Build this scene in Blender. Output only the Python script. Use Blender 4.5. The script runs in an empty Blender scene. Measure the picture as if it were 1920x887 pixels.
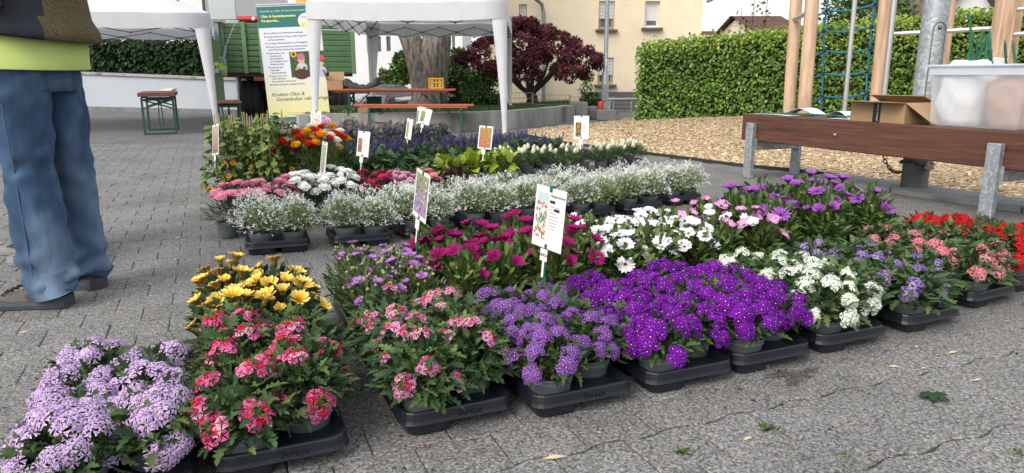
import bpy, bmesh, math, random
import numpy as np
from mathutils import Vector, Matrix
SC = bpy.context.scene
COL = SC.collection
R = random.Random(7)
NR = np.random.default_rng(7)

# ------------------------------------------------------------------ camera, sky, sun, exposure
CAM_H, F_PX, HOR = 0.90, 1331.0, 142.0
PITCH = math.atan((443.5 - HOR) / F_PX)
cam_data = bpy.data.cameras.new('camera')
cam_data.sensor_fit = 'HORIZONTAL'; cam_data.sensor_width = 36.0
cam_data.lens = F_PX / 1920 * 36.0
cam_data.clip_start = 0.05; cam_data.clip_end = 3000
cam = bpy.data.objects.new('camera', cam_data); COL.objects.link(cam)
cam.location = (0, 0, CAM_H); cam.rotation_euler = (math.pi / 2 - PITCH, 0, 0)
SC.camera = cam

SUN_EL, SUN_AZ = 42.0, -140.0            # azimuth from +Y towards +X
world = bpy.data.worlds.new('World'); SC.world = world
world.use_nodes = True
wn, wl = world.node_tree.nodes, world.node_tree.links
bg = wn['Background']; bg.inputs['Strength'].default_value = 0.12
sky = wn.new('ShaderNodeTexSky'); sky.sky_type = 'NISHITA'; sky.sun_disc = False
sky.sun_elevation = math.radians(SUN_EL); sky.sun_rotation = math.radians(SUN_AZ)
sky.air_density = 1.0; sky.dust_density = 4.0; sky.ozone_density = 1.0
veil = wn.new('ShaderNodeMix'); veil.data_type = 'RGBA'      # a thin, even sheet of evening cloud over the whole sky
veil.inputs['Factor'].default_value = 0.60
wl.new(sky.outputs[0], veil.inputs['A']); veil.inputs['B'].default_value = (6.9, 6.9, 6.75, 1)
wl.new(veil.outputs['Result'], bg.inputs['Color'])
sun_data = bpy.data.lights.new('sun', 'SUN'); sun_data.energy = 1.6; sun_data.angle = math.radians(42)
sun_data.color = (1.0, 0.945, 0.86)
sun = bpy.data.objects.new('sun', sun_data); COL.objects.link(sun)
_d = Vector((math.sin(math.radians(SUN_AZ)) * math.cos(math.radians(SUN_EL)), math.cos(math.radians(SUN_AZ)) * math.cos(math.radians(SUN_EL)), math.sin(math.radians(SUN_EL))))
sun.rotation_euler = _d.to_track_quat('Z', 'Y').to_euler(); sun.location = (0, 0, 30)
vs = SC.view_settings; SC.display_settings.display_device = 'sRGB'
vs.view_transform = 'Standard'; vs.look = 'None'; vs.gamma = 1.0; vs.exposure = 0.76; vs.use_curve_mapping = False
SC.render.engine = 'CYCLES'
SC.cycles.use_denoising = True
SC.cycles.max_bounces = 6; SC.cycles.transparent_max_bounces = 12
SC.cycles.caustics_reflective = False; SC.cycles.caustics_refractive = False

# ------------------------------------------------------------------ helpers
_s, _c = math.sin(PITCH), math.cos(PITCH)
def at(x, y, z=0.0):
    """world point at height z seen at photo pixel x, y (used to survey the place from the photo)"""
    u = (x - 960) / F_PX; v = (443.5 - y) / F_PX
    t = (CAM_H - z) / (_s - v * _c)
    return Vector((u * t, t * (v * _s + _c), z))
def aty(x, y, Y):
    u = (x - 960) / F_PX; v = (443.5 - y) / F_PX
    t = Y / (v * _s + _c)
    return Vector((u * t, Y, CAM_H + t * (v * _c - _s)))

class MB:
    """collects shapes and links them as one mesh object"""
    def __init__(s): s.V = []; s.F = []; s.C = []; s.n = 0
    def add(s, V, F, C=None, m=0, smooth=False, M=None):
        V = np.asarray(V, float).reshape(-1, 3)
        if M is not None:
            A = np.array(M); V = V @ A[:3, :3].T + A[:3, 3]
        s.V.append(V)
        C = np.ones((len(V), 3)) if C is None else np.broadcast_to(np.asarray(C, float), (len(V), 3))
        s.C.append(C)
        groups = {}
        for f in F: groups.setdefault(len(f), []).append(f)
        for k, fs in groups.items():
            s.F.append((np.asarray(fs, np.int64) + s.n, m, smooth))
        s.n += len(V); return s
    def scatter(s, V, F, Ms, C, m=0, smooth=False, Cv=None):
        """V template verts, F template tris, Ms (k,4,4), C (k,3) colours, Cv optional per-vertex multiplier (n,3)"""
        V = np.asarray(V, float); F = np.asarray(F, np.int64); k = len(Ms); n = len(V)
        W = np.einsum('kij,nj->kni', Ms[:, :3, :3], V) + Ms[:, None, :3, 3]
        s.V.append(W.reshape(-1, 3))
        cc = np.repeat(np.asarray(C, float)[:, None, :], n, 1)
        if Cv is not None: cc = cc * np.asarray(Cv)[None]
        s.C.append(cc.reshape(-1, 3))
        FF = (F[None] + (np.arange(k) * n)[:, None, None]).reshape(-1, F.shape[1]) + s.n
        s.F.append((FF, m, smooth)); s.n += k * n; return s
    def box(s, c, d, M=None, m=0, C=None, bevel=0.0):
        x, y, z = [q / 2 for q in d]
        b = min(bevel, x * .9, y * .9, z * .9)
        if b <= 0:
            V = [(-x, -y, -z), (x, -y, -z), (x, y, -z), (-x, y, -z), (-x, -y, z), (x, -y, z), (x, y, z), (-x, y, z)]
            F = [(0, 3, 2, 1), (4, 5, 6, 7), (0, 1, 5, 4), (1, 2, 6, 5), (2, 3, 7, 6), (3, 0, 4, 7)]
        else:
            V = []; F = []
            def ring(xx, yy, zz): 
                i = len(V); V.extend([(-xx, -yy, zz), (xx, -yy, zz), (xx, yy, zz), (-xx, yy, zz)]); return i
            def ring8(zz):
                i = len(V); V.extend([(-x + b, -y, zz), (x - b, -y, zz), (x, -y + b, zz), (x, y - b, zz), (x - b, y, zz), (-x + b, y, zz), (-x, y - b, zz), (-x, -y + b, zz)]); return i
            def ring8i(zz):
                i = len(V); V.extend([(-x + b, -y + b, zz), (x - b, -y + b, zz), (x - b, -y + b, zz), (x - b, y - b, zz), (x - b, y - b, zz), (-x + b, y - b, zz), (-x + b, y - b, zz), (-x + b, -y + b, zz)]); return i
            r = [ring8i(-z), ring8(-z + b), ring8(z - b), ring8i(z)]
            F.append(tuple(r[0] + k for k in (7, 5, 3, 1)))
            for a, e in zip(r, r[1:]):
                for k in range(8): F.append((a + k, a + (k + 1) % 8, e + (k + 1) % 8, e + k))
            F.append(tuple(r[3] + k for k in (0, 2, 4, 6)))
        V = np.array(V, float) + (np.array(c) if M is None else 0)
        if M is not None: M = Matrix(M) @ Matrix.Translation(c)
        return s.add(V, F, C, m, False, M)
    def tube(s, pts, r, n=8, m=0, C=None, cap=True, smooth=True):
        pts = [Vector(p) for p in pts]; k = len(pts)
        rr = [r] * k if not hasattr(r, '__len__') else list(r)
        V = []; F = []; ref = None
        for i, p in enumerate(pts):
            t = (pts[min(i + 1, k - 1)] - pts[max(i - 1, 0)])
            t = t.normalized() if t.length > 1e-9 else Vector((0, 0, 1))
            if ref is None: ref = Vector((1, 0, 0)) if abs(t.x) < .8 else Vector((0, 1, 0))
            a = (ref - t * ref.dot(t)).normalized(); b = t.cross(a); ref = a
            for j in range(n):
                q = 2 * math.pi * j / n
                V.append(p + (a * math.cos(q) + b * math.sin(q)) * rr[i])
        for i in range(k - 1):
            for j in range(n):
                F.append((i * n + j, i * n + (j + 1) % n, (i + 1) * n + (j + 1) % n, (i + 1) * n + j))
        s.add(V, F, C, m, smooth)
        if cap:
            s.add(V[:n], [tuple(range(n))[::-1]], C, m); s.add(V[-n:], [tuple(range(n))], C, m)
        return s
    def lathe(s, prof, n=16, m=0, C=None, M=None, smooth=True):
        V = []; F = []
        for (r, z) in prof:
            for j in range(n):
                q = 2 * math.pi * j / n; V.append((r * math.cos(q), r * math.sin(q), z))
        for i in range(len(prof) - 1):
            for j in range(n):
                F.append((i * n + j, i * n + (j + 1) % n, (i + 1) * n + (j + 1) % n, (i + 1) * n + j))
        return s.add(V, F, C, m, smooth, M)
    def loft(s, rings, m=0, C=None, smooth=True, cap=True, closed=True):
        n = len(rings[0]); V = [p for r in rings for p in r]; F = []
        for i in range(len(rings) - 1):
            for j in range(n if closed else n - 1):
                F.append((i * n + j, i * n + (j + 1) % n, (i + 1) * n + (j + 1) % n, (i + 1) * n + j))
        if cap:
            F.append(tuple(range(n))[::-1]); F.append(tuple((len(rings) - 1) * n + j for j in range(n)))
        return s.add(V, F, C, m, smooth)
    def ball(s, c, r, m=0, C=None, seg=8, ring=5, sq=(1, 1, 1)):
        prof = [(max(math.sin(math.pi * i / ring), 1e-3) * r, -math.cos(math.pi * i / ring) * r) for i in range(ring + 1)]
        M = Matrix.Translation(c) @ Matrix.Diagonal((*sq, 1))
        return s.lathe(prof, seg, m, C, M)
    def mesh(s, name, mats):
        me = bpy.data.meshes.new(name)
        V = np.concatenate(s.V); C = np.concatenate(s.C)
        me.vertices.add(len(V)); me.vertices.foreach_set('co', V.astype(np.float32).ravel())
        li = np.concatenate([f.ravel() for f, _, _ in s.F]); tot = np.concatenate([np.full(len(f), f.shape[1]) for f, _, _ in s.F])
        st = np.concatenate([[0], np.cumsum(tot)[:-1]])
        me.loops.add(len(li)); me.loops.foreach_set('vertex_index', li.astype(np.int32))
        me.polygons.add(len(tot)); me.polygons.foreach_set('loop_start', st.astype(np.int32)); me.polygons.foreach_set('loop_total', tot.astype(np.int32))
        me.polygons.foreach_set('material_index', np.concatenate([np.full(len(f), m) for f, m, _ in s.F]).astype(np.int32))
        me.polygons.foreach_set('use_smooth', np.concatenate([np.full(len(f), sm) for f, _, sm in s.F]).astype(bool))
        ca = me.color_attributes.new('Col', 'FLOAT_COLOR', 'POINT')
        ca.data.foreach_set('color', np.c_[C, np.ones(len(C))].astype(np.float32).ravel())
        for m in (mats if isinstance(mats, (list, tuple)) else [mats]): me.materials.append(m)
        me.update(calc_edges=True); me.validate()
        return me
    def build(s, name, mats, parent=None, **kw):
        return obj(name, s.mesh(name, mats), parent, **kw)

def obj(name, me, parent=None, loc=None, kind=None, M=None):
    o = bpy.data.objects.new(name, me); COL.objects.link(o)
    if parent is not None: o.parent = parent
    if loc is not None: o.location = loc
    if M is not None: o.matrix_local = M
    if kind: o['kind'] = kind
    return o
def thing(name, label, cat, loc=(0, 0, 0), rz=0.0, group=None):
    o = bpy.data.objects.new(name, None); COL.objects.link(o)
    o.location = loc; o.rotation_euler = (0, 0, rz); o.empty_display_size = .1
    return tag(o, label, cat, group)
def tag(o, label, cat, group=None):
    o['label'] = label; o['category'] = cat
    if group: o['group'] = group
    return o
def copy_tree(o, parent=None):
    c = o.copy(); COL.objects.link(c)
    if parent is not None: c.parent = parent
    for ch in list(o.children): copy_tree(ch, c)
    return c
def text(name, body, size, parent, loc, rot, m, ext=0.0006, shear=0.0, align='LEFT', bold=0.0, space=1.0):
    cu = bpy.data.curves.new(name, 'FONT'); cu.body = body; cu.size = size; cu.extrude = ext; cu.shear = shear
    cu.align_x = align; cu.offset = bold; cu.resolution_u = 2; cu.materials.append(m); cu.space_character = space
    o = bpy.data.objects.new(name, cu); COL.objects.link(o); o.parent = parent; o.location = loc; o.rotation_euler = rot
    return o

# ------------------------------------------------------------------ materials
MATS = {}
def mat(name, col=(.5, .5, .5), rough=.6, var=.12, scale=12.0, bump=0.0, bscale=60.0, metal=0.0, attr=False, transl=0.0, spec=.4, rnd=0.0,
        stain=None, stain_scale=2.0, stain_lo=.5, stain_hi=.7, stretch=(1, 1, 1), coords='Object', alpha=1.0, emit=0, coat=0.0, detail=5, trans=0.0):
    if name in MATS: return MATS[name]
    m = bpy.data.materials.new(name); m.use_nodes = True; MATS[name] = m
    n, l = m.node_tree.nodes, m.node_tree.links
    p = n['Principled BSDF']; out = n['Material Output']
    p.inputs['Roughness'].default_value = rough; p.inputs['Metallic'].default_value = metal
    p.inputs['Specular IOR Level'].default_value = spec; p.inputs['Coat Weight'].default_value = coat
    p.inputs['Transmission Weight'].default_value = trans
    tc = n.new('ShaderNodeTexCoord'); mp = n.new('ShaderNodeMapping'); mp.inputs['Scale'].default_value = stretch
    if coords == 'World':
        ge = n.new('ShaderNodeNewGeometry'); l.new(ge.outputs['Position'], mp.inputs['Vector'])
    else: l.new(tc.outputs[coords], mp.inputs['Vector'])
    nz = n.new('ShaderNodeTexNoise'); nz.inputs['Scale'].default_value = scale; nz.inputs['Detail'].default_value = detail
    l.new(mp.outputs[0], nz.inputs['Vector'])
    if attr:
        at_ = n.new('ShaderNodeAttribute'); at_.attribute_name = 'Col'; base = at_.outputs['Color']
    else:
        rgb = n.new('ShaderNodeRGB'); rgb.outputs[0].default_value = (*col, 1); base = rgb.outputs[0]
    mr = n.new('ShaderNodeMapRange'); l.new(nz.outputs['Fac'], mr.inputs['Value'])
    mr.inputs['From Min'].default_value = .25; mr.inputs['From Max'].default_value = .75
    mr.inputs['To Min'].default_value = 1 - var; mr.inputs['To Max'].default_value = 1 + var
    val = mr.outputs[0]
    if rnd > 0:
        oi = n.new('ShaderNodeObjectInfo'); r2 = n.new('ShaderNodeMapRange'); l.new(oi.outputs['Random'], r2.inputs['Value'])
        r2.inputs['To Min'].default_value = 1 - rnd; r2.inputs['To Max'].default_value = 1 + rnd
        mu = n.new('ShaderNodeMath'); mu.operation = 'MULTIPLY'; l.new(val, mu.inputs[0]); l.new(r2.outputs[0], mu.inputs[1]); val = mu.outputs[0]
    vm = n.new('ShaderNodeVectorMath'); vm.operation = 'SCALE'; l.new(base, vm.inputs[0]); l.new(val, vm.inputs['Scale'])
    c_out = vm.outputs[0]
    if stain:
        sn = n.new('ShaderNodeTexNoise'); sn.inputs['Scale'].default_value = stain_scale; sn.inputs['Detail'].default_value = 6
        l.new(mp.outputs[0], sn.inputs['Vector'])
        sr = n.new('ShaderNodeMapRange'); sr.inputs['From Min'].default_value = stain_lo; sr.inputs['From Max'].default_value = stain_hi
        l.new(sn.outputs['Fac'], sr.inputs['Value'])
        mx = n.new('ShaderNodeMix'); mx.data_type = 'RGBA'; l.new(sr.outputs[0], mx.inputs['Factor']); l.new(c_out, mx.inputs['A']); mx.inputs['B'].default_value = (*stain, 1)
        c_out = mx.outputs['Result']
    l.new(c_out, p.inputs['Base Color'])
    if bump > 0:
        bn = n.new('ShaderNodeTexNoise'); bn.inputs['Scale'].default_value = bscale; bn.inputs['Detail'].default_value = 4
        l.new(mp.outputs[0], bn.inputs['Vector'])
        bu = n.new('ShaderNodeBump'); bu.inputs['Strength'].default_value = bump; bu.inputs['Distance'].default_value = .01
        l.new(bn.outputs['Fac'], bu.inputs['Height']); l.new(bu.outputs[0], p.inputs['Normal'])
    last = p.outputs[0]
    if transl > 0:
        tr = n.new('ShaderNodeBsdfTranslucent'); l.new(c_out, tr.inputs['Color'])
        ms = n.new('ShaderNodeMixShader'); ms.inputs[0].default_value = transl
        l.new(last, ms.inputs[1]); l.new(tr.outputs[0], ms.inputs[2]); last = ms.outputs[0]
    if alpha < 1:
        tp = n.new('ShaderNodeBsdfTransparent'); ms = n.new('ShaderNodeMixShader'); ms.inputs[0].default_value = alpha
        l.new(tp.outputs[0], ms.inputs[1]); l.new(last, ms.inputs[2]); last = ms.outputs[0]
    l.new(last, out.inputs['Surface'])
    return m

LEAF = mat('leaf', attr=True, rough=.55, var=.2, scale=40, transl=.12, spec=.16, rnd=.12)
PETAL = mat('petal', attr=True, rough=.7, var=.08, scale=80, transl=.2, spec=.08, rnd=.08)
STEM = mat('stem', (.11, .17, .06), .6)
POT = mat('pot_plastic', (.125, .145, .165), .42, var=.1, scale=30, spec=.5, rnd=.12)
TRAY = mat('tray_plastic', (.011, .014, .021), .36, var=.2, scale=14, spec=.5, bump=.08, bscale=200, stain=(.03, .03, .028), stain_scale=18, stain_lo=.6, stain_hi=.85)
SOIL = mat('potting_soil', (.02, .014, .01), .95, var=.6, scale=120, bump=.8, bscale=150)
PRINT = mat('print', attr=True, rough=.5, var=.02)
CARD = mat('white_card', (.74, .74, .73), .45, var=.02)
GREEN_PL = mat('green_plastic', (.02, .12, .065), .45)
INK = mat('black_ink', (.02, .02, .022), .6)
GINK = mat('grey_ink', (.16, .16, .17), .6)
WHITE_FAB = mat('white_tent_cloth', (.78, .8, .84), .75, var=.04, scale=5, transl=.3, bump=.25, bscale=9)
DARK_STEEL = mat('dark_steel', (.12, .12, .13), .4, metal=.6)
GALV = mat('galvanised_steel', (.33, .36, .39), .5, var=.25, scale=25, metal=.55, bump=.05, bscale=40, stain=(.5, .53, .55), stain_scale=40, stain_lo=.52, stain_hi=.62)
TUBE_ST = mat('stainless_steel', (.55, .56, .57), .35, metal=.8, var=.05)

# ------------------------------------------------------------------ pavement
ANG = math.radians(22.9); E1 = Vector((math.cos(ANG), math.sin(ANG), 0)); E2 = Vector((-math.sin(ANG), math.cos(ANG), 0))
def grain_mat(name, lo, hi, stain, joints=False):
    m = bpy.data.materials.new(name); m.use_nodes = True; MATS[name] = m
    n, l = m.node_tree.nodes, m.node_tree.links; p = n['Principled BSDF']
    ge = n.new('ShaderNodeNewGeometry')
    a = n.new('ShaderNodeTexNoise'); a.inputs['Scale'].default_value = 105; a.inputs['Detail'].default_value = 6; a.inputs['Roughness'].default_value = .75
    v = n.new('ShaderNodeTexVoronoi'); v.inputs['Scale'].default_value = 190
    b = n.new('ShaderNodeTexNoise'); b.inputs['Scale'].default_value = 1.6; b.inputs['Detail'].default_value = 7; b.inputs['Roughness'].default_value = .62
    for q in (a, v, b): l.new(ge.outputs['Position'], q.inputs['Vector'])
    ad = n.new('ShaderNodeMath'); ad.operation = 'MULTIPLY_ADD'; l.new(v.outputs['Color'], ad.inputs[0]); ad.inputs[1].default_value = .34; l.new(a.outputs['Fac'], ad.inputs[2])
    cr = n.new('ShaderNodeValToRGB'); l.new(ad.outputs[0], cr.inputs[0])
    e = cr.color_ramp.elements; e[0].position = .46; e[0].color = (*lo, 1); e[1].position = .88; e[1].color = (*hi, 1)
    mid = e.new(.66); mid.color = tuple((x * .62 + y * .38) for x, y in zip(lo, hi)) + (1,)
    oi = n.new('ShaderNodeObjectInfo'); r2 = n.new('ShaderNodeMapRange'); l.new(oi.outputs['Random'], r2.inputs['Value']); r2.inputs['To Min'].default_value = .93; r2.inputs['To Max'].default_value = 1.07
    sc = n.new('ShaderNodeVectorMath'); sc.operation = 'SCALE'; l.new(cr.outputs[0], sc.inputs[0]); l.new(r2.outputs[0], sc.inputs['Scale'])
    at_ = n.new('ShaderNodeAttribute'); at_.attribute_name = 'Col'
    mm = n.new('ShaderNodeMix'); mm.data_type = 'RGBA'; mm.blend_type = 'MULTIPLY'; mm.inputs['Factor'].default_value = 1; l.new(sc.outputs[0], mm.inputs['A']); l.new(at_.outputs['Color'], mm.inputs['B'])
    sr = n.new('ShaderNodeMapRange'); sr.inputs['From Min'].default_value = .46; sr.inputs['From Max'].default_value = .74; sr.inputs['To Max'].default_value = .75; l.new(b.outputs['Fac'], sr.inputs['Value'])
    mx = n.new('ShaderNodeMix'); mx.data_type = 'RGBA'; mx.blend_type = 'MULTIPLY'; l.new(sr.outputs[0], mx.inputs['Factor']); l.new(mm.outputs['Result'], mx.inputs['A']); mx.inputs['B'].default_value = (*stain, 1)
    col = mx.outputs['Result']
    if joints:
        mp = n.new('ShaderNodeMapping'); mp.inputs['Rotation'].default_value = (0, 0, -ANG); l.new(ge.outputs['Position'], mp.inputs['Vector'])
        br = n.new('ShaderNodeTexBrick'); l.new(mp.outputs[0], br.inputs['Vector']); br.inputs['Scale'].default_value = 1; br.inputs['Brick Width'].default_value = .2; br.inputs['Row Height'].default_value = .165
        br.inputs['Mortar Size'].default_value = .006; br.inputs['Color1'].default_value = (1, 1, 1, 1); br.inputs['Color2'].default_value = (.86, .86, .87, 1); br.inputs['Mortar'].default_value = (.6, .6, .57, 1)
        m2 = n.new('ShaderNodeMix'); m2.data_type = 'RGBA'; m2.blend_type = 'MULTIPLY'; m2.inputs['Factor'].default_value = 1; l.new(col, m2.inputs['A']); l.new(br.outputs['Color'], m2.inputs['B']); col = m2.outputs['Result']
    l.new(col, p.inputs['Base Color']); p.inputs['Roughness'].default_value = .88; p.inputs['Specular IOR Level'].default_value = .25
    bu = n.new('ShaderNodeBump'); bu.inputs['Strength'].default_value = .5; bu.inputs['Distance'].default_value = .004; l.new(ad.outputs[0], bu.inputs['Height']); l.new(bu.outputs[0], p.inputs['Normal'])
    return m
PAVE = grain_mat('paver_concrete', (.047, .046, .046), (.365, .362, .357), (.66, .66, .66))
PAVE_FAR = grain_mat('paving_far', (.085, .084, .085), (.265, .263, .262), (.7, .7, .7), True)
JOINT = mat('joint_sand', (.105, .10, .08), .95, var=.4, scale=30, bump=.5, bscale=200, coords='World', stain=(.045, .06, .02), stain_scale=3.5, stain_lo=.5, stain_hi=.62)
CONC = mat('weathered_concrete', (.34, .335, .325), .9, var=.18, scale=3, bump=.3, bscale=60, stain=(.15, .145, .135), stain_scale=1.4, stain_lo=.48, stain_hi=.66, stretch=(1.6, 1.6, .35))
CONC_D = mat('dark_concrete', (.17, .175, .18), .9, var=.25, scale=4, bump=.3, bscale=50)

g = MB(); g.add([(-400, -60, -.0075), (400, -60, -.0075), (400, 14.0, -.0075), (-400, 14.0, -.0075)], [(0, 1, 2, 3)])
g.build('ground', JOINT, kind='structure')
# far paving: flat to the planter, then it falls away towards the street
def terrain(y): return -.004 if y < 19 else -.004 - min(1.15, (y - 19) * .055)
mb = MB(); ys = [9.3, 12, 15, 17, 19, 22, 26, 32, 40, 60, 120, 1200]; V = []; F = []
for y in ys: V += [(-700, y, terrain(y)), (700, y, terrain(y))]
for i in range(len(ys) - 1): F.append((2 * i, 2 * i + 1, 2 * i + 3, 2 * i + 2))
mb.add(V, F); mb.build('schoolyard_paving', PAVE_FAR, kind='structure')

front_px = [(985, 255), (1056, 269), (1157, 283), (1266, 296), (1376, 311), (1480, 321), (1580, 333), (1731, 356), (1918, 382)]
FRONT = [at(*p) for p in front_px]; FRONT += [FRONT[-1] + (FRONT[-1] - FRONT[-2]) * 2.2]
HEDGE_A, HEDGE_B = Vector((2.35, 13.3, 0)), Vector((10.4, 9.9, 0))
BACK = [at(992, 252), at(1050, 243), at(1100, 238), at(1190, 229)] + [HEDGE_A.lerp(HEDGE_B, f) + Vector((0, .3, 0)) for f in (.15, .35, .55, .8, 1.0, 1.2)]
def poly_at(P, u):
    L = [0]
    for a, b in zip(P, P[1:]): L.append(L[-1] + (b - a).length)
    q = u * L[-1]
    for i in range(len(P) - 1):
        if q <= L[i + 1] or i == len(P) - 2:
            f = (q - L[i]) / max(L[i + 1] - L[i], 1e-6); return P[i].lerp(P[i + 1], f)
def chip_pt(u, v):
    p = poly_at(FRONT, u).lerp(poly_at(BACK, u), v)
    s = v * v * (3 - 2 * v)
    z = .012 + s * (.05 + .27 * min(1, max(0, (u - .22) / .35))) + .012 * math.sin(p.x * 7.1 + p.y * 3.3) * math.sin(p.y * 5.7)* v
    return Vector((p.x, p.y, z))
def in_chips(x, y):
    poly = FRONT + BACK[::-1]; c = False
    for i in range(len(poly)):
        a, b = poly[i], poly[i - 1]
        if (a.y > y) != (b.y > y) and x < (b.x - a.x) * (y - a.y) / (b.y - a.y) + a.x: c = not c
    return c

def paver_mesh(odd):
    L, Wd, gp, A = .2, .165, .0015, .0105
    def w(a): return A * max(-1, min(1, 1.7 * math.sin(2 * math.pi * (a + (.1 if odd else 0)) / .2)))
    xs = [-.1 + gp, -.06, -.02, .035, .1 - gp]
    out = [(x, -Wd / 2 + gp + w(x)) for x in xs] + [(x, Wd / 2 - gp + w(x)) for x in xs[::-1]]
    n = len(out); V = []; b = .0035
    cx = [(x - math.copysign(b, x) * (1 if abs(x) > .09 else .3), y - math.copysign(b, y)) for x, y in out]
    V = [(x, y, 0) for x, y in cx] + [(x, y, -.0025) for x, y in out] + [(x, y, -.016) for x, y in out]
    F = [tuple(range(n))]
    for i in range(n):
        j = (i + 1) % n
        F.append((n + i, n + j, j, i)); F.append((2 * n + i, 2 * n + j, n + j, n + i))
    return V, F
PV = [paver_mesh(False), paver_mesh(True)]
def px_of(p):
    t = p.y * _c + (CAM_H - p.z) * _s; v = (p.y * _s + (p.z - CAM_H) * _c) / max(t, .05)
    return 960 + F_PX * p.x / max(t, .05), 443.5 - F_PX * v
cand = []
for k in range(-40, 95):
    for i in range(-60, 90):
        a = i * .2 + (.1 if k % 2 else 0); b = k * .165
        p = E1 * a + E2 * b
        if not (-6.5 < p.x < 5.5 and .7 < p.y < 9.6) or abs(p.x) > .78 * p.y + 1.6 or in_chips(p.x, p.y): continue
        x, y = px_of(p)
        vis = -60 < x < 1980 and y < 930 and not (640 + .0 < y and 360 < x < 900) and not (y < 880 and x > 330 and y < 930 - (x - 330) * .27 - 40)
        vis = vis or (-60 < x < 380 and 260 < y < 640)
        cand.append((0 if vis else 1, p.length, k % 2, p))
cand.sort(key=lambda q: (q[0], q[1]))
pavement = thing('pavement', '', '', (0, 0, 0)); del pavement['label'], pavement['category']; pavement['kind'] = 'structure'
pm = []
for o_ in (0, 1):
    m_ = MB(); m_.add(*PV[o_]); pm.append(m_.mesh('paver', PAVE))
for q in cand[:300]:
    o = obj('paver', pm[q[2]], pavement)
    o.location = q[3] + Vector((0, 0, R.uniform(-.0018, .0012))); o.rotation_euler = (R.gauss(0, .006), R.gauss(0, .006), ANG + R.gauss(0, .006))
for o_ in (0, 1):
    sel = [q for q in cand[300:] if q[2] == o_]
    Ms = np.array([np.array(Matrix.Translation(q[3] + Vector((0, 0, R.uniform(-.0018, .0012)))) @ Matrix.Rotation(ANG + R.gauss(0, .005), 4, 'Z') @ Matrix.Rotation(R.gauss(0, .006), 4, 'X')) for q in sel])
    Cc = np.repeat(NR.uniform(.92, 1.07, (len(sel), 1)), 3, 1)
    V, F = PV[o_]
    if o_ == 0: rest = MB()
    tops = [f for f in F if len(f) > 4]; quads = [f for f in F if len(f) == 4]
    rest.scatter(V, tops, Ms, Cc); rest.scatter(V, quads, Ms, Cc)
rest.build('paver_field', PAVE, pavement, kind='stuff')

# small things in the joints
wc = MB()
def tuft(mb, p, r, k, col):
    for _ in range(k):
        a = R.uniform(0, 6.28); l_ = r * R.uniform(.5, 1); d = Vector((math.cos(a), math.sin(a), R.uniform(.3, 1.1))).normalized()
        s_ = Vector((-math.sin(a), math.cos(a), 0)) * l_ * .16
        q = Vector(p) + Vector((R.gauss(0, r * .35), R.gauss(0, r * .35), 0))
        cc = [c * R.uniform(.7, 1.3) for c in col]
        mb.add([q - s_ * .5, q + s_ * .5, q + d * l_ * .6 + s_, q + d * l_, q + d * l_ * .6 - s_], [(0, 1, 2, 4), (4, 2, 3)], cc)
for n_, (px, py, r, lab) in enumerate([(1437, 808, .03, 'tiny grass tuft in a paver joint in front of the deep purple verbenas'), (1276, 852, .025, 'mossy tuft in a joint at the lower edge of the pavement'), (1580, 858, .02, 'flat mossy speck in the joint below the white verbena tray'), (1912, 855, .025, 'small grass tuft at the pavement edge far from the trays'), (1576, 711, .018, 'tiny moss tuft close to the foot of the white verbena tray')]):
    w_ = MB(); tuft(w_, at(px, py, -.006), r, 26, (.06, .1, .02)); o = w_.build('weed_tuft', LEAF); tag(o, lab, 'weed', 'weeds in the paver joints')
w_ = MB(); p0 = at(1746, 745, .004)
for a in (.1, 1.3, 2.2, 3.2, 4.4, 5.4):
    d = Vector((math.cos(a), math.sin(a), .15)); s_ = Vector((-math.sin(a), math.cos(a), 0)) * .014; l_ = R.uniform(.03, .05); up = Vector((0, 0, .008))
    w_.add([p0, p0 + d * l_ * .45 + s_ + up, p0 + d * l_ * .95 + s_ * .5, p0 + d * l_, p0 + d * l_ * .9 - s_ * .6, p0 + d * l_ * .45 - s_ + up], [(0, 1, 5), (1, 2, 4, 5), (2, 3, 4)], (.025, .06, .025))
tag(w_.build('fallen_leaf_sprig', LEAF), 'dark green leaf sprig lying flat on the pavement', 'leaf sprig')
for n_, (px, py, l_, az, lab) in enumerate([(1787, 660, .05, .4, 'pale dry leaf scrap lying near the red verbena trays'), (1040, 857, .06, .2, 'pale straw strip lying on the pavement below the striped verbena tray'), (1402, 822, .035, .5, 'short pale splinter in a joint below the deep purple verbenas'), (1832, 712, .03, .3, 'small pale chip in a joint beside the leaf sprig'), (1677, 687, .035, -.1, 'pale twig bit beside the white verbena tray'), (44, 623, .03, .5, 'yellowish leaf scrap on the pavement near the grey shoe'), (332, 446, .03, .2, 'pale scrap on the pavement left of the white euphorbias')]):
    w_ = MB(); p0 = at(px, py, .004); d = Vector((math.cos(az), math.sin(az), 0)); s_ = Vector((-d.y, d.x, 0))
    w_.add([p0 - d * l_ * .5, p0 + s_ * l_ * .1 + Vector((0, 0, .004)), p0 + d * l_ * .5, p0 - s_ * l_ * .12, p0 - d * l_ * .5 - Vector((0, 0, .002)), p0 + d * l_ * .5 - Vector((0, 0, .002))], [(0, 3, 1), (3, 2, 1), (0, 4, 3), (3, 5, 2)], (.5, .42, .28))
    tag(w_.build('litter_scrap', mat('dry_leaf', attr=True, rough=.8)), lab, 'scrap', 'scraps on the pavement')

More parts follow.
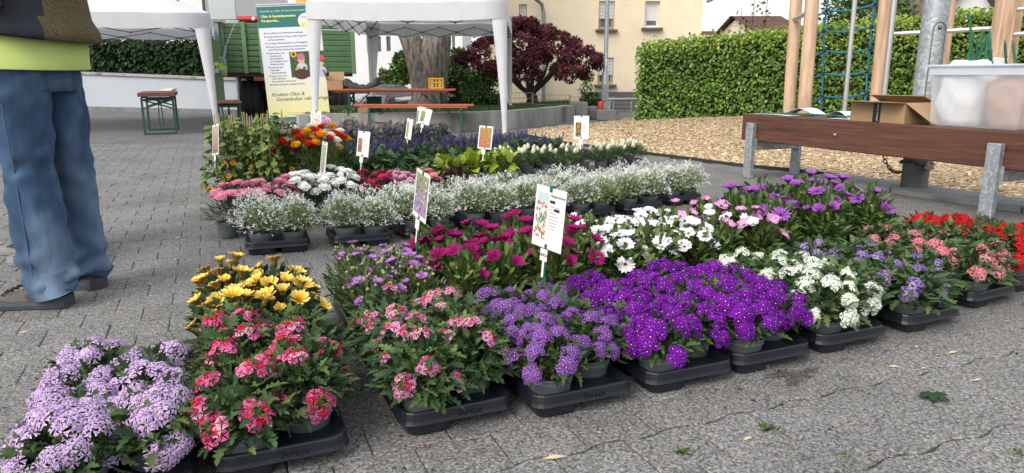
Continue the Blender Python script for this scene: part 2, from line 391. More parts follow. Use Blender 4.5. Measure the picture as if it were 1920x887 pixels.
tp = MB(); Ms = []; Cs = []       # dropped petals, leaf bits and soil crumbs round the trays
for _ in range(420):
    a, b_ = R.uniform(-.6, 3.2), R.gauss(0, .16); q = at(818, 838) + E1 * a + E2 * (b_ - .05 + .035 * a * a * .3)
    s = R.uniform(.003, .009) if R.random() < .8 else R.uniform(.008, .016)
    Ms.append(np.array(Matrix.Translation((q.x, q.y, .0035)) @ Matrix.Rotation(R.uniform(0, 6.3), 4, 'Z') @ Matrix.Rotation(R.gauss(0, .3), 4, 'X') @ Matrix.Diagonal((s, s * R.uniform(.4, .9), s, 1)))); Cs.append(R.choice([(.03, .022, .016)] * 5 + [(.05, .09, .03)] * 2 + [(.3, .06, .4), (.6, .3, .4), (.5, .42, .28)]))
tp.scatter([(-.5, -.3, 0), (.1, -.5, .1), (.5, .2, 0), (-.1, .5, .12)], [(0, 1, 2, 3)], np.array(Ms), np.array(Cs)); tp.build('petal_litter', PETAL, kind='stuff')
for px, py, rx, lab in ((1490, 703, .10, 'dark damp soil stain between the deep purple and white verbena trays'),):
    sp = MB(); c_ = at(px, py, .0028); V = [c_]; n_ = 22
    for j in range(n_): q = 6.283 * j / n_; rr = rx * (.6 + .25 * math.sin(3 * q + 1) + .18 * math.sin(5 * q) + R.uniform(-.1, .1)); V.append(c_ + E1 * math.cos(q) * rr * 1.3 + E2 * math.sin(q) * rr * .7)
    sp.add(V, [(0, j + 1, (j + 1) % n_ + 1) for j in range(n_)]); tag(sp.build('soil_stain', mat('damp_soil', (.045, .035, .03), .9, var=.6, scale=60, coords='World', alpha=.38)), lab, 'stain', 'damp stains on the pavers')

# ------------------------------------------------------------------ wood chips, edging
CHIP = mat('wood_chip', attr=True, rough=.85, var=.2, scale=60)
CHIPBED = mat('chip_bed', (.42, .31, .19), .95, var=.5, scale=45, bump=1, bscale=60, stain=(.1, .07, .045), stain_scale=30, stain_lo=.5, stain_hi=.7)
V = []; F = []; NU, NV = 60, 16
for i in range(NU + 1):
    for j in range(NV + 1): V.append(chip_pt(i / NU, j / NV))
for i in range(NU):
    for j in range(NV): a = i * (NV + 1) + j; F.append((a, a + NV + 1, a + NV + 2, a + 1))
mb = MB(); mb.add(V, F, smooth=True); mb.build('wood_chip_ground', CHIPBED, kind='structure')
Ms = []; Cs = []
while len(Ms) < 26000:
    u, v = R.random(), R.random() ** 1.15
    p = chip_pt(u, v); x, y = px_of(p)
    if not -50 < x < 1990: continue
    sz = R.uniform(.015, .046)
    M_ = Matrix.Translation(p + Vector((0, 0, .006))) @ Matrix.Rotation(R.uniform(0, 6.3), 4, 'Z') @ Matrix.Rotation(R.gauss(0, .35), 4, 'X') @ Matrix.Rotation(R.gauss(0, .25), 4, 'Y') @ Matrix.Diagonal((sz, sz * R.uniform(.25, .6), sz * .22, 1))
    Ms.append(np.array(M_)); k = R.choice((1, 1, 1.15, .8, .55, 1.25)) * (1 - .3 * v)
    Cs.append((.64 * k, .50 * k, .335 * k))
mb = MB(); mb.scatter([(-.5, -.4, 0), (.5, -.5, 0), (.6, .4, 0), (-.5, .5, 0), (0, 0, .5)], [(0, 1, 4), (1, 2, 4), (2, 3, 4), (3, 0, 4)], np.array(Ms), np.array(Cs))
mb.build('wood_chips', CHIP, kind='stuff')
# rubber edging
RUB = mat('edging_rubber', (.03, .03, .032), .8, var=.3)
mb = MB()
def ribbon(mb, P, h0, h1, w):
    rings = []
    for i, p in enumerate(P):
        t = (P[min(i + 1, len(P) - 1)] - P[max(i - 1, 0)]).normalized(); n_ = Vector((-t.y, t.x, 0)) * w / 2
        rings.append([p - n_ + Vector((0, 0, h0)), p + n_ + Vector((0, 0, h0)), p + n_ + Vector((0, 0, h1)), p - n_ + Vector((0, 0, h1))])
    mb.loft(rings, smooth=False)
ribbon(mb, [at(1250, 224), at(1190, 230), at(1100, 239), at(1050, 244), at(992, 253)] + FRONT[:7], -.02, .03, .035)
tag(mb.build('rubber_edging', RUB), 'thin black edging strip round the wood chips', 'edging')
STONE = mat('weathered_slab', (.24, .255, .265), .9, var=.3, scale=5, bump=.6, bscale=30, stretch=(.5, 3.0, 1), stain=(.11, .105, .095), stain_scale=5, stain_lo=.5, stain_hi=.68)
slabs = thing('stone_edging', 'row of weathered grey slabs between wood chips and pavers', 'kerb')
P0, P1 = at(1560, 331), FRONT[-1]
dl = (P1 - P0); Ltot = dl.length; dl.normalize(); nn = Vector((dl.y, -dl.x, 0))
if nn.y > 0: nn = -nn
s_ = 0
while s_ < Ltot:
    L_ = R.uniform(.75, 1.0); b_ = MB(); mid = P0 + dl * (s_ + L_ / 2) + nn * .2
    M_ = Matrix.Translation((mid.x, mid.y, .012)) @ Matrix.Rotation(math.atan2(dl.y, dl.x) + R.gauss(0, .012), 4, 'Z') @ Matrix.Rotation(R.gauss(0, .01), 4, 'X')
    b_.box((0, 0, 0), (L_ - .015, .44, .05), bevel=.012)
    b_.build('slab', STONE, slabs, M=M_); s_ += L_

# ------------------------------------------------------------------ planter wall and lawn
W_px = [(560, 252), (640, 249), (720, 247), (800, 246), (880, 245), (960, 240), (1020, 233), (1068, 226)]
WB = [at(*p) for p in W_px]
mb = MB(); ribbon(mb, WB, -.02, .31, .22)
pw = mb.build('planter_wall', CONC); tag(pw, 'long curved low grey concrete wall around the tree bed', 'wall')
for i, (xa, xb, ytop, ybot) in enumerate([(1068, 1102, 192, 226), (1103, 1120, 200, 224), (1119, 1156, 207, 226)]):
    A, B = at(xa, ybot), at(xb, ybot); zt = aty((xa + xb) / 2, ytop, A.y).z
    b_ = MB(); mid = (A + B) / 2 + Vector((0, .16, 0))
    b_.box((mid.x, mid.y, zt / 2), ((B - A).length - .006, .3, zt), bevel=.01)
    tag(b_.build('concrete_block', CONC_D), ['tallest dark concrete block at the right end of the curved wall', 'middle dark concrete block stepping down behind the wall end', 'lowest dark concrete block with the small red can on it'][i], 'concrete block', 'stepped concrete blocks')
GRASS = mat('lawn', (.05, .085, .025), .9, var=.45, scale=20, bump=1, bscale=80)
lawnV = [p + Vector((0, .05, .27)) for p in WB]; n_ = len(lawnV)
V = lawnV + [Vector((p.x * 1.25, p.y + 4.5, .26)) for p in lawnV] + [Vector((p.x * 2.2 + (i - 4) * .5, p.y + 14, -.55)) for i, p in enumerate(lawnV)]
F = [(r * n_ + i, r * n_ + i + 1, (r + 1) * n_ + i + 1, (r + 1) * n_ + i) for r in (0, 1) for i in range(n_ - 1)]
mb = MB(); mb.add(V, F, smooth=True); mb.build('lawn', GRASS, kind='structure')
mb = MB(); Ms = []; Cs = []
for _ in range(5000):
    i = R.randrange(n_ - 1); f = R.random(); q = R.random() ** 1.6
    p = lawnV[i].lerp(lawnV[i + 1], f).lerp(V[n_ + i].lerp(V[n_ + i + 1], f), q)
    Ms.append(np.array(Matrix.Translation(p) @ Matrix.Rotation(R.uniform(0, 6.3), 4, 'Z') @ Matrix.Rotation(R.gauss(0, .4), 4, 'X') @ Matrix.Diagonal((.02, .02, R.uniform(.015, .045), 1)))); k = R.uniform(.6, 1.4); Cs.append((.06 * k, .11 * k, .03 * k))
mb.scatter([(-.5, 0, 0), (.5, 0, 0), (0, .5, 1)], [(0, 1, 2)], np.array(Ms), np.array(Cs)); mb.build('grass', LEAF, kind='stuff')
mb = MB(); p = aty(1127, 199, at(1137, 226).y + .2); mb.lathe([(.001, 0), (.06, 0), (.062, .01), (.062, .16), (.05, .185), (.001, .19)], 12, M=Matrix.Translation((p.x, p.y, aty(1127, 207, p.y).z)))
tag(mb.build('red_can', mat('red_paint', (.45, .05, .03), .4)), 'small red can on the lowest concrete block beside the lamp post', 'can')

# ------------------------------------------------------------------ buildings
LEAF_V = [(0, 0, 0), (.28, .35, .05), (.24, .7, .03), (0, 1, -.08), (-.24, .7, .03), (-.28, .35, .05)]
LEAF_F = [(0, 1, 5), (1, 2, 5), (2, 4, 5), (2, 3, 4)]
def leaf_ms(pts, dirs, sizes, face=(0, 0, 1.0)):
    """matrices that put a leaf (along +y, normal +z) at pts pointing along dirs"""
    k = len(pts); d = np.asarray(dirs, float); d /= np.linalg.norm(d, axis=1)[:, None] + 1e-9
    r = NR.normal(size=(k, 3)) * .55 + np.array(face); x = np.cross(d, r); x /= np.linalg.norm(x, axis=1)[:, None] + 1e-9
    z = np.cross(x, d); M = np.zeros((k, 4, 4)); s = np.asarray(sizes)[:, None]
    M[:, :3, 0] = x * s; M[:, :3, 1] = d * s; M[:, :3, 2] = z * s; M[:, :3, 3] = pts; M[:, 3, 3] = 1
    return M
def clump_crown(mb, clumps, n, size, cols, up=.2):
    """leaves on and in the shells of many small clumps (centre, radius)"""
    w = np.array([r ** 2 for _, r in clumps]); w /= w.sum(); idx = NR.choice(len(clumps), n, p=w)
    c = np.array([tuple(q[0]) for q in clumps])[idx]; r = np.array([q[1] for q in clumps])[idx]
    d = NR.normal(size=(n, 3)); d /= np.linalg.norm(d, axis=1)[:, None]; d[:, 2] = d[:, 2] * .8 + .12
    rad = r * NR.uniform(.35, 1.08, n) ** .6
    p = c + d * rad[:, None]
    dirs = d + NR.normal(size=(n, 3)) * .7 + np.array([0, 0, up])
    base = np.array(cols)[NR.integers(0, len(cols), n)]; cv = NR.uniform(.75, 1.25, (len(clumps), 1))[idx]
    mb.scatter(LEAF_V, LEAF_F, leaf_ms(p, dirs, size * NR.uniform(.6, 1.3, n)), base * cv * NR.uniform(.75, 1.25, (n, 1)))
def wall_with_openings(mb, W, H, ops, th=.3, m=0):
    """upright wall in x-z (face at y=0, thickness +y) with rectangular openings (x0,z0,x1,z1)"""
    xs = sorted({0, W, *[o[0] for o in ops], *[o[2] for o in ops]}); zs = sorted({0, H, *[o[1] for o in ops], *[o[3] for o in ops]})
    for a, b in zip(xs, xs[1:]):
        for c, d in zip(zs, zs[1:]):
            if any(o[0] <= a + 1e-6 and o[2] >= b - 1e-6 and o[1] <= c + 1e-6 and o[3] >= d - 1e-6 for o in ops): continue
            mb.add([(a, 0, c), (b, 0, c), (b, 0, d), (a, 0, d)], [(0, 1, 2, 3)], m=m)
    for (a, c, b, d) in ops:
        mb.add([(a, 0, c), (b, 0, c), (b, th, c), (a, th, c), (a, 0, d), (b, 0, d), (b, th, d), (a, th, d)], [(0, 1, 2, 3), (4, 7, 6, 5), (0, 3, 7, 4), (1, 5, 6, 2)], m=m)
    mb.add([(0, th, 0), (W, th, 0), (W, th, H), (0, th, H), (0, 0, H), (W, 0, H), (W, 0, 0), (0, 0, 0)], [(4, 5, 2, 3), (0, 3, 4, 7), (1, 6, 5, 2)], m=m)
GLASS = mat('window_glass', (.10, .14, .16), .05, var=.05, spec=.9)
FRAME_W = mat('window_frame_white', (.72, .72, .72), .5, var=.03)
FRAME_B = mat('window_frame_tan', (.42, .31, .2), .55, var=.1)
SHUT = mat('shutter_slats', (.62, .62, .6), .6, var=.05, scale=2)
SILL = mat('sill_dark', (.12, .105, .095), .6)
BEIGE = mat('beige_render', (.88, .76, .56), .92, var=.05, scale=3, bump=.15, bscale=90, stain=(.82, .70, .52), stain_scale=.8, stain_lo=.55, stain_hi=.8)
WHITE_R = mat('white_render', (.74, .75, .77), .9, var=.03, scale=2, bump=.1)
TILE = mat('roof_tile', (.15, .09, .08), .8, var=.3, scale=6)
ZINC = mat('zinc_pipe', (.3, .31, .33), .5, metal=.5)
def window(parent, x0, z0, x1, z1, fm, shutter=0.0, depth=.12, sill=True, mull=False, curtain=False):
    W, H_ = x1 - x0, z1 - z0; cx, cz = (x0 + x1) / 2, (z0 + z1) / 2; f_ = min(.07, W * .16)
    fr = MB(); y = depth
    for c, d in (((cx, y, z0 + f_ / 2), (W, .06, f_)), ((cx, y, z1 - f_ / 2), (W, .06, f_)), ((x0 + f_ / 2, y, cz), (f_, .06, H_ - 2 * f_)), ((x1 - f_ / 2, y, cz), (f_, .06, H_ - 2 * f_))): fr.box(c, d)
    if mull: fr.box((cx, y, cz), (.06, .055, H_ - 2 * f_))
    w_ = fr.build('window', fm, parent)
    b = MB(); b.box((cx, y + .012, cz), (W - 2 * f_ + .01, .012, H_ - 2 * f_ + .01)); b.build('pane', GLASS, w_)
    if curtain:
        b = MB(); b.box((cx, y - .0, cz + H_ * .1), (W - 2 * f_, .008, (H_ - 2 * f_) * .8)); b.build('curtain', FRAME_W, w_)
    if shutter > 0:
        b = MB(); k = max(3, int(H_ * shutter / .09))
        for i in range(k):
            h = H_ * shutter / k; b.box((cx, y - .05, z1 - h * (i + .5)), (W - .02, .02 + .008 * (i % 2), h - .006))
        b.build('roller_shutter', SHUT, w_)
    if sill:
        b = MB(); b.box((cx, -.03, z0 - .035), (W + .16, .22, .06)); b.build('sill', SILL, w_)
    return w_
def place(px0, px1, Y, zb):
    a = aty(px0, 142, Y); b = aty(px1, 142, Y); return a.x, b.x
def at_px(Y, x): return aty(x, 142, Y).x
def z_px(Y, y, x=960): return aty(x, y, Y).z

# beige apartment house
Yh = 20.0; xl, xr = aty(905, 100, Yh).x, aty(1315, 60, Yh).x; zb = terrain(Yh) - .1
house = thing('apartment_house', 'large beige rendered house with shuttered windows behind the red maple', 'house', (xl, Yh, zb))
def hw(x0, y0, x1, y1):
    A, B = aty(x0, y1, Yh), aty(x1, y0, Yh); return (A.x - xl, A.z - zb, B.x - xl, B.z - zb)
wins = [hw(1122, 2, 1153, 55), hw(1120, 108, 1151, 158), hw(1208, 2, 1238, 52), hw(973, 8, 988, 45), hw(985, 145, 996, 165)]
W_, H_ = xr - xl, 6.2
b = MB(); wall_with_openings(b, W_, H_, wins); 
b.add([(0, .31, 0), (0, 9, 0), (0, 9, H_), (0, .31, H_), (W_, .31, 0), (W_, 9, 0), (W_, 9, H_), (W_, .31, H_)], [(0, 3, 2, 1), (4, 5, 6, 7), (1, 2, 6, 5)])
b.build('wall', BEIGE, house)
window(house, *wins[0], FRAME_B, .62); window(house, *wins[1], FRAME_B, .66); window(house, *wins[2], FRAME_W, 0, curtain=True)
window(house, *wins[3], FRAME_B, .97, sill=False); window(house, *wins[4], FRAME_W, 0, sill=False)
b = MB()
ov = .5
b.add([(-ov, -ov, H_ - .1), (W_ + ov, -ov, H_ - .1), (W_ + ov, 9 + ov, H_ - .1), (-ov, 9 + ov, H_ - .1), (W_ * .3, 4.5, H_ + 3), (W_ * .7, 4.5, H_ + 3), (-ov, -ov, H_ + .05), (W_ + ov, -ov, H_ + .05), (W_ + ov, 9 + ov, H_ + .05), (-ov, 9 + ov, H_ + .05)],
      [(0, 3, 2, 1), (6, 7, 5, 4), (7, 8, 5), (8, 9, 4, 5), (9, 6, 4), (0, 1, 7, 6), (1, 2, 8, 7), (2, 3, 9, 8), (3, 0, 6, 9)])
b.build('roof', TILE, house)
b = MB(); a0 = [aty(p[0], p[1], Yh - .12) for p in ((995, -12), (1004, 0), (1016, 8), (1019, 24), (1019, 120), (1019, 205))]
b.tube([(p.x - xl, p.y - Yh - (.25 if i < 2 else 0), max(p.z - zb, .02)) for i, p in enumerate(a0)], .05, 8); b.build('downpipe', ZINC, house)
b = MB(); b.tube([(W_ + .05, -.2, aty(1326, 4, Yh).z - zb), (W_ + .22, -.2, aty(1326, 4, Yh).z - zb + .06), (W_ + .32, -.2, aty(1326, 4, Yh).z - zb + .5)], .045, 8); b.build('gutter_pipe', ZINC, house)
b = MB(); b.tube([(aty(955, 5, Yh).x - xl - 1.2, -.22, aty(940, 6, Yh).z - zb), (aty(945, 5, Yh).x - xl, -.22, aty(960, 6, Yh).z - zb)], .06, 8); b.build('eave_gutter', ZINC, house)
b = MB(); b.box(((aty(1100, 200, Yh).x + aty(1188, 200, Yh).x) / 2 - xl, -.02, .25), (aty(1188, 200, Yh).x - aty(1080, 200, Yh).x, .04, .75)); b.build('plinth', mat('dark_plinth', (.14, .13, .13), .9), house)

# white modern house far behind the cars
Yw = 46.0
def white_house(xa, xb, wins_px, name, label, Y, hz=9.0, shade=None):
    X0, X1 = at_px(Y, xa), at_px(Y, xb); zb_ = terrain(Y) - .2
    t = thing(name, label, 'house', (X0, Y, zb_)); ws = []
    for (x0, y0, x1, y1) in wins_px:
        A, B = aty(x0, y1, Y), aty(x1, y0, Y); ws.append((A.x - X0, A.z - zb_, B.x - X0, B.z - zb_))
    b = MB(); wall_with_openings(b, X1 - X0, hz, ws); W = X1 - X0
    b.add([(0, .31, 0), (0, 10, 0), (0, 10, hz), (0, .31, hz), (W, .31, 0), (W, 10, 0), (W, 10, hz), (W, .31, hz)], [(0, 3, 2, 1), (4, 5, 6, 7), (1, 2, 6, 5), (3, 7, 6, 2)])
    b.build('wall', WHITE_R, t)
    for w in ws: window(t, *w, mat('window_frame_grey', (.2, .21, .23), .5), 0, sill=False)
    b = MB(); b.box((W / 2, 5, hz + .15), (W + .4, 10.4, .28)); b.build('roof_edge', ZINC, t)
    return t
white_house(640, 868, [(688, 68, 694, 99), (707, 68, 714, 97), (725, 68, 732, 96), (692, 130, 697, 150), (711, 130, 718, 152), (729, 130, 736, 150), (848, 68, 853, 90)], 'white_house', 'plain white house with narrow upright windows seen under the middle tent', Yw)
white_house(283, 391, [(300, -60, 330, 20)], 'white_house', 'pale white house wall rising behind the left tent', 26.0, 8.0)
# far roofs beyond the right hedge
def far_house(name, label, px, Y, zr_px, ze_px, wallmat, gable=False):
    X0, X1 = at_px(Y, px[0]), at_px(Y, px[1]); zr, ze = z_px(Y, zr_px), z_px(Y, ze_px); zb_ = terrain(Y) - .2
    t = thing(name, label, 'house', (X0, Y, zb_)); W = X1 - X0; D = 8.0; zr -= zb_; ze -= zb_
    b = MB()
    if gable:
        V = [(0, 0, 0), (W, 0, 0), (W, 0, ze), (W / 2, 0, zr), (0, 0, ze)]; V = V + [(x, D, z) for x, _, z in V]
        b.add(V, [(0, 1, 2, 3, 4), (9, 8, 7, 6, 5), (0, 5, 6, 1), (1, 6, 7, 2), (4, 9, 5, 0)]); b.build('wall', wallmat, t)
        r_ = MB(); sl = (zr - ze) / (W / 2)
        for sg in (-1, 1):
            x1 = W / 2 + sg * (W / 2 + .4); z1 = ze - .4 * sl
            r_.add([(W / 2, -.4, zr + .16), (x1, -.4, z1 + .16), (x1, D + .4, z1 + .16), (W / 2, D + .4, zr + .16), (W / 2, -.4, zr + .01), (x1, -.4, z1 + .01), (x1, D + .4, z1 + .01), (W / 2, D + .4, zr + .01)], [(0, 1, 2, 3), (4, 7, 6, 5), (0, 4, 5, 1), (1, 5, 6, 2), (2, 6, 7, 3)])
        r_.build('roof', TILE, t)
    else:
        b.add([(0, 0, 0), (W, 0, 0), (W, 0, ze), (0, 0, ze), (0, D, 0), (W, D, 0), (W, D, ze), (0, D, ze), (0, D / 2, zr - .1), (W, D / 2, zr - .1)], [(0, 1, 2, 3), (5, 4, 7, 6), (0, 3, 8, 7, 4), (1, 5, 6, 9, 2)]); b.build('wall', wallmat, t)
        rows = 14; r_ = MB()
        for sg in (0, 1):
            for i in range(rows):     # tile courses, each lapping the one below
                f0, f1 = i / rows, (i + 1) / rows
                y0, y1 = -.4 + (D / 2 + .4) * f0, -.4 + (D / 2 + .4) * f1; z0, z1 = ze - .2 + (zr - ze + .2) * f0, ze - .2 + (zr - ze + .2) * f1
                if sg: y0, y1 = D - y0, D - y1
                r_.add([(-.3, y0, z0 + .07), (W + .3, y0, z0 + .07), (W + .3, y1, z1 + .02), (-.3, y1, z1 + .02), (-.3, y0, z0), (W + .3, y0, z0)], [(0, 1, 2, 3), (4, 5, 1, 0)])
        r_.build('roof', TILE, t)
    return t
far_house('tiled_house', 'house with dark brown tiled roof showing above the hedge beside the wooden posts', (1424, 1500), 33.0, 17, 58, BEIGE)
far_house('tiled_house', 'low reddish roofed house peeking just above the hedge by the beige house', (1312, 1356), 42.0, 52, 66, BEIGE)
far_house('tiled_house', 'house with reddish roof behind the thick grey pole', (1688, 1752), 34.0, -8, 40, BEIGE)
far_house('gabled_house', 'white gabled house peeking over the hedge right of the grey pole', (1762, 1838), 34.0, -40, 10, WHITE_R, True)

# left white retaining wall and its hedge
A, B = at(-260, 196), at(470, 214)
lw_top = [aty(-260, 122, A.y), aty(470, 152, B.y)]
b = MB(); d_ = (B - A).normalized(); nn_ = Vector((-d_.y, d_.x, 0)) * .35
rings = []
for f in np.linspace(0, 1, 9):
    p = A.lerp(B, f); zt = lw_top[0].z + (lw_top[1].z - lw_top[0].z) * f
    rings.append([p + Vector((0, 0, -.2)), p + nn_ + Vector((0, 0, -.2)), p + nn_ + Vector((0, 0, zt)), p + Vector((0, 0, zt))])
b.loft(rings, smooth=False)
lw = thing('retaining_wall', 'long low white rendered wall below the dark hedge at left', 'wall'); b.build('wall', mat('white_wall_paint', (.40, .44, .50), .85, var=.06, scale=1.5, stain=(.42, .44, .46), stain_scale=.8, stain_lo=.55, stain_hi=.8), lw)
b = MB(); rings = []
for f in np.linspace(0, 1, 9):
    p = A.lerp(B, f); zt = lw_top[0].z + (lw_top[1].z - lw_top[0].z) * f
    o_ = nn_.normalized()
    rings.append([p - o_ * .05 + Vector((0, 0, zt + .003)), p + nn_ + o_ * .05 + Vector((0, 0, zt + .003)), p + nn_ + o_ * .05 + Vector((0, 0, zt + .06)), p - o_ * .05 + Vector((0, 0, zt + .06))])
b.loft(rings, smooth=False); b.build('coping', CONC, lw)
b = MB(); ribbon(b, [A.lerp(B, f) - nn_.normalized() * .14 for f in np.linspace(0, 1, 6)], -.02, .10, .24)
b.build('wall_foot', CONC_D, lw)
def hedge(name, label, A, B, z0a, z0b, ha, hb, depth, n, size, cols, core):
    t = thing(name, label, 'hedge'); d = (B - A); L = d.length; d.normalize(); nn = Vector((-d.y, d.x, 0))
    mb = MB(); rings = []
    for f in np.linspace(0, 1, 14):
        p = A.lerp(B, f); za = z0a + (z0b - z0a) * f; h = ha + (hb - ha) * f
        rings.append([p + nn * .12 + Vector((0, 0, za)), p + nn * (depth - .12) + Vector((0, 0, za)), p + nn * (depth - .14) + Vector((0, 0, za + h - .12)), p + nn * .14 + Vector((0, 0, za + h - .12))])
    mb.loft(rings, C=core, smooth=False); mb.build('branches', mat('hedge_core', attr=True, rough=.95, var=.5, scale=15), t)
    P, D = [], []
    lump = [(R.random(), R.random(), R.uniform(.1, .25), R.uniform(.02, .09)) for _ in range(60)]
    for _ in range(n):
        f = R.random(); q = R.random(); p = A.lerp(B, f); za = z0a + (z0b - z0a) * f; h = ha + (hb - ha) * f
        if q < .72:
            hh = R.random(); bul = sum(a * math.exp(-((f - u) * L / r_) ** 2 - ((hh - w) * h / r_) ** 2) for u, w, r_, a in lump) - .05
            if math.sin(f * 57 + hh * 9) + math.sin(hh * 13 + f * 31) < -1.3 and R.random() < .75: bul -= .08
            pos = p + nn * (-bul + R.uniform(-.03, .09)) + Vector((0, 0, za + hh * h)); out = -nn
        elif q < .94:
            pos = p + nn * R.uniform(0, depth) + Vector((0, 0, za + h + R.gauss(-.02, .045))); out = Vector((0, 0, 1)) - nn * .2
        else:
            pos = (A if R.random() < .5 else B) + nn * R.uniform(0, depth) + Vector((0, 0, 0)); f = 0 if (pos - A).length < depth + 1 else 1
            pos = pos + Vector((0, 0, z0a + (z0b - z0a) * f + R.random() * (ha + (hb - ha) * f))) + d * (R.uniform(-.1, .02) if f == 0 else R.uniform(-.02, .1)); out = d * (-1 if f == 0 else 1)
        P.append(pos); D.append(out * .55 + Vector((R.gauss(0, .6), R.gauss(0, .6), R.gauss(-.5, .5))))
    P = np.array([tuple(p) for p in P]); D = np.array([tuple(p) for p in D])
    c = np.array(cols)[NR.integers(0, len(cols), n)] * NR.uniform(.7, 1.3, (n, 1))
    hgt = ((P[:, 2] - z0a) / ha).clip(0, 1.2)[:, None]
    c = np.where((hgt > .93) & (NR.random((n, 1)) < .6), c * np.array([1.7, 1.35, 1.0]), c)      # young shoots along the top
    mb = MB(); mb.scatter(LEAF_V, LEAF_F, leaf_ms(P, D, size * NR.uniform(.6, 1.35, n), tuple(-nn * .8 + Vector((0, 0, .75)))), c)
    mb.build('foliage', LEAF, t, kind='stuff'); return t
hedge('clipped_hedge', 'tall clipped green hornbeam hedge behind the playground', HEDGE_A, HEDGE_B, .03, .2, 1.42, 1.93, .9, 28000, .064, [(.12, .225, .045), (.165, .285, .06), (.085, .17, .04), (.22, .345, .075)], (.02, .03, .012))
hedge('laurel_hedge', 'dark green laurel hedge on top of the white wall at left', A + nn_.normalized() * .45, B + nn_.normalized() * .45, lw_top[0].z - .05, lw_top[1].z - .1, 1.0, .95, .9, 12000, .13, [(.016, .035, .012), (.022, .048, .016), (.012, .026, .012), (.03, .06, .02)], (.008, .012, .008))

# ------------------------------------------------------------------ trees and shrubs
BARK = mat('bark', (.19, .168, .155), .95, var=.85, scale=11, bump=1.0, bscale=18, stretch=(1.6, 1.6, .5), stain=(.3, .26, .23), stain_scale=9, stain_lo=.55, stain_hi=.7)
BARK_D = mat('dark_bark', (.05, .035, .035), .9, var=.3, bump=.5)
def bark_tube(mb, pts, rr, n=20, amp=.05, seed=0):
    """trunk with ridged, uneven cross sections"""
    rn = random.Random(seed); ph = [rn.uniform(0, 6.28) for _ in range(6)]
    P = [Vector(p) for p in pts]; rings = []; K = 7; Q = []; RRs = []
    for i in range(len(P) - 1):
        for k in range(K): f = k / K; Q.append(P[i].lerp(P[i + 1], f)); RRs.append(rr[i] + (rr[i + 1] - rr[i]) * f)
    Q.append(P[-1]); RRs.append(rr[-1])
    for i, p in enumerate(Q):
        t = (Q[min(i + 1, len(Q) - 1)] - Q[max(i - 1, 0)]).normalized(); a = (Vector((1, 0, 0)) - t * t.x).normalized(); b = t.cross(a); ring = []
        for j in range(n):
            q = 2 * math.pi * j / n
            r = RRs[i] * (1 + amp * (math.sin(3 * q + ph[0] + i * .12) + .7 * math.sin(5 * q + ph[1] - i * .1) + .9 * math.sin(11 * q + ph[2] + .5 * math.sin(i * .5))) + .02 * math.sin(i * 1.3 + 4 * q))
            ring.append(p + (a * math.cos(q) + b * math.sin(q)) * r)
        rings.append(ring)
    mb.loft(rings)
Yt = 16.7; gz = .15; tb = Vector((aty(800, 200, Yt).x, Yt, gz))
tree = thing('big_tree', 'thick grey barked tree trunk forking in two behind the middle tent', 'tree', tb)
b = MB(); sc_ = Yt / F_PX
def rel(px, py): q = aty(px, py, Yt); return q - tb
bark_tube(b, [rel(803, 212), rel(805, 190), rel(808, 168), rel(815, 120), rel(821, 60), rel(834, -60), rel(850, -300)], [.58, .42, .355, .32, .31, .28, .18], 30, .06, 1); b.build('trunk', BARK, tree)
b = MB(); bark_tube(b, [rel(798, 190), rel(790, 140), rel(776, 92), rel(760, 50), rel(735, -60), rel(700, -280)], [.30, .28, .24, .215, .2, .13], 18, .05, 2); b.build('limb', BARK, tree)
b = MB(); cl = []
for _ in range(70):
    a = R.uniform(0, 6.3); rr_ = R.uniform(0, 2.6); cl.append((Vector((math.cos(a) * rr_, math.sin(a) * rr_, R.uniform(4.2, 6.8))), R.uniform(.4, .9)))
clump_crown(b, cl, 5000, .16, [(.05, .1, .02), (.07, .13, .03), (.035, .08, .02)]); b.build('crown', LEAF, tree, kind='stuff')

# red japanese maple
Ym = 17.4; mbase = Vector((aty(998, 190, Ym).x, Ym, .12)); mt = thing('red_maple', 'spreading dark red japanese maple in front of the beige house', 'tree', mbase)
def relm(px, py, dy=0): return aty(px, py, Ym + dy) - mbase
b = MB(); b.tube([relm(998, 196), relm(998, 184), relm(994, 172)], [.17, .13, .12], 10)
for (px, py, dy) in ((968, 148, -.3), (985, 135, .3), (1000, 130, -.2), (1020, 140, .2), (1035, 133, -.5), (950, 140, .1), (1050, 125, .2)):
    b.tube([relm(995, 176), relm((px + 995) / 2 + R.uniform(-3, 3), (py + 178) / 2 + 4, dy * .4), relm(px, py, dy), relm(px + (px - 995) * .5, py - 35, dy * 1.6)], [.075, .05, .035, .015], 7)
b.build('trunk', BARK_D, mt)
cl = []
prof = [(44, 978, 26), (54, 985, 50), (66, 988, 76), (82, 992, 100), (98, 994, 120), (114, 994, 132), (130, 996, 126), (142, 1002, 100)]
for (py, cx, hw_) in prof:
    for _ in range(int(6 + hw_ * .26)):
        px = cx + R.uniform(-hw_, hw_); dy = R.uniform(-1, 1) * hw_ * .0095
        if py > 125 and abs(px - 985) < 60 and R.random() < .55: continue
        q = relm(px, py + R.uniform(-7, 8), dy * math.sqrt(max(0.05, 1 - ((px - cx) / hw_) ** 2))); cl.append((q, R.uniform(.08, .17)))
b = MB(); clump_crown(b, cl, 42000, .056, [(.15, .042, .058), (.12, .034, .05), (.20, .055, .072), (.09, .03, .046), (.17, .06, .082)], up=-.15); b.build('crown', LEAF, mt, kind='stuff')

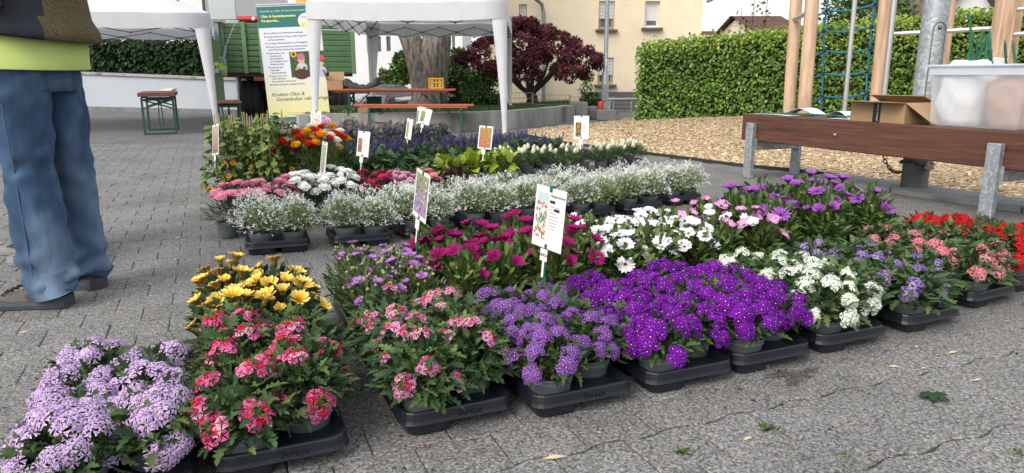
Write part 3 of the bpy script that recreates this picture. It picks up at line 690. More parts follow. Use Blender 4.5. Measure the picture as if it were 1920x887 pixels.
def shrub(name, label, px, py0, py1, Y, wpx, n, size, cols, zb=None, twigs=False, cat='shrub', nc=40):
    """a bush from its base at py1 to its top at py0"""
    q0 = aty(px, py1, Y); q1 = aty(px, py0, Y); base = Vector((q0.x, Y, q0.z if zb is None else zb)); h = q1.z - base.z; w = wpx * Y / F_PX / 2
    t = thing(name, label, cat, base); b = MB()
    for _ in range(9):
        a = R.uniform(0, 6.3); e = Vector((math.cos(a) * w * .6, math.sin(a) * w * .6, h * R.uniform(.5, .85)))
        b.tube([(e.x * .1, e.y * .1, -.03), e * .5 + Vector((0, 0, h * .1)), e], [.02 * h + .006, .012 * h + .004, .004], 5)
    b.build('stems', BARK_D, t); cl = []
    for _ in range(nc):
        f = R.random(); a = R.uniform(0, 6.3); rr = math.sqrt(R.random()) * w * (.75 * math.sin(math.pi * min(.98, .2 + f * .72)) + .12)
        cl.append((Vector((math.cos(a) * rr, math.sin(a) * rr, h * (.08 + .86 * f))), min(w, h) * R.uniform(.16, .34)))
    b = MB(); clump_crown(b, cl, n, size, cols); b.build('foliage', LEAF, t, kind='stuff'); return t
GR = [(.08, .15, .04), (.10, .19, .05), (.055, .11, .03)]; OL = [(.12, .18, .05), (.16, .21, .07), (.085, .14, .04)]
shrub('green_shrub', 'broad round green shrub just left of the red maple', 905, 138, 205, 16.6, 95, 3600, .095, GR, .1)
shrub('green_shrub', 'loose yellowish green shrub beside the thick tree trunk', 862, 128, 200, 16.9, 46, 1600, .1, OL, .1)
shrub('small_tree', 'small bright green tree between tree trunk and maple', 862, 92, 160, 24.0, 50, 1500, .17, GR, None, cat='tree')
shrub('small_tree', 'leafy green tree growing left of the thick trunk by the cars', 762, 98, 158, 30.0, 58, 2200, .2, GR, None, cat='tree')
shrub('olive_bush', 'olive green bush in front of the white house behind the cars', 728, 136, 168, 44.0, 58, 1500, .2, OL, None)
shrub('thin_bush', 'sparse twiggy bush with few leaves against the beige house wall', 1098, 152, 198, 16.5, 42, 220, .06, OL, None)
shrub('low_shrub', 'low dark green shrub behind the dark concrete blocks', 1110, 178, 200, 15.6, 50, 900, .06, [(.035, .06, .025), (.05, .075, .03)], None)
shrub('garden_tree', 'bright green tree rising behind the hedge above the rope net', 1615, -25, 60, 15.5, 170, 3800, .10, GR, 1.2, cat='tree', nc=70)
shrub('weed_clump', 'pale green tuft of weeds beside the cardboard box under the beer table', 655, 204, 238, 11.6, 40, 700, .05, OL, 0.0, cat='weeds')
shrub('ivy_bush', 'green bush behind the trailer beside the left tent leg', 402, 68, 190, 19.0, 50, 1500, .13, [(.03, .06, .018), (.045, .085, .025)], 0)
# thin saplings against the sky
sap = thing('birch_sapling', 'pair of thin sparse saplings standing against the pale sky above the hedge', 'sapling', (at_px(16, 1405), 16.0, 0))
b = MB(); lb = MB(); Ps = []
for (px, top) in ((1400, -6), (1424, -16), (1378, 18), (1388, 30)):
    X = at_px(16, px) - at_px(16, 1405); zt = z_px(16, top)
    b.tube([(X, 0, 0), (X + .03, 0, zt * .6), (X + .06, .02, zt)], [.02, .012, .004], 5)
    for _ in range(26 if px in (1400, 1424) else 12): Ps.append((X + .03 + R.gauss(0, .07), R.gauss(0, .07), zt * R.uniform(.72, 1.0)))
b.build('stem', BARK_D, sap)
lb.scatter(LEAF_V, LEAF_F, leaf_ms(np.array(Ps), NR.normal(size=(len(Ps), 3)), NR.uniform(.06, .11, len(Ps))), np.tile([(.12, .12, .05)], (len(Ps), 1))); lb.build('foliage', LEAF, sap, kind='stuff')

# ------------------------------------------------------------------ lamp post, mesh fence
lp = at(1133, 214); lamp = thing('lamp_post', 'thin grey steel lamp post standing in front of the beige house', 'lamp post', lp)
b = MB(); b.lathe([(.085, 0), (.085, .95), (.055, 1.02), (.05, 1.6), (.048, 4.8)], 12); b.build('pole', GALV, lamp)
b = MB(); b.box((.0, -.45, 4.82), (.28, 1.0, .12), bevel=.04); b.build('lamp_head', DARK_STEEL, lamp)
b = MB(); b.box((.0, -.09, .5), (.075, .02, .4)); b.build('access_cover', ZINC, lamp)
b = MB(); b.box((.0, -.058, 1.2), (.05, .006, .16)); b.build('sticker', CARD, lamp)
fence = thing('mesh_fence', 'low grey wire mesh fence behind the curved concrete wall', 'fence')
Yf = 16.3; fx = [934, 999, 1069, 1152, 1186]
WIRE = mat('fence_wire', (.3, .31, .28), .5, metal=.4)
for i, px in enumerate(fx):
    zt = z_px(Yf, 170 + i * 4); b = MB(); b.tube([(at_px(Yf, px), Yf, -.05), (at_px(Yf, px), Yf, zt)], .018, 6); b.build('post', WIRE, fence)
for i in range(4):
    x0, x1 = at_px(Yf, fx[i]) + .02, at_px(Yf, fx[i + 1]) - .02; z1 = z_px(Yf, 174 + i * 4); b = MB()
    for z in np.linspace(.05, z1, 5): b.tube([(x0, Yf, z), (x1, Yf, z)], .006, 4)
    for x in np.arange(x0, x1, .09): b.tube([(x, Yf, .05), (x, Yf, z1)], .0025, 3)
    b.build('mesh_panel', WIRE, fence)
b = MB(); q = at(1100, 228); 
hr = thing('handrail', 'grey horizontal steel rail between lamp post and hedge', 'rail', at(1140, 226))
b.tube([(0, .2, .42), (1.0, .5, .42)], .03, 8); b.build('rail', GALV, hr)
for x in (.05, .95):
    b = MB(); b.tube([(x, .2 + .3 * x, -.01), (x, .2 + .3 * x, .4)], .025, 8); b.build('post', GALV, hr)

# ------------------------------------------------------------------ tents
def tent(label, c, yaw, W, D, eave, drop, peak, legs_z, flap=True):
    t = thing('pavilion_tent', label, 'tent', c, yaw)
    hx, hy = W / 2, D / 2
    b = MB(); N = 8; rows = []
    for i in range(N + 1):                      # roof skin sags between ridges
        f = i / N; ring = []
        cs = [(-hx, -hy), (hx, -hy), (hx, hy), (-hx, hy)]
        for k in range(4):
            for q in range(8):
                a = Vector(cs[k]).lerp(Vector(cs[(k + 1) % 4]), q / 8); e = 4 * (q / 8) * (1 - q / 8)
                sag = .07 * e * (1 - f) * f * 4 + (.035 * e if i == 0 else .035 * e * (1 - f))
                ring.append((a.x * (1 - f), a.y * (1 - f), eave + (peak - eave) * (f ** .92) - sag + .008 * math.sin(q * 2.4 + k + i)))
        rows.append(ring)
    b.loft(rows, cap=False); b.build('roof_cloth', WHITE_FAB, t)
    b = MB(); rows = []
    for z in (0, -.5, -1):
        ring = []
        for k in range(4):
            for q in range(8):
                a = Vector(cs[k]).lerp(Vector(cs[(k + 1) % 4]), q / 8); e = 4 * (q / 8) * (1 - q / 8)
                o_ = 1 + .004 * math.sin(q * 3.1 + k * 2 - z * 3); ring.append((a.x * o_ * 1.004, a.y * o_ * 1.004, eave - .03 * e + z * drop + .006 * math.sin(q * 1.9 + k)))
        rows.append(ring)
    b.loft(rows, cap=False); b.build('valance', WHITE_FAB, t)
    k_ = 0
    for (x, y), z0 in zip(cs, legs_z):
        b = MB(); xx, yy = x * .985, y * .985
        b.box((xx, yy, (z0 + eave - .05) / 2), (.035, .035, eave - .05 - z0)); b.box((xx, yy, z0 + .005), (.08, .08, .01)); b.build('leg', FRAME_W, t)
        sx = -1 if x > 0 else 1; sy = -1 if y > 0 else 1; rows = []
        for i in range(9):
            f = i / 8; z = eave - .02 - (eave - .03 - z0) * f; w = .19 * (1 - f) ** 1.3 + .04
            wv = .012 * math.sin(i * 1.7 + k_)
            rows.append([(xx - sx * .03, yy + sy * w * .8 + wv, z), (xx - sx * .03, yy - sy * .03, z), (xx + sx * w, yy - sy * .03 + wv, z), (xx + sx * w, yy - sy * .022 + wv, z), (xx - sx * .02, yy - sy * .02, z), (xx - sx * .02, yy + sy * w * .8 + wv, z)])
        b = MB(); b.loft(rows, cap=False)
        if flap: b.build('leg_drape', WHITE_FAB, t)
        k_ += 1
    for k in range(4):
        a, e = Vector((*cs[k], eave - .06)), Vector((*cs[(k + 1) % 4], eave - .06)); b = MB(); n_ = 4
        a = a * 1.0; ins = .965
        for i in range(n_):
            p, q = a.lerp(e, i / n_), a.lerp(e, (i + 1) / n_)
            for (z0_, z1_) in ((0, -.2), (-.2, 0)):
                b.tube([(p.x * ins, p.y * ins, eave - .12 + z0_), (q.x * ins, q.y * ins, eave - .12 + z1_)], .008, 5)
            m_ = (p + q) / 2; b.box((m_.x * ins, m_.y * ins, eave - .22), (.04, .04, .035)); b.box((q.x * ins, q.y * ins, eave - .12), (.035, .035, .03)); b.box((q.x * ins, q.y * ins, eave - .32), (.035, .035, .03))
        b.build('scissor_truss', DARK_STEEL, t)
    for sx, sy in ((-1, -1), (1, -1), (1, 1), (-1, 1)):
        b = MB(); b.tube([(sx * hx * .96, sy * hy * .96, eave - .18), (sx * hx * .3, sy * hy * .3, eave + (peak - eave) * .62), (0, 0, peak - .08)], .012, 6); b.build('roof_strut', DARK_STEEL, t)
    b = MB(); b.tube([(0, 0, peak - .45), (0, 0, peak - .03)], .025, 8); b.build('centre_pole', DARK_STEEL, t)
    return t
p = at(952, 251); Wt = 3.06
tent('white pop-up tent in the middle over the beer tables', (p.x - Wt / 2 + .02, p.y + 2.2, 0), math.radians(-1.0), Wt, 4.4, 2.02, .27, 2.95, [0, 0, .27, 0])
p = at(413, 246)
tent('white pop-up tent at left behind the standing person', (p.x - 2.09 - .75, p.y + 1.0, 0), math.radians(22), 4.5, 4.0, 1.88, .23, 2.75, [0, 0, 0, 0])

# ------------------------------------------------------------------ trailer, tractor roof, mirror box
TG = mat('trailer_green', (.085, .17, .08), .6, var=.15, scale=5, stain=(.10, .13, .09), stain_scale=4, stain_lo=.55, stain_hi=.75)
TG2 = mat('trailer_green_light', (.15, .24, .125), .6, var=.1)
TYRE = mat('tyre_rubber', (.022, .021, .022), .85, var=.25, scale=20)
RED = mat('red_lacquer', (.42, .03, .035), .4, var=.1)
Yr = 15.4; x0, x1 = at_px(Yr, 421), at_px(Yr, 661); zb0, zt0 = z_px(Yr, 137), z_px(Yr, 42); Wd = x1 - x0
tr = thing('farm_trailer', 'green boarded farm trailer parked between the two white tents', 'trailer', (x0, Yr, 0), math.radians(15))
nb = 9
for i in range(nb):
    h = (zt0 - zb0) / nb; z = zb0 + h * (i + .5); b = MB()
    b.box((Wd / 2, 0, z), (Wd - .06, .05, h - .012), bevel=.012); b.build('board', TG, tr)
for xx in (.02, .45, .78, 1.65, Wd - .02):
    b = MB(); b.box((xx, -.035, (zb0 + zt0) / 2), (.085, .09, zt0 - zb0 + .03), bevel=.01); b.build('upright', TG2, tr)
b = MB(); b.box((.03, 1.9, (zb0 + zt0) / 2), (.05, 3.7, zt0 - zb0)); b.box((Wd - .03, 1.9, (zb0 + zt0) / 2), (.05, 3.7, zt0 - zb0)); b.box((Wd / 2, 3.8, (zb0 + zt0) / 2), (Wd, .05, zt0 - zb0)); b.build('side_panel', TG, tr)
b = MB(); b.box((Wd / 2, 1.9, zb0 - .04), (Wd * .96, 3.7, .07)); b.box((Wd / 2, 1.5, zb0 - .16), (.9, 3.4, .14)); b.box((Wd / 2, .6, zb0 - .3), (1.9, .12, .12)); b.build('chassis', mat('rusty_chassis', (.10, .04, .03), .8, var=.4), tr)
b = MB(); b.box((Wd * .33, -.05, zb0 - .12), (.62, .1, .08)); b.box((Wd * .42, .1, zb0 - .34), (.22, .2, .3), bevel=.03); b.build('brake_linkage', mat('oxide_red', (.22, .05, .035), .7, var=.3), tr)
for xc, yc in ((at_px(Yr, 461) - x0, .62), (at_px(Yr, 631) - x0, .62), (at_px(Yr, 461) - x0, 3.0), (at_px(Yr, 631) - x0, 3.0)):
    rw = .40; w = thing('wheel', '', '', (xc, yc, rw)); del w['label'], w['category']; w.parent = tr
    Mx = Matrix.Rotation(math.pi / 2, 4, 'Y'); b = MB()
    b.lathe([(.2, -.2), (.33, -.22), (.385, -.19), (.4, -.14), (.4, -.1), (.385, -.09), (.385, -.05), (.4, -.04), (.4, .04), (.385, .05), (.385, .09), (.4, .1), (.4, .14), (.385, .19), (.33, .22), (.2, .2)], 28, M=Mx); b.build('tyre', TYRE, w)
    b = MB(); b.lathe([(.001, -.1), (.08, -.12), (.1, -.08), (.2, -.1), (.21, -.17), (.21, .17), (.2, .1), (.1, .08), (.08, .12), (.001, .1)], 20, M=Mx); b.build('rim', TG2, w)
xa = at_px(Yr, 417) - x0
b = MB(); b.box((xa - .1, -.12, z_px(Yr, 132) ), (.24, .05, z_px(Yr, 76) - z_px(Yr, 189)), M=Matrix.Rotation(.1, 4, 'Z'), bevel=.01); dr = b.build('tailboard', TG2, tr)
b = MB(); b.tube([(xa + .34, -.1, z_px(Yr, 45)), (xa + .2, -.14, z_px(Yr, 75)), (xa + .14, -.16, z_px(Yr, 87))], .008, 5); b.tube([(xa + .14, -.16, z_px(Yr, 87)), (xa + .02, -.18, z_px(Yr, 138))], .032, 8); b.build('spring_strut', GALV, tr)
b = MB(); b.box((xa - .02, -.1, z_px(Yr, 58)), (.09, .12, .42)); b.box((xa + .02, -.16, z_px(Yr, 40)), (.3, .08, .04)); b.build('latch', ZINC, tr)
# working gloves hooked on the tailboard
gl = MB(); gp = aty(414, 122, Yr - .3)
for dx, dz, w_, h_, c_ in ((-.03, .02, .2, .08, (.55, .75, .12)), (.05, -.05, .16, .07, (.5, .72, .1)), (.02, .12, .1, .09, (.25, .28, .3)), (-.08, -.1, .1, .07, (.5, .55, .6)), (.08, -.13, .09, .09, (.3, .34, .36)), (.09, .07, .07, .1, (.32, .35, .36))):
    gl.box((gp.x + dx, gp.y, gp.z + dz), (w_, .05, h_), C=c_, bevel=.02, M=Matrix.Identity(4))
    for q in range(4): gl.tube([(gp.x + dx - w_ * .4 + q * w_ * .27, gp.y - .01, gp.z + dz), (gp.x + dx - w_ * .55 + q * w_ * .3, gp.y - .03, gp.z + dz - h_ * .9)], .012, 5, C=c_)
tag(gl.build('work_gloves', mat('glove_fabric', attr=True, rough=.8)), 'bundle of neon yellow and grey work gloves hooked on the trailer tailboard', 'gloves')
# red tractor roof behind
Yk = 20.5; xk0, xk1 = at_px(Yk, 449), at_px(Yk, 535); zk0, zk1 = z_px(Yk, 42), z_px(Yk, 30)
tk = thing('tractor', 'red tractor with only its cab roof showing above the green trailer', 'tractor', ((xk0 + xk1) / 2, Yk, 0)); wk = xk1 - xk0
b = MB(); b.box((0, .7, (zk0 + zk1) / 2), (wk, 1.5, zk1 - zk0), bevel=.07); b.build('cab_roof', RED, tk)
b = MB()
for sx in (-1, 1):
    for y in (.05, 1.35): b.box((sx * wk * .46, y, zk0 / 2 + .35), (.06, .06, zk0 - .7))
b.build('cab_frame', DARK_STEEL, tk); b = MB(); b.box((0, .7, (zk0 + 1.2) / 2), (wk * .9, 1.25, zk0 - 1.2)); b.build('cab_glass', GLASS, tk)
b = MB(); b.box((0, .8, .95), (wk * .6, 2.6, .5), bevel=.08); b.build('body', RED, tk)
b = MB(); b.ball((-.1, -.06, (zk0 + zk1) / 2), .06); b.build('work_light', FRAME_W, tk)
for sx in (-1, 1):
    b = MB(); b.lathe([(.3, -.2), (.7, -.2), (.75, -.1), (.75, .1), (.7, .2), (.3, .2), (.3, -.2)], 24, M=Matrix.Translation((sx * wk * .55, .2, .75)) @ Matrix.Rotation(math.pi / 2, 4, 'Y')); b.build('wheel', TYRE, tk)
# large pale traffic mirror / sign box on posts
Yq = 16.2; q0, q1 = aty(394, 37, Yq), aty(441, 2, Yq)
sb = thing('sign_board', 'pale grey board on posts with open frame above the trailer corner', 'board', (q0.x, Yq, 0)); w_ = q1.x - q0.x
b = MB(); b.box((w_ / 2, 0, (q0.z + q1.z) / 2 + .2), (w_, .04, q1.z - q0.z + .4), bevel=.01); b.build('panel', mat('pale_panel', (.42, .46, .48), .5, var=.05), sb)
b = MB(); b.box((w_ / 2, .03, q0.z - .05), (w_ + .06, .1, .08)); b.tube([(w_ * .85, .05, 0), (w_ * .85, .05, q0.z)], .06, 8); b.tube([(w_ * .1, .05, 0), (w_ * .1, .05, q0.z)], .035, 8); b.build('post', GALV, sb)
dp = thing("downpipe_pole", "dark thin pole rising at the right edge of the left tent", "pole")
dp.location = (aty(390, 100, 16.8).x, 16.8, 0); b = MB(); b.tube([(0, 0, -.02), (0, 0, 3.6)], .035, 8); b.build('shaft', DARK_STEEL, dp)
# folded yellow parasol behind the banner
Yy = 13.1; yp = thing('folded_parasol', 'yellow parasol end poking up behind the information banner', 'parasol', (at_px(Yy, 581), Yy, 0))
b = MB(); b.lathe([(.17, z_px(Yy, 12)), (.15, z_px(Yy, -10)), (.12, z_px(Yy, -45)), (.03, z_px(Yy, -90)), (.001, z_px(Yy, -92))], 16); b.lathe([(.001, z_px(Yy, 11)), (.16, z_px(Yy, 12.3))], 16); b.build('canopy', mat('yellow_cloth', (.62, .36, .03), .7), yp)
b = MB(); b.tube([(0, 0, 0), (0, 0, z_px(Yy, 11))], .02, 8); b.lathe([(.22, 0), (.22, .05), (.03, .08)], 16); b.build('pole', GALV, yp)

# ------------------------------------------------------------------ information banner
BW, BH = 1.06, 2.06
bn = thing('roll_up_banner', 'tall roll-up information banner in green white and yellow behind the flowers', 'banner', at(507, 240))
bn.rotation_euler = (0, math.radians(-2.6), math.radians(3))
def bu(px, py):  # banner coordinates of a photo pixel on it
    v = (240 - py) / 225 * BH; u = (px - (507 - 24 * (240 - py) / 225)) / 115 * BW; return u, v
b = MB(); b.box((BW / 2, .012, BH / 2), (BW, .008, BH)); b.build('sheet', mat('banner_white', (.72, .76, .83), .5, var=.02), bn)
def rect(mb, u0, v0, u1, v1, y, c): mb.add([(u0, y, v0), (u1, y, v0), (u1, y, v1), (u0, y, v1)], [(0, 1, 2, 3)], c)
b = MB(); g_ = (.03, .17, .155); y_ = (.80, .76, .36)
rect(b, 0, bu(0, 55)[1], BW, BH - .02, .0070, g_)
n_ = 12; v0, v1 = bu(0, 221)[1], bu(0, 140)[1]
for i in range(n_):
    f = i / n_; c = [y_[k] * (1 - f) + (.74, .77, .72)[k] * f for k in range(3)]; rect(b, 0, v0 + (v1 - v0) * f, BW, v0 + (v1 - v0) * (f + 1 / n_), .0070, c)
rect(b, 0, bu(0, 223)[1], BW, bu(0, 221)[1], .0068, g_)
rect(b, 0, .02, BW, bu(0, 223)[1], .0070, (.10, .16, .24))
for _ in range(90): u, v = R.uniform(.02, BW - .04), R.uniform(.02, bu(0, 224)[1] - .02); rect(b, u, v, u + .02, v + .015, .0064, R.choice([(.35, .4, .6), (.1, .25, .1), (.5, .3, .5), (.7, .75, .8)]))
b.build('print', PRINT, bn)
# flat photo print: sunflowers and a gardener with a basket
b = MB(); u0, v1 = bu(543, 100); u1, v0 = bu(612, 147.5); rect(b, u0, v0, u1, v1, .0066, (.05, .085, .04)); du, dv = u1 - u0, v1 - v0
def disc(u, v, r, c, y, n=14, sx=1.0): b.add([(u0 + du * u, y, v0 + dv * v)] + [(u0 + du * u + math.cos(q * 6.283 / n) * r * sx, y, v0 + dv * v + math.sin(q * 6.283 / n) * r) for q in range(n)], [(0, q + 1, (q + 1) % n + 1) for q in range(n)], c)
for _ in range(120): disc(R.random() * .96 + .02, R.random() * .94 + .03, R.uniform(.008, .022), R.choice([(.04, .07, .03), (.08, .13, .05), (.03, .04, .025), (.12, .16, .09)]), .0062, 6)
disc(.12, .9, .055, (.62, .42, .05), .0058); disc(.12, .9, .028, (.1, .05, .02), .0055)
disc(.33, .38, .085, (.55, .58, .68), .0057, sx=1.1); disc(.33, .68, .062, (.62, .40, .33), .0054); disc(.33, .80, .06, (.5, .16, .22), .0052, sx=1.1)
disc(.22, .3, .05, (.62, .36, .08), .0050); disc(.4, .35, .03, (.1, .14, .05), .0050); disc(.3, .12, .09, (.07, .035, .03), .0048, sx=1.5)
disc(.86, .2, .10, (.5, .5, .66), .0055); disc(.92, .72, .05, (.62, .09, .07), .0052, 8); disc(.86, .5, .035, (.55, .5, .4), .0052, sx=2)
b.build('photo_print', PRINT, bn)
b = MB(); uc, vc = bu(575, 45); b.add([(uc, .0060, vc)] + [(uc + math.cos(q * .2618) * .14, .0060, vc + math.sin(q * .2618) * .13) for q in range(24)], [(0, q + 1, (q + 1) % 24 + 1) for q in range(24)], (.72, .76, .8))
b.add([(uc, .0056, vc - .005)] + [(uc + math.cos(3.24 + q * .2513) * .13, .0056, vc - .005 + math.sin(3.24 + q * .2513) * .12) for q in range(13)], [(0, q + 1, q + 2) for q in range(12)], (.8, .74, .3)); b.build('emblem', PRINT, bn)
b = MB(); b.box((BW / 2, .012, BH + .01), (BW + .02, .03, .03), bevel=.008); b.build('top_rail', TUBE_ST, bn)
b = MB(); b.box((BW / 2, .03, .0), (BW + .04, .14, .07), bevel=.02); b.build('foot', TUBE_ST, bn)
YT = mat('yellow_ink', (.80, .80, .30), .6); WT = mat('pale_ink', (.62, .74, .74), .6); BLK = mat('blue_grey_ink', (.10, .11, .15), .6)
def btext(s, px, py, size, m, **k): u, v = bu(px, py); text('lettering', s, size, bn, (u, .0045, v), (math.pi / 2, 0, 0), m, ext=.0004, **k)
btext('Ausstellung „Obst- & Gartenbauvereine“', 490, 27, .047, WT)
btext('Obst- & Gartenbauvereine', 492, 36.5, .054, YT, bold=.0018); btext('Kurzporträt...', 493, 44.5, .054, YT, bold=.0018)
btext('LOGL', 565, 40, .04, BLK); btext('L', 568, 54, .07, BLK)
for s, px, py in (('sind politisch und konfessionell unabhängig', 501, 66, ), ('schaffen Raum für Erholung, soziale Integration', 502, 72.5), ('und Kommunikation', 503, 78), ('vermitteln Gemeinschaftssinn und Geselligkeit', 504, 84.5), ('fördern Naturverständnis und Obst & Garten', 505, 91), ('sowie Kulturgut und gesunde Lebensräume', 505, 96),
                  ('haben Spaß an der', 506, 102.5), ('Erhaltung und', 507, 107.5), ('Bewirtschaftung', 507, 112.5), ('von Obstgärten und', 508, 117.5), ('Streuobstwiesen', 508, 122.5), ('treten für eine', 509, 128.5), ('naturnahe', 509, 133.5), ('Gartengestaltung', 510, 138.5), ('leisten einen wert-', 510, 144.5), ('vollen Beitrag zu', 511, 149.5), ('einer gesunden Lebensweise', 511, 154.5), ('schaffen Farbtupfer und geben Kindern', 511, 160.5)):
    btext(s, px, py, .036, BLK)
b = MB()
for px, py in ((497, 64.5), (498, 71), (500, 83), (501, 89.5), (502, 101), (505, 127), (506, 143), (507.5, 159)): u, v = bu(px, py); rect(b, u, v - .01, u + .02, v + .01, .0045, (.08, .09, .13))
b.build('bullets', PRINT, bn)
btext('Kindern Obst &', 510, 181, .088, mat('brown_ink', (.10, .10, .06), .6), shear=.25); btext('Gartenkultur näherbringen', 518, 190, .088, MATS['brown_ink'], shear=.25)
b = MB(); rect(b, bu(516, 0)[0], bu(0, 213.5)[1], bu(590, 0)[0], bu(0, 213)[1], .0045, (.4, .4, .25)); rect(b, bu(516, 0)[0], bu(0, 217)[1], bu(596, 0)[0], bu(0, 216.5)[1], .0045, (.4, .4, .25)); b.build('fine_print', PRINT, bn)

# ------------------------------------------------------------------ beer tables and benches
BT_TOP = mat('orange_lacquered_wood', (.42, .105, .055), .45, var=.15, scale=6, stretch=(.3, 4, 4)); BT_TOP2 = mat('dark_red_wood', (.16, .05, .04), .5, var=.2, scale=6)
BT_LEG = mat('green_table_steel', (.025, .075, .05), .5)
def beer_table(name, label, cat, loc, rz, L, W, H, ends, mtop=None, group=None, th=.03):
    t = thing(name, label, cat, loc, rz, group); mtop = mtop or BT_TOP
    b = MB(); b.box((0, 0, H - th / 2), (L, W, th), bevel=.006); b.build('top', mtop, t)
    b = MB(); b.box((0, W * .38, H - th - .012), (L - .2, .05, .024)); b.box((0, -W * .38, H - th - .012), (L - .2, .05, .024)); b.build('rail', mtop, t)
    w = W * .42
    for e in ends:
        for sy in (-1, 1):
            b = MB(); b.box((e, sy * w, (H - th - .024) / 2), (.032, .032, H - th - .024)); b.build('leg', BT_LEG, t)
        b = MB(); b.box((e, 0, .016), (.03, 2 * w - .034, .03)); b.build('foot_bar', BT_LEG, t)
        b = MB(); b.box((e, 0, H - th - .05), (.03, 2 * w - .034, .03))
        if H > .5:
            for sg in (-1, 1): b.tube([(e + .003 * sg, -w * sg, H * .62), (e + .003 * sg, w * sg, H - th - .05)], .013, 6)
        b.build('leg_frame', BT_LEG, t)
        b = MB(); sgn = 1 if e < 0 else -1; b.tube([(e, 0, H * .45), (e + sgn * .32, 0, H - th - .03)], .009, 6); b.tube([(e, 0, .05), (e, 0, H * .45)], .008, 5); b.build('brace', BT_LEG, t)
    return t
p = at(302, 252); yv = p.y
beer_table('beer_table', 'red topped folding beer table with green legs standing alone at left', 'table', (p.x - .19, yv + .45, 0), math.radians(113), 1.3, .52, .9 - (172 - 142) / F_PX * yv, (-.52, .5), BT_TOP2, th=.06)
q_ = at(294, 252); b = MB(); pz = .9 - (171.5 - 142) / F_PX * yv
for i in range(3): b.box((p.x - .02 + .04 * i, yv + .4, pz + .02 + .012 * i), (.2 - .04 * i, .16, .012), M=None, bevel=.003)
tag(b.build('cloth_stack', CARD), 'small white folded cloth on the lone beer table at left', 'cloth')
p = at(415, 243); beer_table('beer_bench', 'dark red folding bench behind the left tent leg', 'bench', (p.x, p.y + .4, 0), math.radians(113), 1.2, .40, .47, (-.45, .4), BT_TOP2)
Ya = 12.15; xa0, xa1 = at_px(Ya, 612), at_px(Ya, 851); zt = z_px(Ya, 167)
beer_table('beer_table', 'long orange beer table under the middle tent', 'table', ((xa0 + xa1) / 2, Ya + .25, 0), math.radians(.8), xa1 - xa0, .5, zt, (-.72, .80))
Yb = 11.55; xb0, xb1 = at_px(Yb, 660), at_px(Yb, 887); zbn = z_px(Yb, 196)
beer_table('beer_bench', 'long orange beer bench in front of the table under the middle tent', 'bench', ((xb0 + xb1) / 2, Yb + .12, 0), math.radians(.8), xb1 - xb0, .25, zbn, (-.72, .76))
# things on and under the table
CARDB = mat('cardboard', (.36, .24, .135), .85, var=.08, scale=8)
def open_box(name, label, loc, rz, d, flaps, th=.006, m=None, cat='cardboard box'):
    t = thing(name, label, cat, loc, rz); m = m or CARDB; x, y, z = d; b = MB()
    b.box((0, 0, th / 2), (x, y, th))
    for c, q in (((0, -y / 2 + th / 2, z / 2 + th / 2), (x, th, z - th)), ((0, y / 2 - th / 2, z / 2 + th / 2), (x, th, z - th)), ((-x / 2 + th / 2, 0, z / 2 + th / 2), (th, y - 2 * th, z - th)), ((x / 2 - th / 2, 0, z / 2 + th / 2), (th, y - 2 * th, z - th))): b.box(c, q)
    b.build('body', m, t)
    for side, ln, a in flaps:     # a: 0 = lying outwards level, 90 = upright
        ca, sa = math.cos(math.radians(a)) * ln, math.sin(math.radians(a)) * ln; b = MB()
        if side in 'fb':
            s_ = -1 if side == 'f' else 1; P = [(-x / 2, s_ * y / 2, z), (x / 2, s_ * y / 2, z), (x / 2 - .004, s_ * (y / 2 + ca), z + sa), (-x / 2 + .004, s_ * (y / 2 + ca), z + sa)]
        else:
            s_ = -1 if side == 'l' else 1; P = [(s_ * x / 2, -y / 2, z), (s_ * x / 2, y / 2, z), (s_ * (x / 2 + ca), y / 2 - .004, z + sa), (s_ * (x / 2 + ca), -y / 2 + .004, z + sa)]
        P2 = [(a_, b_, c_ + .005) for a_, b_, c_ in P]
        b.add(P + P2, [(0, 1, 2, 3), (7, 6, 5, 4), (0, 4, 5, 1), (1, 5, 6, 2), (2, 6, 7, 3), (3, 7, 4, 0)]); b.build('flap', m, t)
    return t
xx = at_px(Ya + .1, 626); open_box('cardboard_box', 'small brown cardboard box at the left end of the long orange table', (xx, Ya + .2, zt), .1, (.26, .22, .14), [('l', .18, 70), ('b', .16, 60)])
open_box('cardboard_box', 'upright brown cardboard box on the ground under the orange bench', (at_px(Yb + .35, 678), Yb + .35, 0), .05, (.21, .18, .27), [('b', .1, 85)])
open_box('cardboard_box', 'flat torn cardboard tray lying under the orange bench', (at_px(Yb + .3, 716), Yb + .3, 0), -.2, (.34, .3, .09), [('f', .13, 40), ('r', .14, 30), ('l', .12, 50)])
b = MB(); xx = at_px(Ya, 686); b.lathe([(.001, 0), (.115, .0), (.13, .03), (.135, .3), (.148, .31), (.148, .33), (.125, .33), (.12, .04), (.001, .03)], 20, M=Matrix.Translation((xx, Ya + .62, .18)) @ Matrix.Diagonal((1, 1, 1.1, 1)))
b.lathe([(.001, 0), (.14, 0), (.14, .18), (.001, .18)], 16, M=Matrix.Translation((xx, Ya + .62, 0)), C=(.1, .1, .1))
tag(b.build('teal_bin', mat('teal_plastic', (.05, .11, .115), .5, attr=False)), 'dark teal plastic bin standing behind the orange table', 'bin')
jk = MB(); rows = []
x0_, x1_ = at_px(Ya, 642), at_px(Ya, 704)
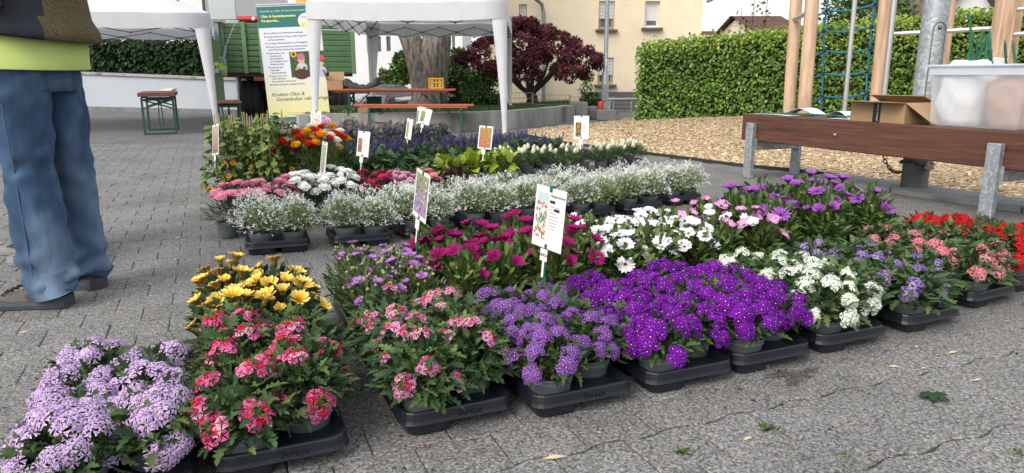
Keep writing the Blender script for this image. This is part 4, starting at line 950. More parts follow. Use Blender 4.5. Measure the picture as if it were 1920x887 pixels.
for i in range(15):
    f = i / 14; x = x0_ + (x1_ - x0_) * f; hgt = .05 + .11 * (2 * f - 1) ** 2 * (1.25 if f > .5 else 1) + .012 * math.sin(i * 2.1); hh = hgt - .025 - .03 * abs(math.sin(i * 1.1)); hh = max(0.006, hh * .45)
    rows.append([(x, Ya + .06, zt + hh), (x, Ya + .45, zt + hh), (x + .01, Ya + .42, zt + hgt), (x + .004, Ya + .3, zt + hgt + .02), (x, Ya + .16, zt + hgt + .012 * math.cos(i * 1.9)), (x, Ya + .08, zt + hgt - .012)])
jk.loft(rows); tag(jk.build('folded_jacket', mat('grey_purple_cloth', (.085, .075, .09), .9, var=.3, scale=14, bump=.5, bscale=30)), 'crumpled dark grey jacket lying on the long orange table', 'jacket')
YEL = mat('yellow_plastic', (.75, .42, .01), .4); JAR = mat('jar_glass', (.62, .55, .52), .15, var=.2, scale=50, spec=.7)
xx0, xx1 = at_px(Ya, 801), at_px(Ya, 830); rk = thing('jar_rack', 'two-tier bright yellow rack with small jars on the orange table', 'rack', ((xx0 + xx1) / 2, Ya + .2, zt)); w = (xx1 - xx0)
zr = z_px(Ya, 146) - zt
b = MB()
for z in (.0, zr * .48, zr - .03): b.box((0, 0, z + .015), (w, .14, .028), bevel=.005)
for x in (-w / 2 + .012, 0, w / 2 - .012): b.box((x, -.055, zr / 2), (.02, .02, zr - .06)); b.box((x, .055, zr / 2), (.02, .02, zr - .06))
b.build('frame', YEL, rk)
for z in (.03, zr * .48 + .03):
    for x in (-w / 4, w / 4): b = MB(); b.lathe([(.001, z), (.034, z), (.036, z + .05), (.03, z + .058), (.001, z + .06)], 12, M=Matrix.Translation((x, -.02, 0))); b.build('jar', JAR, rk)

# ------------------------------------------------------------------ cars
CARGL = mat('car_glass', (.03, .04, .05), .06, spec=.9); LAMP_R = mat('tail_lamp', (.5, .02, .03), .25, spec=.7)
def car(name, label, loc, rz, paint, L=4.3, W=1.75, H=1.45):
    t = thing(name, label, 'car', loc, rz)
    prof = [(-.5, .32, .62), (-.485, .24, .84), (-.40, .2, .9), (-.28, .18, .97), (-.2, .18, 1.0), (0, .18, 1.0), (.2, .18, 1.0), (.32, .18, .98), (.42, .2, .95), (.485, .26, .9), (.5, .34, .66)]
    b = MB(); rows = []
    for x, z0, z1 in prof:
        w = W / 2 * (1 - .22 * max(0, abs(x) * 2 - .72)); rows.append([(x * L, -w * .94, z0), (x * L, w * .94, z0), (x * L, w, z0 + .18), (x * L, w, (z0 + z1) / 2 + .05), (x * L, w * .93, z1 - .02), (x * L, w * .6, z1), (x * L, -w * .6, z1), (x * L, -w * .93, z1 - .02), (x * L, -w, (z0 + z1) / 2 + .05), (x * L, -w, z0 + .18)])
    b.loft(rows); b.build('body', paint, t)
    b = MB(); rows = []
    for x, z, w in ((-.24, .97, .9), (-.09, 1.41, .74), (.12, H, .74), (.3, 1.40, .72), (.46, .95, .86)):
        rows.append([(x * L, -W / 2 * w, .9), (x * L, W / 2 * w, .9), (x * L, W / 2 * w * .97, z), (x * L, -W / 2 * w * .97, z)])
    b.loft(rows, smooth=False); b.build('greenhouse', CARGL, t)
    b = MB(); rows = []
    for x, z, w in ((-.10, 1.405, .72), (.0, H + .01, .74), (.15, H + .02, .74), (.29, 1.42, .71)): rows.append([(x * L, -W / 2 * w, z - .03), (x * L, W / 2 * w, z - .03), (x * L, W / 2 * w * .8, z + .015), (x * L, -W / 2 * w * .8, z + .015)])
    b.loft(rows); b.build('roof', paint, t)
    for sx in (-.31, .3):
        for sy in (-1, 1):
            Mw = Matrix.Translation((sx * L, sy * (W / 2 - .1), .32)) @ Matrix.Rotation(math.pi / 2, 4, 'X'); b = MB(); b.lathe([(.2, -.1), (.3, -.1), (.32, -.07), (.32, .07), (.3, .1), (.2, .1)], 20, M=Mw); b.build('wheel', TYRE, t)
            b = MB(); b.lathe([(.001, -.085), (.05, -.1), (.2, -.09), (.21, .09), (.05, .1), (.001, .085)], 14, M=Mw); b.build('rim', TUBE_ST, t)
    for sy in (-1, 1):
        b = MB(); b.box((L * .487, sy * W * .39, .78), (.1, .3, .2), bevel=.03); b.build('tail_light', LAMP_R, t)
        b = MB(); b.box((-L * .478, sy * W * .36, .68), (.12, .34, .15), bevel=.03); b.build('headlight', GLASS, t)
    b = MB(); b.box((L * .503, 0, .62), (.02, .5, .11)); b.build('number_plate', FRAME_W, t)
    b = MB(); b.box((L * .498, 0, .42), (.06, W * .86, .16), bevel=.03); b.box((-L * .498, 0, .42), (.06, W * .86, .16), bevel=.03); b.build('bumper', DARK_STEEL, t)
    return t
DKP = mat('car_paint_dark', (.018, .022, .028), .25, spec=.6, coat=.6); SLV = mat('car_paint_silver', (.5, .54, .58), .3, coat=.6, metal=.3)
zc = lambda y: terrain(y)
car('parked_car', 'dark car seen from behind with red tail lights parked left of the tree trunk', (at_px(38, 726), 38, zc(38)), math.radians(-62), DKP)
car('parked_car', 'dark car seen side on behind the thick tree trunk', (at_px(36, 815), 36, zc(36)), math.radians(-4), DKP, 4.5)
car('parked_car', 'silver car parked behind the first dark car', (at_px(44, 690), 45, zc(45)), math.radians(-160), SLV)

# ------------------------------------------------------------------ leaf, flower and plant meshes
def leaf_template(ts, ws, fold=.18, droop=.25):
    """pointed leaf along +y, length 1; (ts, ws) outline stations"""
    V = [(0, 0, 0)]; rows = []
    for t, w in zip(ts, ws):
        z = -droop * t * t; rows.append((len(V), len(V) + 1, len(V) + 2)); V += [(-w, t, z + fold * w), (0, t, z), (w, t, z + fold * w)]
    V.append((0, 1, -droop)); F = []
    a = rows[0]; F += [(0, a[1], a[0]), (0, a[2], a[1])]
    for p, q in zip(rows, rows[1:]): F += [(p[0], p[1], q[1]), (p[0], q[1], q[0]), (p[1], p[2], q[2]), (p[1], q[2], q[1])]
    e = len(V) - 1; a = rows[-1]; F += [(a[0], a[1], e), (a[1], a[2], e)]
    return np.array(V, float), np.array(F)
SERR = leaf_template([.10, .24, .30, .44, .51, .66, .72, .86], [.04, .25, .09, .29, .11, .23, .08, .11], .35, .35)
NARROW = leaf_template([.2, .5, .8], [.07, .10, .07], .3, .15)
SPOON = leaf_template([.2, .5, .8], [.08, .16, .15], .3, .25)
OVATE = leaf_template([.12, .3, .55, .8], [.18, .32, .30, .17], .22, .3)
HEART = leaf_template([.05, .22, .5, .78], [.22, .42, .40, .22], .2, .3)
GRASSY = leaf_template([.3, .7], [.025, .02], .3, .3)
def tpl_shade(T):   # paler midrib than margin
    V = T[0]; c = np.ones((len(V), 3)); c[np.abs(V[:, 0]) < 1e-6] = (1.18, 1.15, 1.15); return c
def dome_foliage(mb, T, n, Rr, z0, Rz, size, cols, upright=.3, inner=.35, low=-.15, rmin=0.0):
    d = NR.normal(size=(n, 3)); d /= np.linalg.norm(d, axis=1)[:, None]; d[:, 2] = np.abs(d[:, 2]) * (1 - low) + low
    d /= np.linalg.norm(d, axis=1)[:, None]
    f = NR.uniform(inner, 1, n) ** .7
    p = d * f[:, None] * np.array([Rr, Rr, Rz]) + np.array([0, 0, z0])
    dirs = d * np.array([1, 1, .6]) + NR.normal(size=(n, 3)) * .45 + np.array([0, 0, upright])
    c = np.array(cols)[NR.integers(0, len(cols), n)] * NR.uniform(.75, 1.25, (n, 1))
    mb.scatter(T[0], T[1], leaf_ms(p, dirs, size * NR.uniform(.6, 1.25, n)), c, Cv=tpl_shade(T), smooth=True)
def stems(mb, n, Rr, z0, Rz, r=.002, col=(.09, .13, .045)):
    for _ in range(n):
        a = R.uniform(0, 6.3); q = R.uniform(.3, 1) ; e = Vector((math.cos(a) * Rr * q, math.sin(a) * Rr * q, z0 + Rz * math.sqrt(max(0, 1 - q * q)) * R.uniform(.7, 1)))
        mb.tube([(e.x * .2, e.y * .2, z0 - .015), (e.x * .55, e.y * .55, z0 + (e.z - z0) * .62), e], [r * 1.3, r, r * .7], 5, C=col, cap=False)
def buds(mb, n, Rr, z0, Rz, r, col, lift=.02, stem=True):
    for _ in range(n):
        a = R.uniform(0, 6.3); q = math.sqrt(R.random()) * .98; p = Vector((math.cos(a) * Rr * q, math.sin(a) * Rr * q, z0 + Rz * math.sqrt(max(0.02, 1 - q * q)) + R.uniform(0, lift)))
        c = [k * R.uniform(.8, 1.25) for k in col]; mb.ball(p, r * R.uniform(.7, 1.15), C=c, seg=6, ring=4)
        if stem: mb.tube([(p.x * .8, p.y * .8, p.z - .05), p], .0013, 4, C=(.11, .16, .06), cap=False)
def greenbuds(mb, n, Rr, z0, Rz):     # tight green verbena bud clusters
    for _ in range(n):
        a = R.uniform(0, 6.3); q = math.sqrt(R.random()); p = Vector((math.cos(a) * Rr * q, math.sin(a) * Rr * q, z0 + Rz * math.sqrt(max(0.03, 1 - q * q)) + .004))
        for k in range(14):
            d = Vector((R.gauss(0, 1), R.gauss(0, 1), abs(R.gauss(0, .8)))).normalized(); mb.tube([p, p + d * R.uniform(.007, .012)], [.0022, .0014], 4, C=[v * R.uniform(.8, 1.3) for v in (.12, .20, .06)], cap=False)
def foliage(kind, seed):
    global NR; NR = np.random.default_rng(seed); R.seed(seed); mb = MB(); z0 = RIM
    if kind == 'verbena':
        dome_foliage(mb, SERR, 340, .112, z0, .09, .043, [(.045, .085, .032), (.055, .105, .036), (.035, .068, .03), (.08, .125, .04)], .35, .3, .02); stems(mb, 18, .09, z0, .09); greenbuds(mb, 7, .085, z0, .092)
    elif kind == 'verbena_bushy':
        dome_foliage(mb, SERR, 430, .112, z0, .12, .047, [(.045, .085, .034), (.055, .105, .04), (.036, .07, .032), (.085, .13, .045)], .3, .3, -.03); stems(mb, 18, .10, z0, .11); greenbuds(mb, 13, .10, z0, .12)
    elif kind == 'daisy':
        dome_foliage(mb, SPOON, 330, .105, z0, .15, .052, [(.08, .135, .036), (.105, .165, .05), (.06, .105, .03), (.14, .20, .06)], .75, .2, -.1); stems(mb, 20, .09, z0, .12); buds(mb, 7, .09, z0, .125, .0065, (.24, .27, .09))
    elif kind == 'daisy_tall':
        dome_foliage(mb, NARROW, 150, .10, z0 + .02, .19, .065, [(.07, .125, .04), (.10, .16, .05)], .8, .2, -.1); dome_foliage(mb, SPOON, 300, .10, z0 + .01, .205, .055, [(.08, .14, .04), (.11, .17, .05), (.06, .11, .035)], .8, .2, -.1); stems(mb, 26, .09, z0, .17, .0025); buds(mb, 9, .09, z0, .18, .007, (.22, .26, .09))
    elif kind == 'daisy_budded':
        dome_foliage(mb, NARROW, 350, .105, z0, .12, .05, [(.075, .115, .045), (.06, .10, .04), (.09, .13, .055)], .8, .2, -.1); stems(mb, 20, .09, z0, .1); buds(mb, 26, .10, z0, .12, .0066, (.30, .34, .14), .055)
    elif kind == 'gazania':
        dome_foliage(mb, SPOON, 280, .105, z0, .11, .06, [(.05, .08, .035), (.065, .10, .05), (.04, .065, .03)], .6, .2, -.15); buds(mb, 5, .08, z0, .1, .007, (.14, .18, .06))
    elif kind == 'euphorbia':
        dome_foliage(mb, NARROW, 520, .11, z0 + .01, .10, .027, [(.15, .22, .085), (.19, .27, .11), (.11, .17, .06)], .4, .3, -.1); stems(mb, 30, .10, z0, .105, .0012, (.12, .17, .07))
    elif kind == 'carnation':
        dome_foliage(mb, GRASSY, 320, .09, z0, .13, .08, [(.06, .09, .055), (.075, .105, .07)], .6, .1, -.1)
    elif kind == 'salvia':
        dome_foliage(mb, OVATE, 130, .115, z0, .12, .07, [(.06, .115, .045), (.085, .15, .06), (.045, .085, .035)], .1, .3, -.25)
    elif kind == 'broad':
        dome_foliage(mb, HEART, 70, .13, z0, .11, .085, [(.045, .09, .04), (.06, .115, .05), (.075, .13, .06)], -.05, .4, -.3)
    elif kind == 'grey_sage':
        dome_foliage(mb, OVATE, 170, .15, z0, .25, .06, [(.10, .125, .11), (.08, .10, .09), (.125, .115, .14), (.07, .10, .065)], .3, .3, -.2)
        for _ in range(14):
            a = R.uniform(0, 6.3); q = R.uniform(0, .11); p = Vector((math.cos(a) * q, math.sin(a) * q, z0 + .16)); e = p + Vector((R.gauss(0, .02), R.gauss(0, .02), R.uniform(.06, .13)))
            mb.tube([p, e], [.005, .002], 5, C=(.17, .13, .19), cap=False)
            for k in range(5): c_ = p.lerp(e, .3 + .17 * k); mb.ball(c_, .007 - .0008 * k, C=(.19, .15, .22), seg=5, ring=3)
    elif kind == 'lime':
        dome_foliage(mb, OVATE, 70, .12, z0, .12, .10, [(.21, .28, .03), (.25, .32, .045), (.16, .23, .03)], .35, .35, -.2)
    elif kind == 'fern':
        for _ in range(26):
            a = R.uniform(0, 6.3); d = Vector((math.cos(a), math.sin(a), R.uniform(.6, 2.0))).normalized(); L = R.uniform(.16, .3); P = []; D = []
            for k in range(12):
                for sg in (-1, 1): P.append(tuple(Vector((0, 0, z0)) + d * L * (.2 + k / 14) + Vector((0, 0, -.04 * (k / 12) ** 2)))); D.append(tuple(d * .5 + Vector((-d.y, d.x, 0)) * sg))
            mb.scatter(NARROW[0], NARROW[1], leaf_ms(np.array(P), np.array(D), np.full(len(P), .04)), np.tile([(.16, .26, .04)], (len(P), 1)))
    elif kind == 'white_spike':
        dome_foliage(mb, NARROW, 330, .12, z0, .10, .042, [(.05, .085, .035), (.065, .10, .045)], .7, .2, -.1)
    elif kind == 'dark_red':
        dome_foliage(mb, HEART, 60, .10, z0, .08, .07, [(.05, .02, .02), (.07, .03, .025), (.035, .018, .018)], 0, .4, -.25)
    elif kind == 'poppy':
        for s_ in range(210):
            a = R.uniform(0, 6.3); q = math.sqrt(R.random()) * .11; p = (math.cos(a) * q, math.sin(a) * q, z0 + R.uniform(-.04, .22))
            pts = np.tile([p], (5, 1)) + NR.normal(size=(5, 3)) * .008; mb.scatter(GRASSY[0], GRASSY[1], leaf_ms(pts, NR.normal(size=(5, 3)) * .6 + np.array([math.cos(a) * .5, math.sin(a) * .5, .9]), NR.uniform(.05, .09, 5)), np.tile([(.085, .13, .045)], (5, 1)) * NR.uniform(.7, 1.3, (5, 1)))
        for _ in range(16):
            a = R.uniform(0, 6.3); q = math.sqrt(R.random()) * .1; mb.tube([(math.cos(a) * q * .4, math.sin(a) * q * .4, z0), (math.cos(a) * q, math.sin(a) * q, z0 + R.uniform(.24, .36))], .002, 5, C=(.12, .14, .06), cap=False)
    elif kind == 'climber':
        for k in range(3):
            a = k * 2.1 + R.random(); dome = []
        P = []; D = []
        for _ in range(210):
            a = R.uniform(0, 6.3); h = R.random() * 1.22 - .22; q = .125 * (1 - .55 * h) * math.sqrt(R.uniform(.3, 1)); P.append((math.cos(a) * q, math.sin(a) * q, z0 + .02 + h * .43)); D.append((math.cos(a) + R.gauss(0, .4), math.sin(a) + R.gauss(0, .4), R.gauss(-.3, .4)))
        mb.scatter(HEART[0], HEART[1], leaf_ms(np.array(P), np.array(D), NR.uniform(.03, .062, len(P))), np.array([(.14, .22, .06), (.19, .27, .09), (.10, .17, .05)])[NR.integers(0, 3, len(P))] * NR.uniform(.8, 1.2, (len(P), 1)), Cv=tpl_shade(HEART), smooth=True)
        for _ in range(9):
            a = R.uniform(0, 6.3); pts = [(math.cos(a + .8 * k) * .06 * (1 - k * .08), math.sin(a + .8 * k) * .06 * (1 - k * .08), z0 + k * .065) for k in range(7)]; mb.tube(pts, .0018, 4, C=(.1, .15, .06), cap=False)
    return mb.mesh('foliage', LEAF)
RIM = .107
FOL = {}
def fol(kind, k=3):
    if kind not in FOL: FOL[kind] = [foliage(kind, 1000 + 17 * i + sum(map(ord, kind))) for i in range(k)]
    return R.choice(FOL[kind])

def lerp3(a, b, t): return tuple(x + (y - x) * t for x, y in zip(a, b))
def floret(mb, M, r, inner, outer, edge, eye, star=False):
    """five notched petals; inner/outer along the petal, edge = margin colour"""
    V = []; C = []; F = []
    for k in range(5):
        a = k * 2 * math.pi / 5 + R.uniform(-.08, .08); i = len(V); w = (.40 if star else .56) * R.uniform(.9, 1.06); bz = R.uniform(-.16, .2)
        for rr, da, z, c in ((.08, 0, 0, inner), (.55, -w * .75, .02, lerp3(outer, edge, .6)), (.95, -w, -.10, edge), (.86, 0, -.03, outer if not star else inner), (.95, w, -.10, edge), (.55, w * .75, .02, lerp3(outer, edge, .6)), (.5, 0, .07, lerp3(inner, outer, .45))):
            V.append((r * rr * math.cos(a + da), r * rr * math.sin(a + da), r * (z + bz * rr * rr))); C.append(c)
        F += [(i, i + 1, i + 6), (i + 1, i + 2, i + 6), (i + 2, i + 3, i + 6), (i + 3, i + 4, i + 6), (i + 4, i + 5, i + 6), (i + 5, i, i + 6)]
    mb.add(V, F, C, 0, False, M)
    if eye:
        e = r * .14; mb.add([(e, 0, r * .09), (0, e, r * .09), (-e, 0, r * .09), (0, -e, r * .09)], [(0, 1, 2, 3)], eye, 0, False, M)
def align(n, roll=0.0):
    return Vector(n).normalized().to_track_quat('Z', 'Y').to_matrix().to_4x4() @ Matrix.Rotation(roll, 4, 'Z')
def verbena_head(seed, inner, outer, edge, eye=None, n=20, rad=.029, fr=.0135, ring=False, star=False, vary=.15, white_mix=0.0):
    """flat-topped, loose umbel: florets sit on a shallow dome, the outer ones larger and hanging outwards"""
    R.seed(seed); mb = MB(); i0 = int(n * .24) if ring else 0
    for i in range(i0, n):
        f = (i + .5) / n; q = rad * math.sqrt(f) * R.uniform(.9, 1.1); ph = i * 2.39996 + R.uniform(-.3, .3)
        z = rad * (.46 * (1 - f) - .30 * f * f) + R.uniform(-.003, .003); p = Vector((q * math.cos(ph), q * math.sin(ph), z))
        k = 1 + R.uniform(-vary, vary); t = f if not ring else (f - .24) / .76
        inn, ou, ed = [tuple(min(.92, v * k) for v in c) for c in (inner, outer, edge)]
        if ring: inn0 = inn; ou = lerp3(inn, ou, min(1, max(0, t * 2.6 - .2))); ed = lerp3(inn, ed, min(1, max(0, t * 3.0 - .1))); inn = lerp3(inn0, ou, .62 * t)
        if white_mix and R.random() < white_mix: ed = (.78, .72, .76); ou = lerp3(ou, ed, .45)
        tilt = .25 + .95 * f; nn_ = Vector((math.cos(ph) * tilt, math.sin(ph) * tilt, 1)) + Vector((R.gauss(0, .22), R.gauss(0, .22), 0))
        floret(mb, Matrix.Translation(p) @ align(nn_, R.uniform(0, 6)), fr * R.uniform(.82, 1.1) * (.85 + .25 * f), inn, ou, ed, eye, star)
    if ring:
        for _ in range(16):
            a = R.uniform(0, 6.3); q = math.sqrt(R.random()) * rad * .42; p = Vector((math.cos(a) * q, math.sin(a) * q, rad * .34)); mb.tube([p, p + Vector((math.cos(a) * .003, math.sin(a) * .003, .007))], [.0022, .0016], 5, C=[v * R.uniform(.8, 1.2) for v in (.15, .22, .05)])
    mb.tube([(0, 0, -.045), (0, 0, 0)], [.0016, .002], 5, C=(.08, .12, .045), cap=False)
    mb.lathe([(.001, -.008), (rad * .45, .0), (rad * .3, rad * .25), (.001, rad * .3)], 7, C=(.07, .11, .045))
    return mb.mesh('flower_head', PETAL)
def daisy(seed, n, rad, cup, base, mid, tip, back=None, stripe=None, disc=(.08, .05, .08), discr=.13, stem=.09, stemc=(.10, .15, .06), wid=1.0):
    R.seed(seed); mb = MB()
    for k in range(n):
        a = k * 2 * math.pi / n + R.uniform(-.06, .06); c_ = math.radians(cup + R.uniform(-7, 7)); L = rad * R.uniform(.9, 1.06); w = math.pi * rad / n * .95 * wid
        ca, sa = math.cos(a), math.sin(a); jt = R.uniform(.92, 1.08)
        def P(r, s, dz=0.0):
            rr = r * math.cos(c_) if r > .15 * L else r; z = r * math.sin(c_) * (1 - .25 * r / L) + dz
            return (ca * rr - sa * s, sa * rr + ca * s, z)
        rows = ((.12, .35), (.45, .8), (.8, 1.0), (.97, .5)); layers = [(0, base, mid, tip)] + ([(-.0012, back, back, back)] if back else [])
        for dz, b_, m_, t_ in layers:
            V = []; C = []; F = []
            for i, (f, ww) in enumerate(rows):
                col = lerp3(b_, m_, f * 2) if f < .5 else lerp3(m_, t_, f * 2 - 1); col = tuple(v * jt for v in col); sc = stripe if stripe and i < 3 and (dz < 0 or not back) else col
                V += [P(L * f, -w * ww, dz), P(L * f, 0, dz - .002), P(L * f, w * ww, dz)]; C += [col, sc, col]
            V.append(P(L * 1.03, 0, dz)); C.append(tuple(v * jt for v in t_))
            for i in range(3): p, q = 3 * i, 3 * i + 3; F += [(p, p + 1, q + 1, q), (p + 1, p + 2, q + 2, q + 1)]
            F += [(9, 10, 12), (10, 11, 12)]; mb.add(V, F, C)
    r = rad * discr; mb.lathe([(r * 1.1, .001), (r, r * .3), (r * .5, r * .5), (.0005, r * .42)], 10, C=disc)
    mb.lathe([(.0016, -.012), (r * .9, -.006), (r * 1.15, .001)], 8, C=stemc)
    mb.tube([(R.gauss(0, .012), R.gauss(0, .012), -stem), (R.gauss(0, .003), R.gauss(0, .003), -stem * .45), (0, 0, -.008)], [.0018, .0017, .0016], 5, C=stemc, cap=False)
    return mb.mesh('flower', PETAL)
def frilly(seed, col, edge, rad=.027):
    R.seed(seed); mb = MB()
    for layer, (cu, rr, n) in enumerate(((12, 1.0, 9), (32, .86, 8), (55, .66, 7), (62, .45, 5))):
        for k in range(n):
            a = k * 2 * math.pi / n + layer * .4 + R.uniform(-.1, .1); c_ = math.radians(cu + R.uniform(-8, 8)); L = rad * rr; V = [(0, 0, .002)]; C = [tuple(v * .7 for v in col)]; m = 5
            for j in range(m):
                s = (j / (m - 1) - .5) * 1.0; l = L * (1 - .12 * (j % 2)) * R.uniform(.95, 1.05); V.append((math.cos(a + s) * l * math.cos(c_), math.sin(a + s) * l * math.cos(c_), l * math.sin(c_) + .003 * (j % 2))); C.append(lerp3(col, edge, .4 + .6 * (j % 2)))
            mb.add(V, [(0, j + 1, j + 2) for j in range(m - 1)], C)
    mb.ball((0, 0, rad * .22), rad * .5, C=lerp3(col, edge, .4), seg=9, ring=6, sq=(1, 1, .8)); mb.lathe([(.003, -.022), (.007, -.012), (.009, .001)], 7, C=(.09, .13, .07)); mb.tube([(0, 0, -.08), (0, 0, -.02)], .0018, 5, C=(.09, .13, .08), cap=False)
    return mb.mesh('flower', PETAL)
def poppy_flower(seed, col, edge, rad=.036):
    R.seed(seed); mb = MB()
    for layer in range(3):
        for k in range(5):
            a = k * 1.2566 + layer * .6 + R.uniform(-.1, .1); V = []; C = []; q = 5
            for i in range(4):
                f = i / 3; c_ = math.radians(6 + layer * 20 + 42 * f); r = rad * (1 - .16 * layer) * f * math.cos(c_ * .7); z = rad * f * math.sin(c_) * .9
                for j in range(q): s = (j / (q - 1) - .5) * (1.5 - .3 * f); V.append((math.cos(a + s) * r, math.sin(a + s) * r, z + .003 * math.sin(j * 2.2 + k) * f)); C.append(lerp3(col, edge, f))
            mb.add(V, [(i * q + j, i * q + j + 1, (i + 1) * q + j + 1, (i + 1) * q + j) for i in range(3) for j in range(q - 1)], C, smooth=True)
    mb.ball((0, 0, .008), .007, C=(.2, .22, .05), seg=8, ring=5); mb.tube([(R.gauss(0, .02), R.gauss(0, .02), -.15), (0, 0, -.05), (0, 0, 0)], .0022, 5, C=(.13, .15, .07), cap=False)
    return mb.mesh('flower', PETAL)
def spike(seed, col, L=.10):
    R.seed(seed); mb = MB(); n = 11
    mb.tube([(0, 0, -.04), (.004, 0, L)], [.0018, .001], 5, C=(.06, .06, .10), cap=False)
    for i in range(n):
        f = i / (n - 1); k = 6 if f < .75 else 4
        for j in range(k):
            a = j * 6.283 / k + i * .5; d = Vector((math.cos(a), math.sin(a), .5)); p = Vector((.004 * f, 0, L * f)); l = .013 * (1 - .65 * f) + .003; c = [v * R.uniform(.75, 1.3) for v in col]
            mb.tube([p, p + d * l * .6, p + d * l], [.0014, .0032 * (1 - .5 * f), .0015], 4, C=c)
    return mb.mesh('flower_spike', PETAL)
def cone_head(seed, col):
    R.seed(seed); mb = MB(); h = .05; mb.lathe([(.008, 0), (.015, .008), (.017, .022), (.013, .038), (.006, .05), (.001, .053)], 10, C=col)
    for _ in range(70):
        f = R.random(); a = R.uniform(0, 6.3); r = .016 * (1 - max(0, f - .4) * 1.1); p = Vector((math.cos(a) * r, math.sin(a) * r, f * h)); mb.tube([p, p + Vector((math.cos(a) * .004, math.sin(a) * .004, .003))], [.0018, .0012], 4, C=[v * R.uniform(.8, 1.1) for v in col])
    mb.tube([(0, 0, -.06), (0, 0, 0)], .0018, 5, C=(.10, .15, .06), cap=False); return mb.mesh('flower_cone', PETAL)
def tiny_florets(seed, n=360, size=.0082):
    g = np.random.default_rng(seed); d = g.normal(size=(n, 3)); d /= np.linalg.norm(d, axis=1)[:, None]; d[:, 2] = np.abs(d[:, 2]) * 1.25 - .04
    p = d * g.uniform(.82, 1.12, (n, 1)) * np.array([.115, .115, .108]) + np.array([0, 0, RIM + .015])
    V = [(0, 0, 0), (-.55, .5, .1), (-.2, 1, 0), (.15, .55, .1), (.25, -.2, .05), (.8, -.5, 0), (.35, -.75, 0), (-.4, -.5, .1), (-.9, -.3, 0)]
    mb = MB(); k = g.uniform(.66, .86, (n, 1)); mb.scatter(V, [(0, 1, 2), (0, 2, 3), (0, 4, 5), (0, 5, 6), (0, 7, 8)], leaf_ms(p, d + g.normal(size=(n, 3)) * .8, size * g.uniform(.7, 1.5, n)), np.hstack([k * .97, k, k * .97]))
    return mb.mesh('florets', PETAL)
def orange_eye(seed):
    R.seed(seed); mb = MB(); rad = .022
    for k in range(5):
        a = k * 1.2566; V = [(0, 0, 0)]; C = [(.03, .012, .02)]
        for r, da in ((.45, -.55), (1, -.55), (1.05, 0), (1, .55), (.45, .55), (.5, 0)): V.append((math.cos(a + da) * r * rad, math.sin(a + da) * r * rad, .003)); C.append((.75, .26, .01))
        mb.add(V, [(0, 1, 6), (0, 6, 5), (1, 2, 6), (2, 3, 6), (3, 4, 6), (4, 5, 6)], C)
    mb.ball((0, 0, .001), .006, C=(.03, .01, .02), seg=7, ring=4); mb.tube([(0, 0, -.03), (0, 0, 0)], [.002, .004], 5, C=(.3, .3, .08), cap=False); return mb.mesh('flower', PETAL)

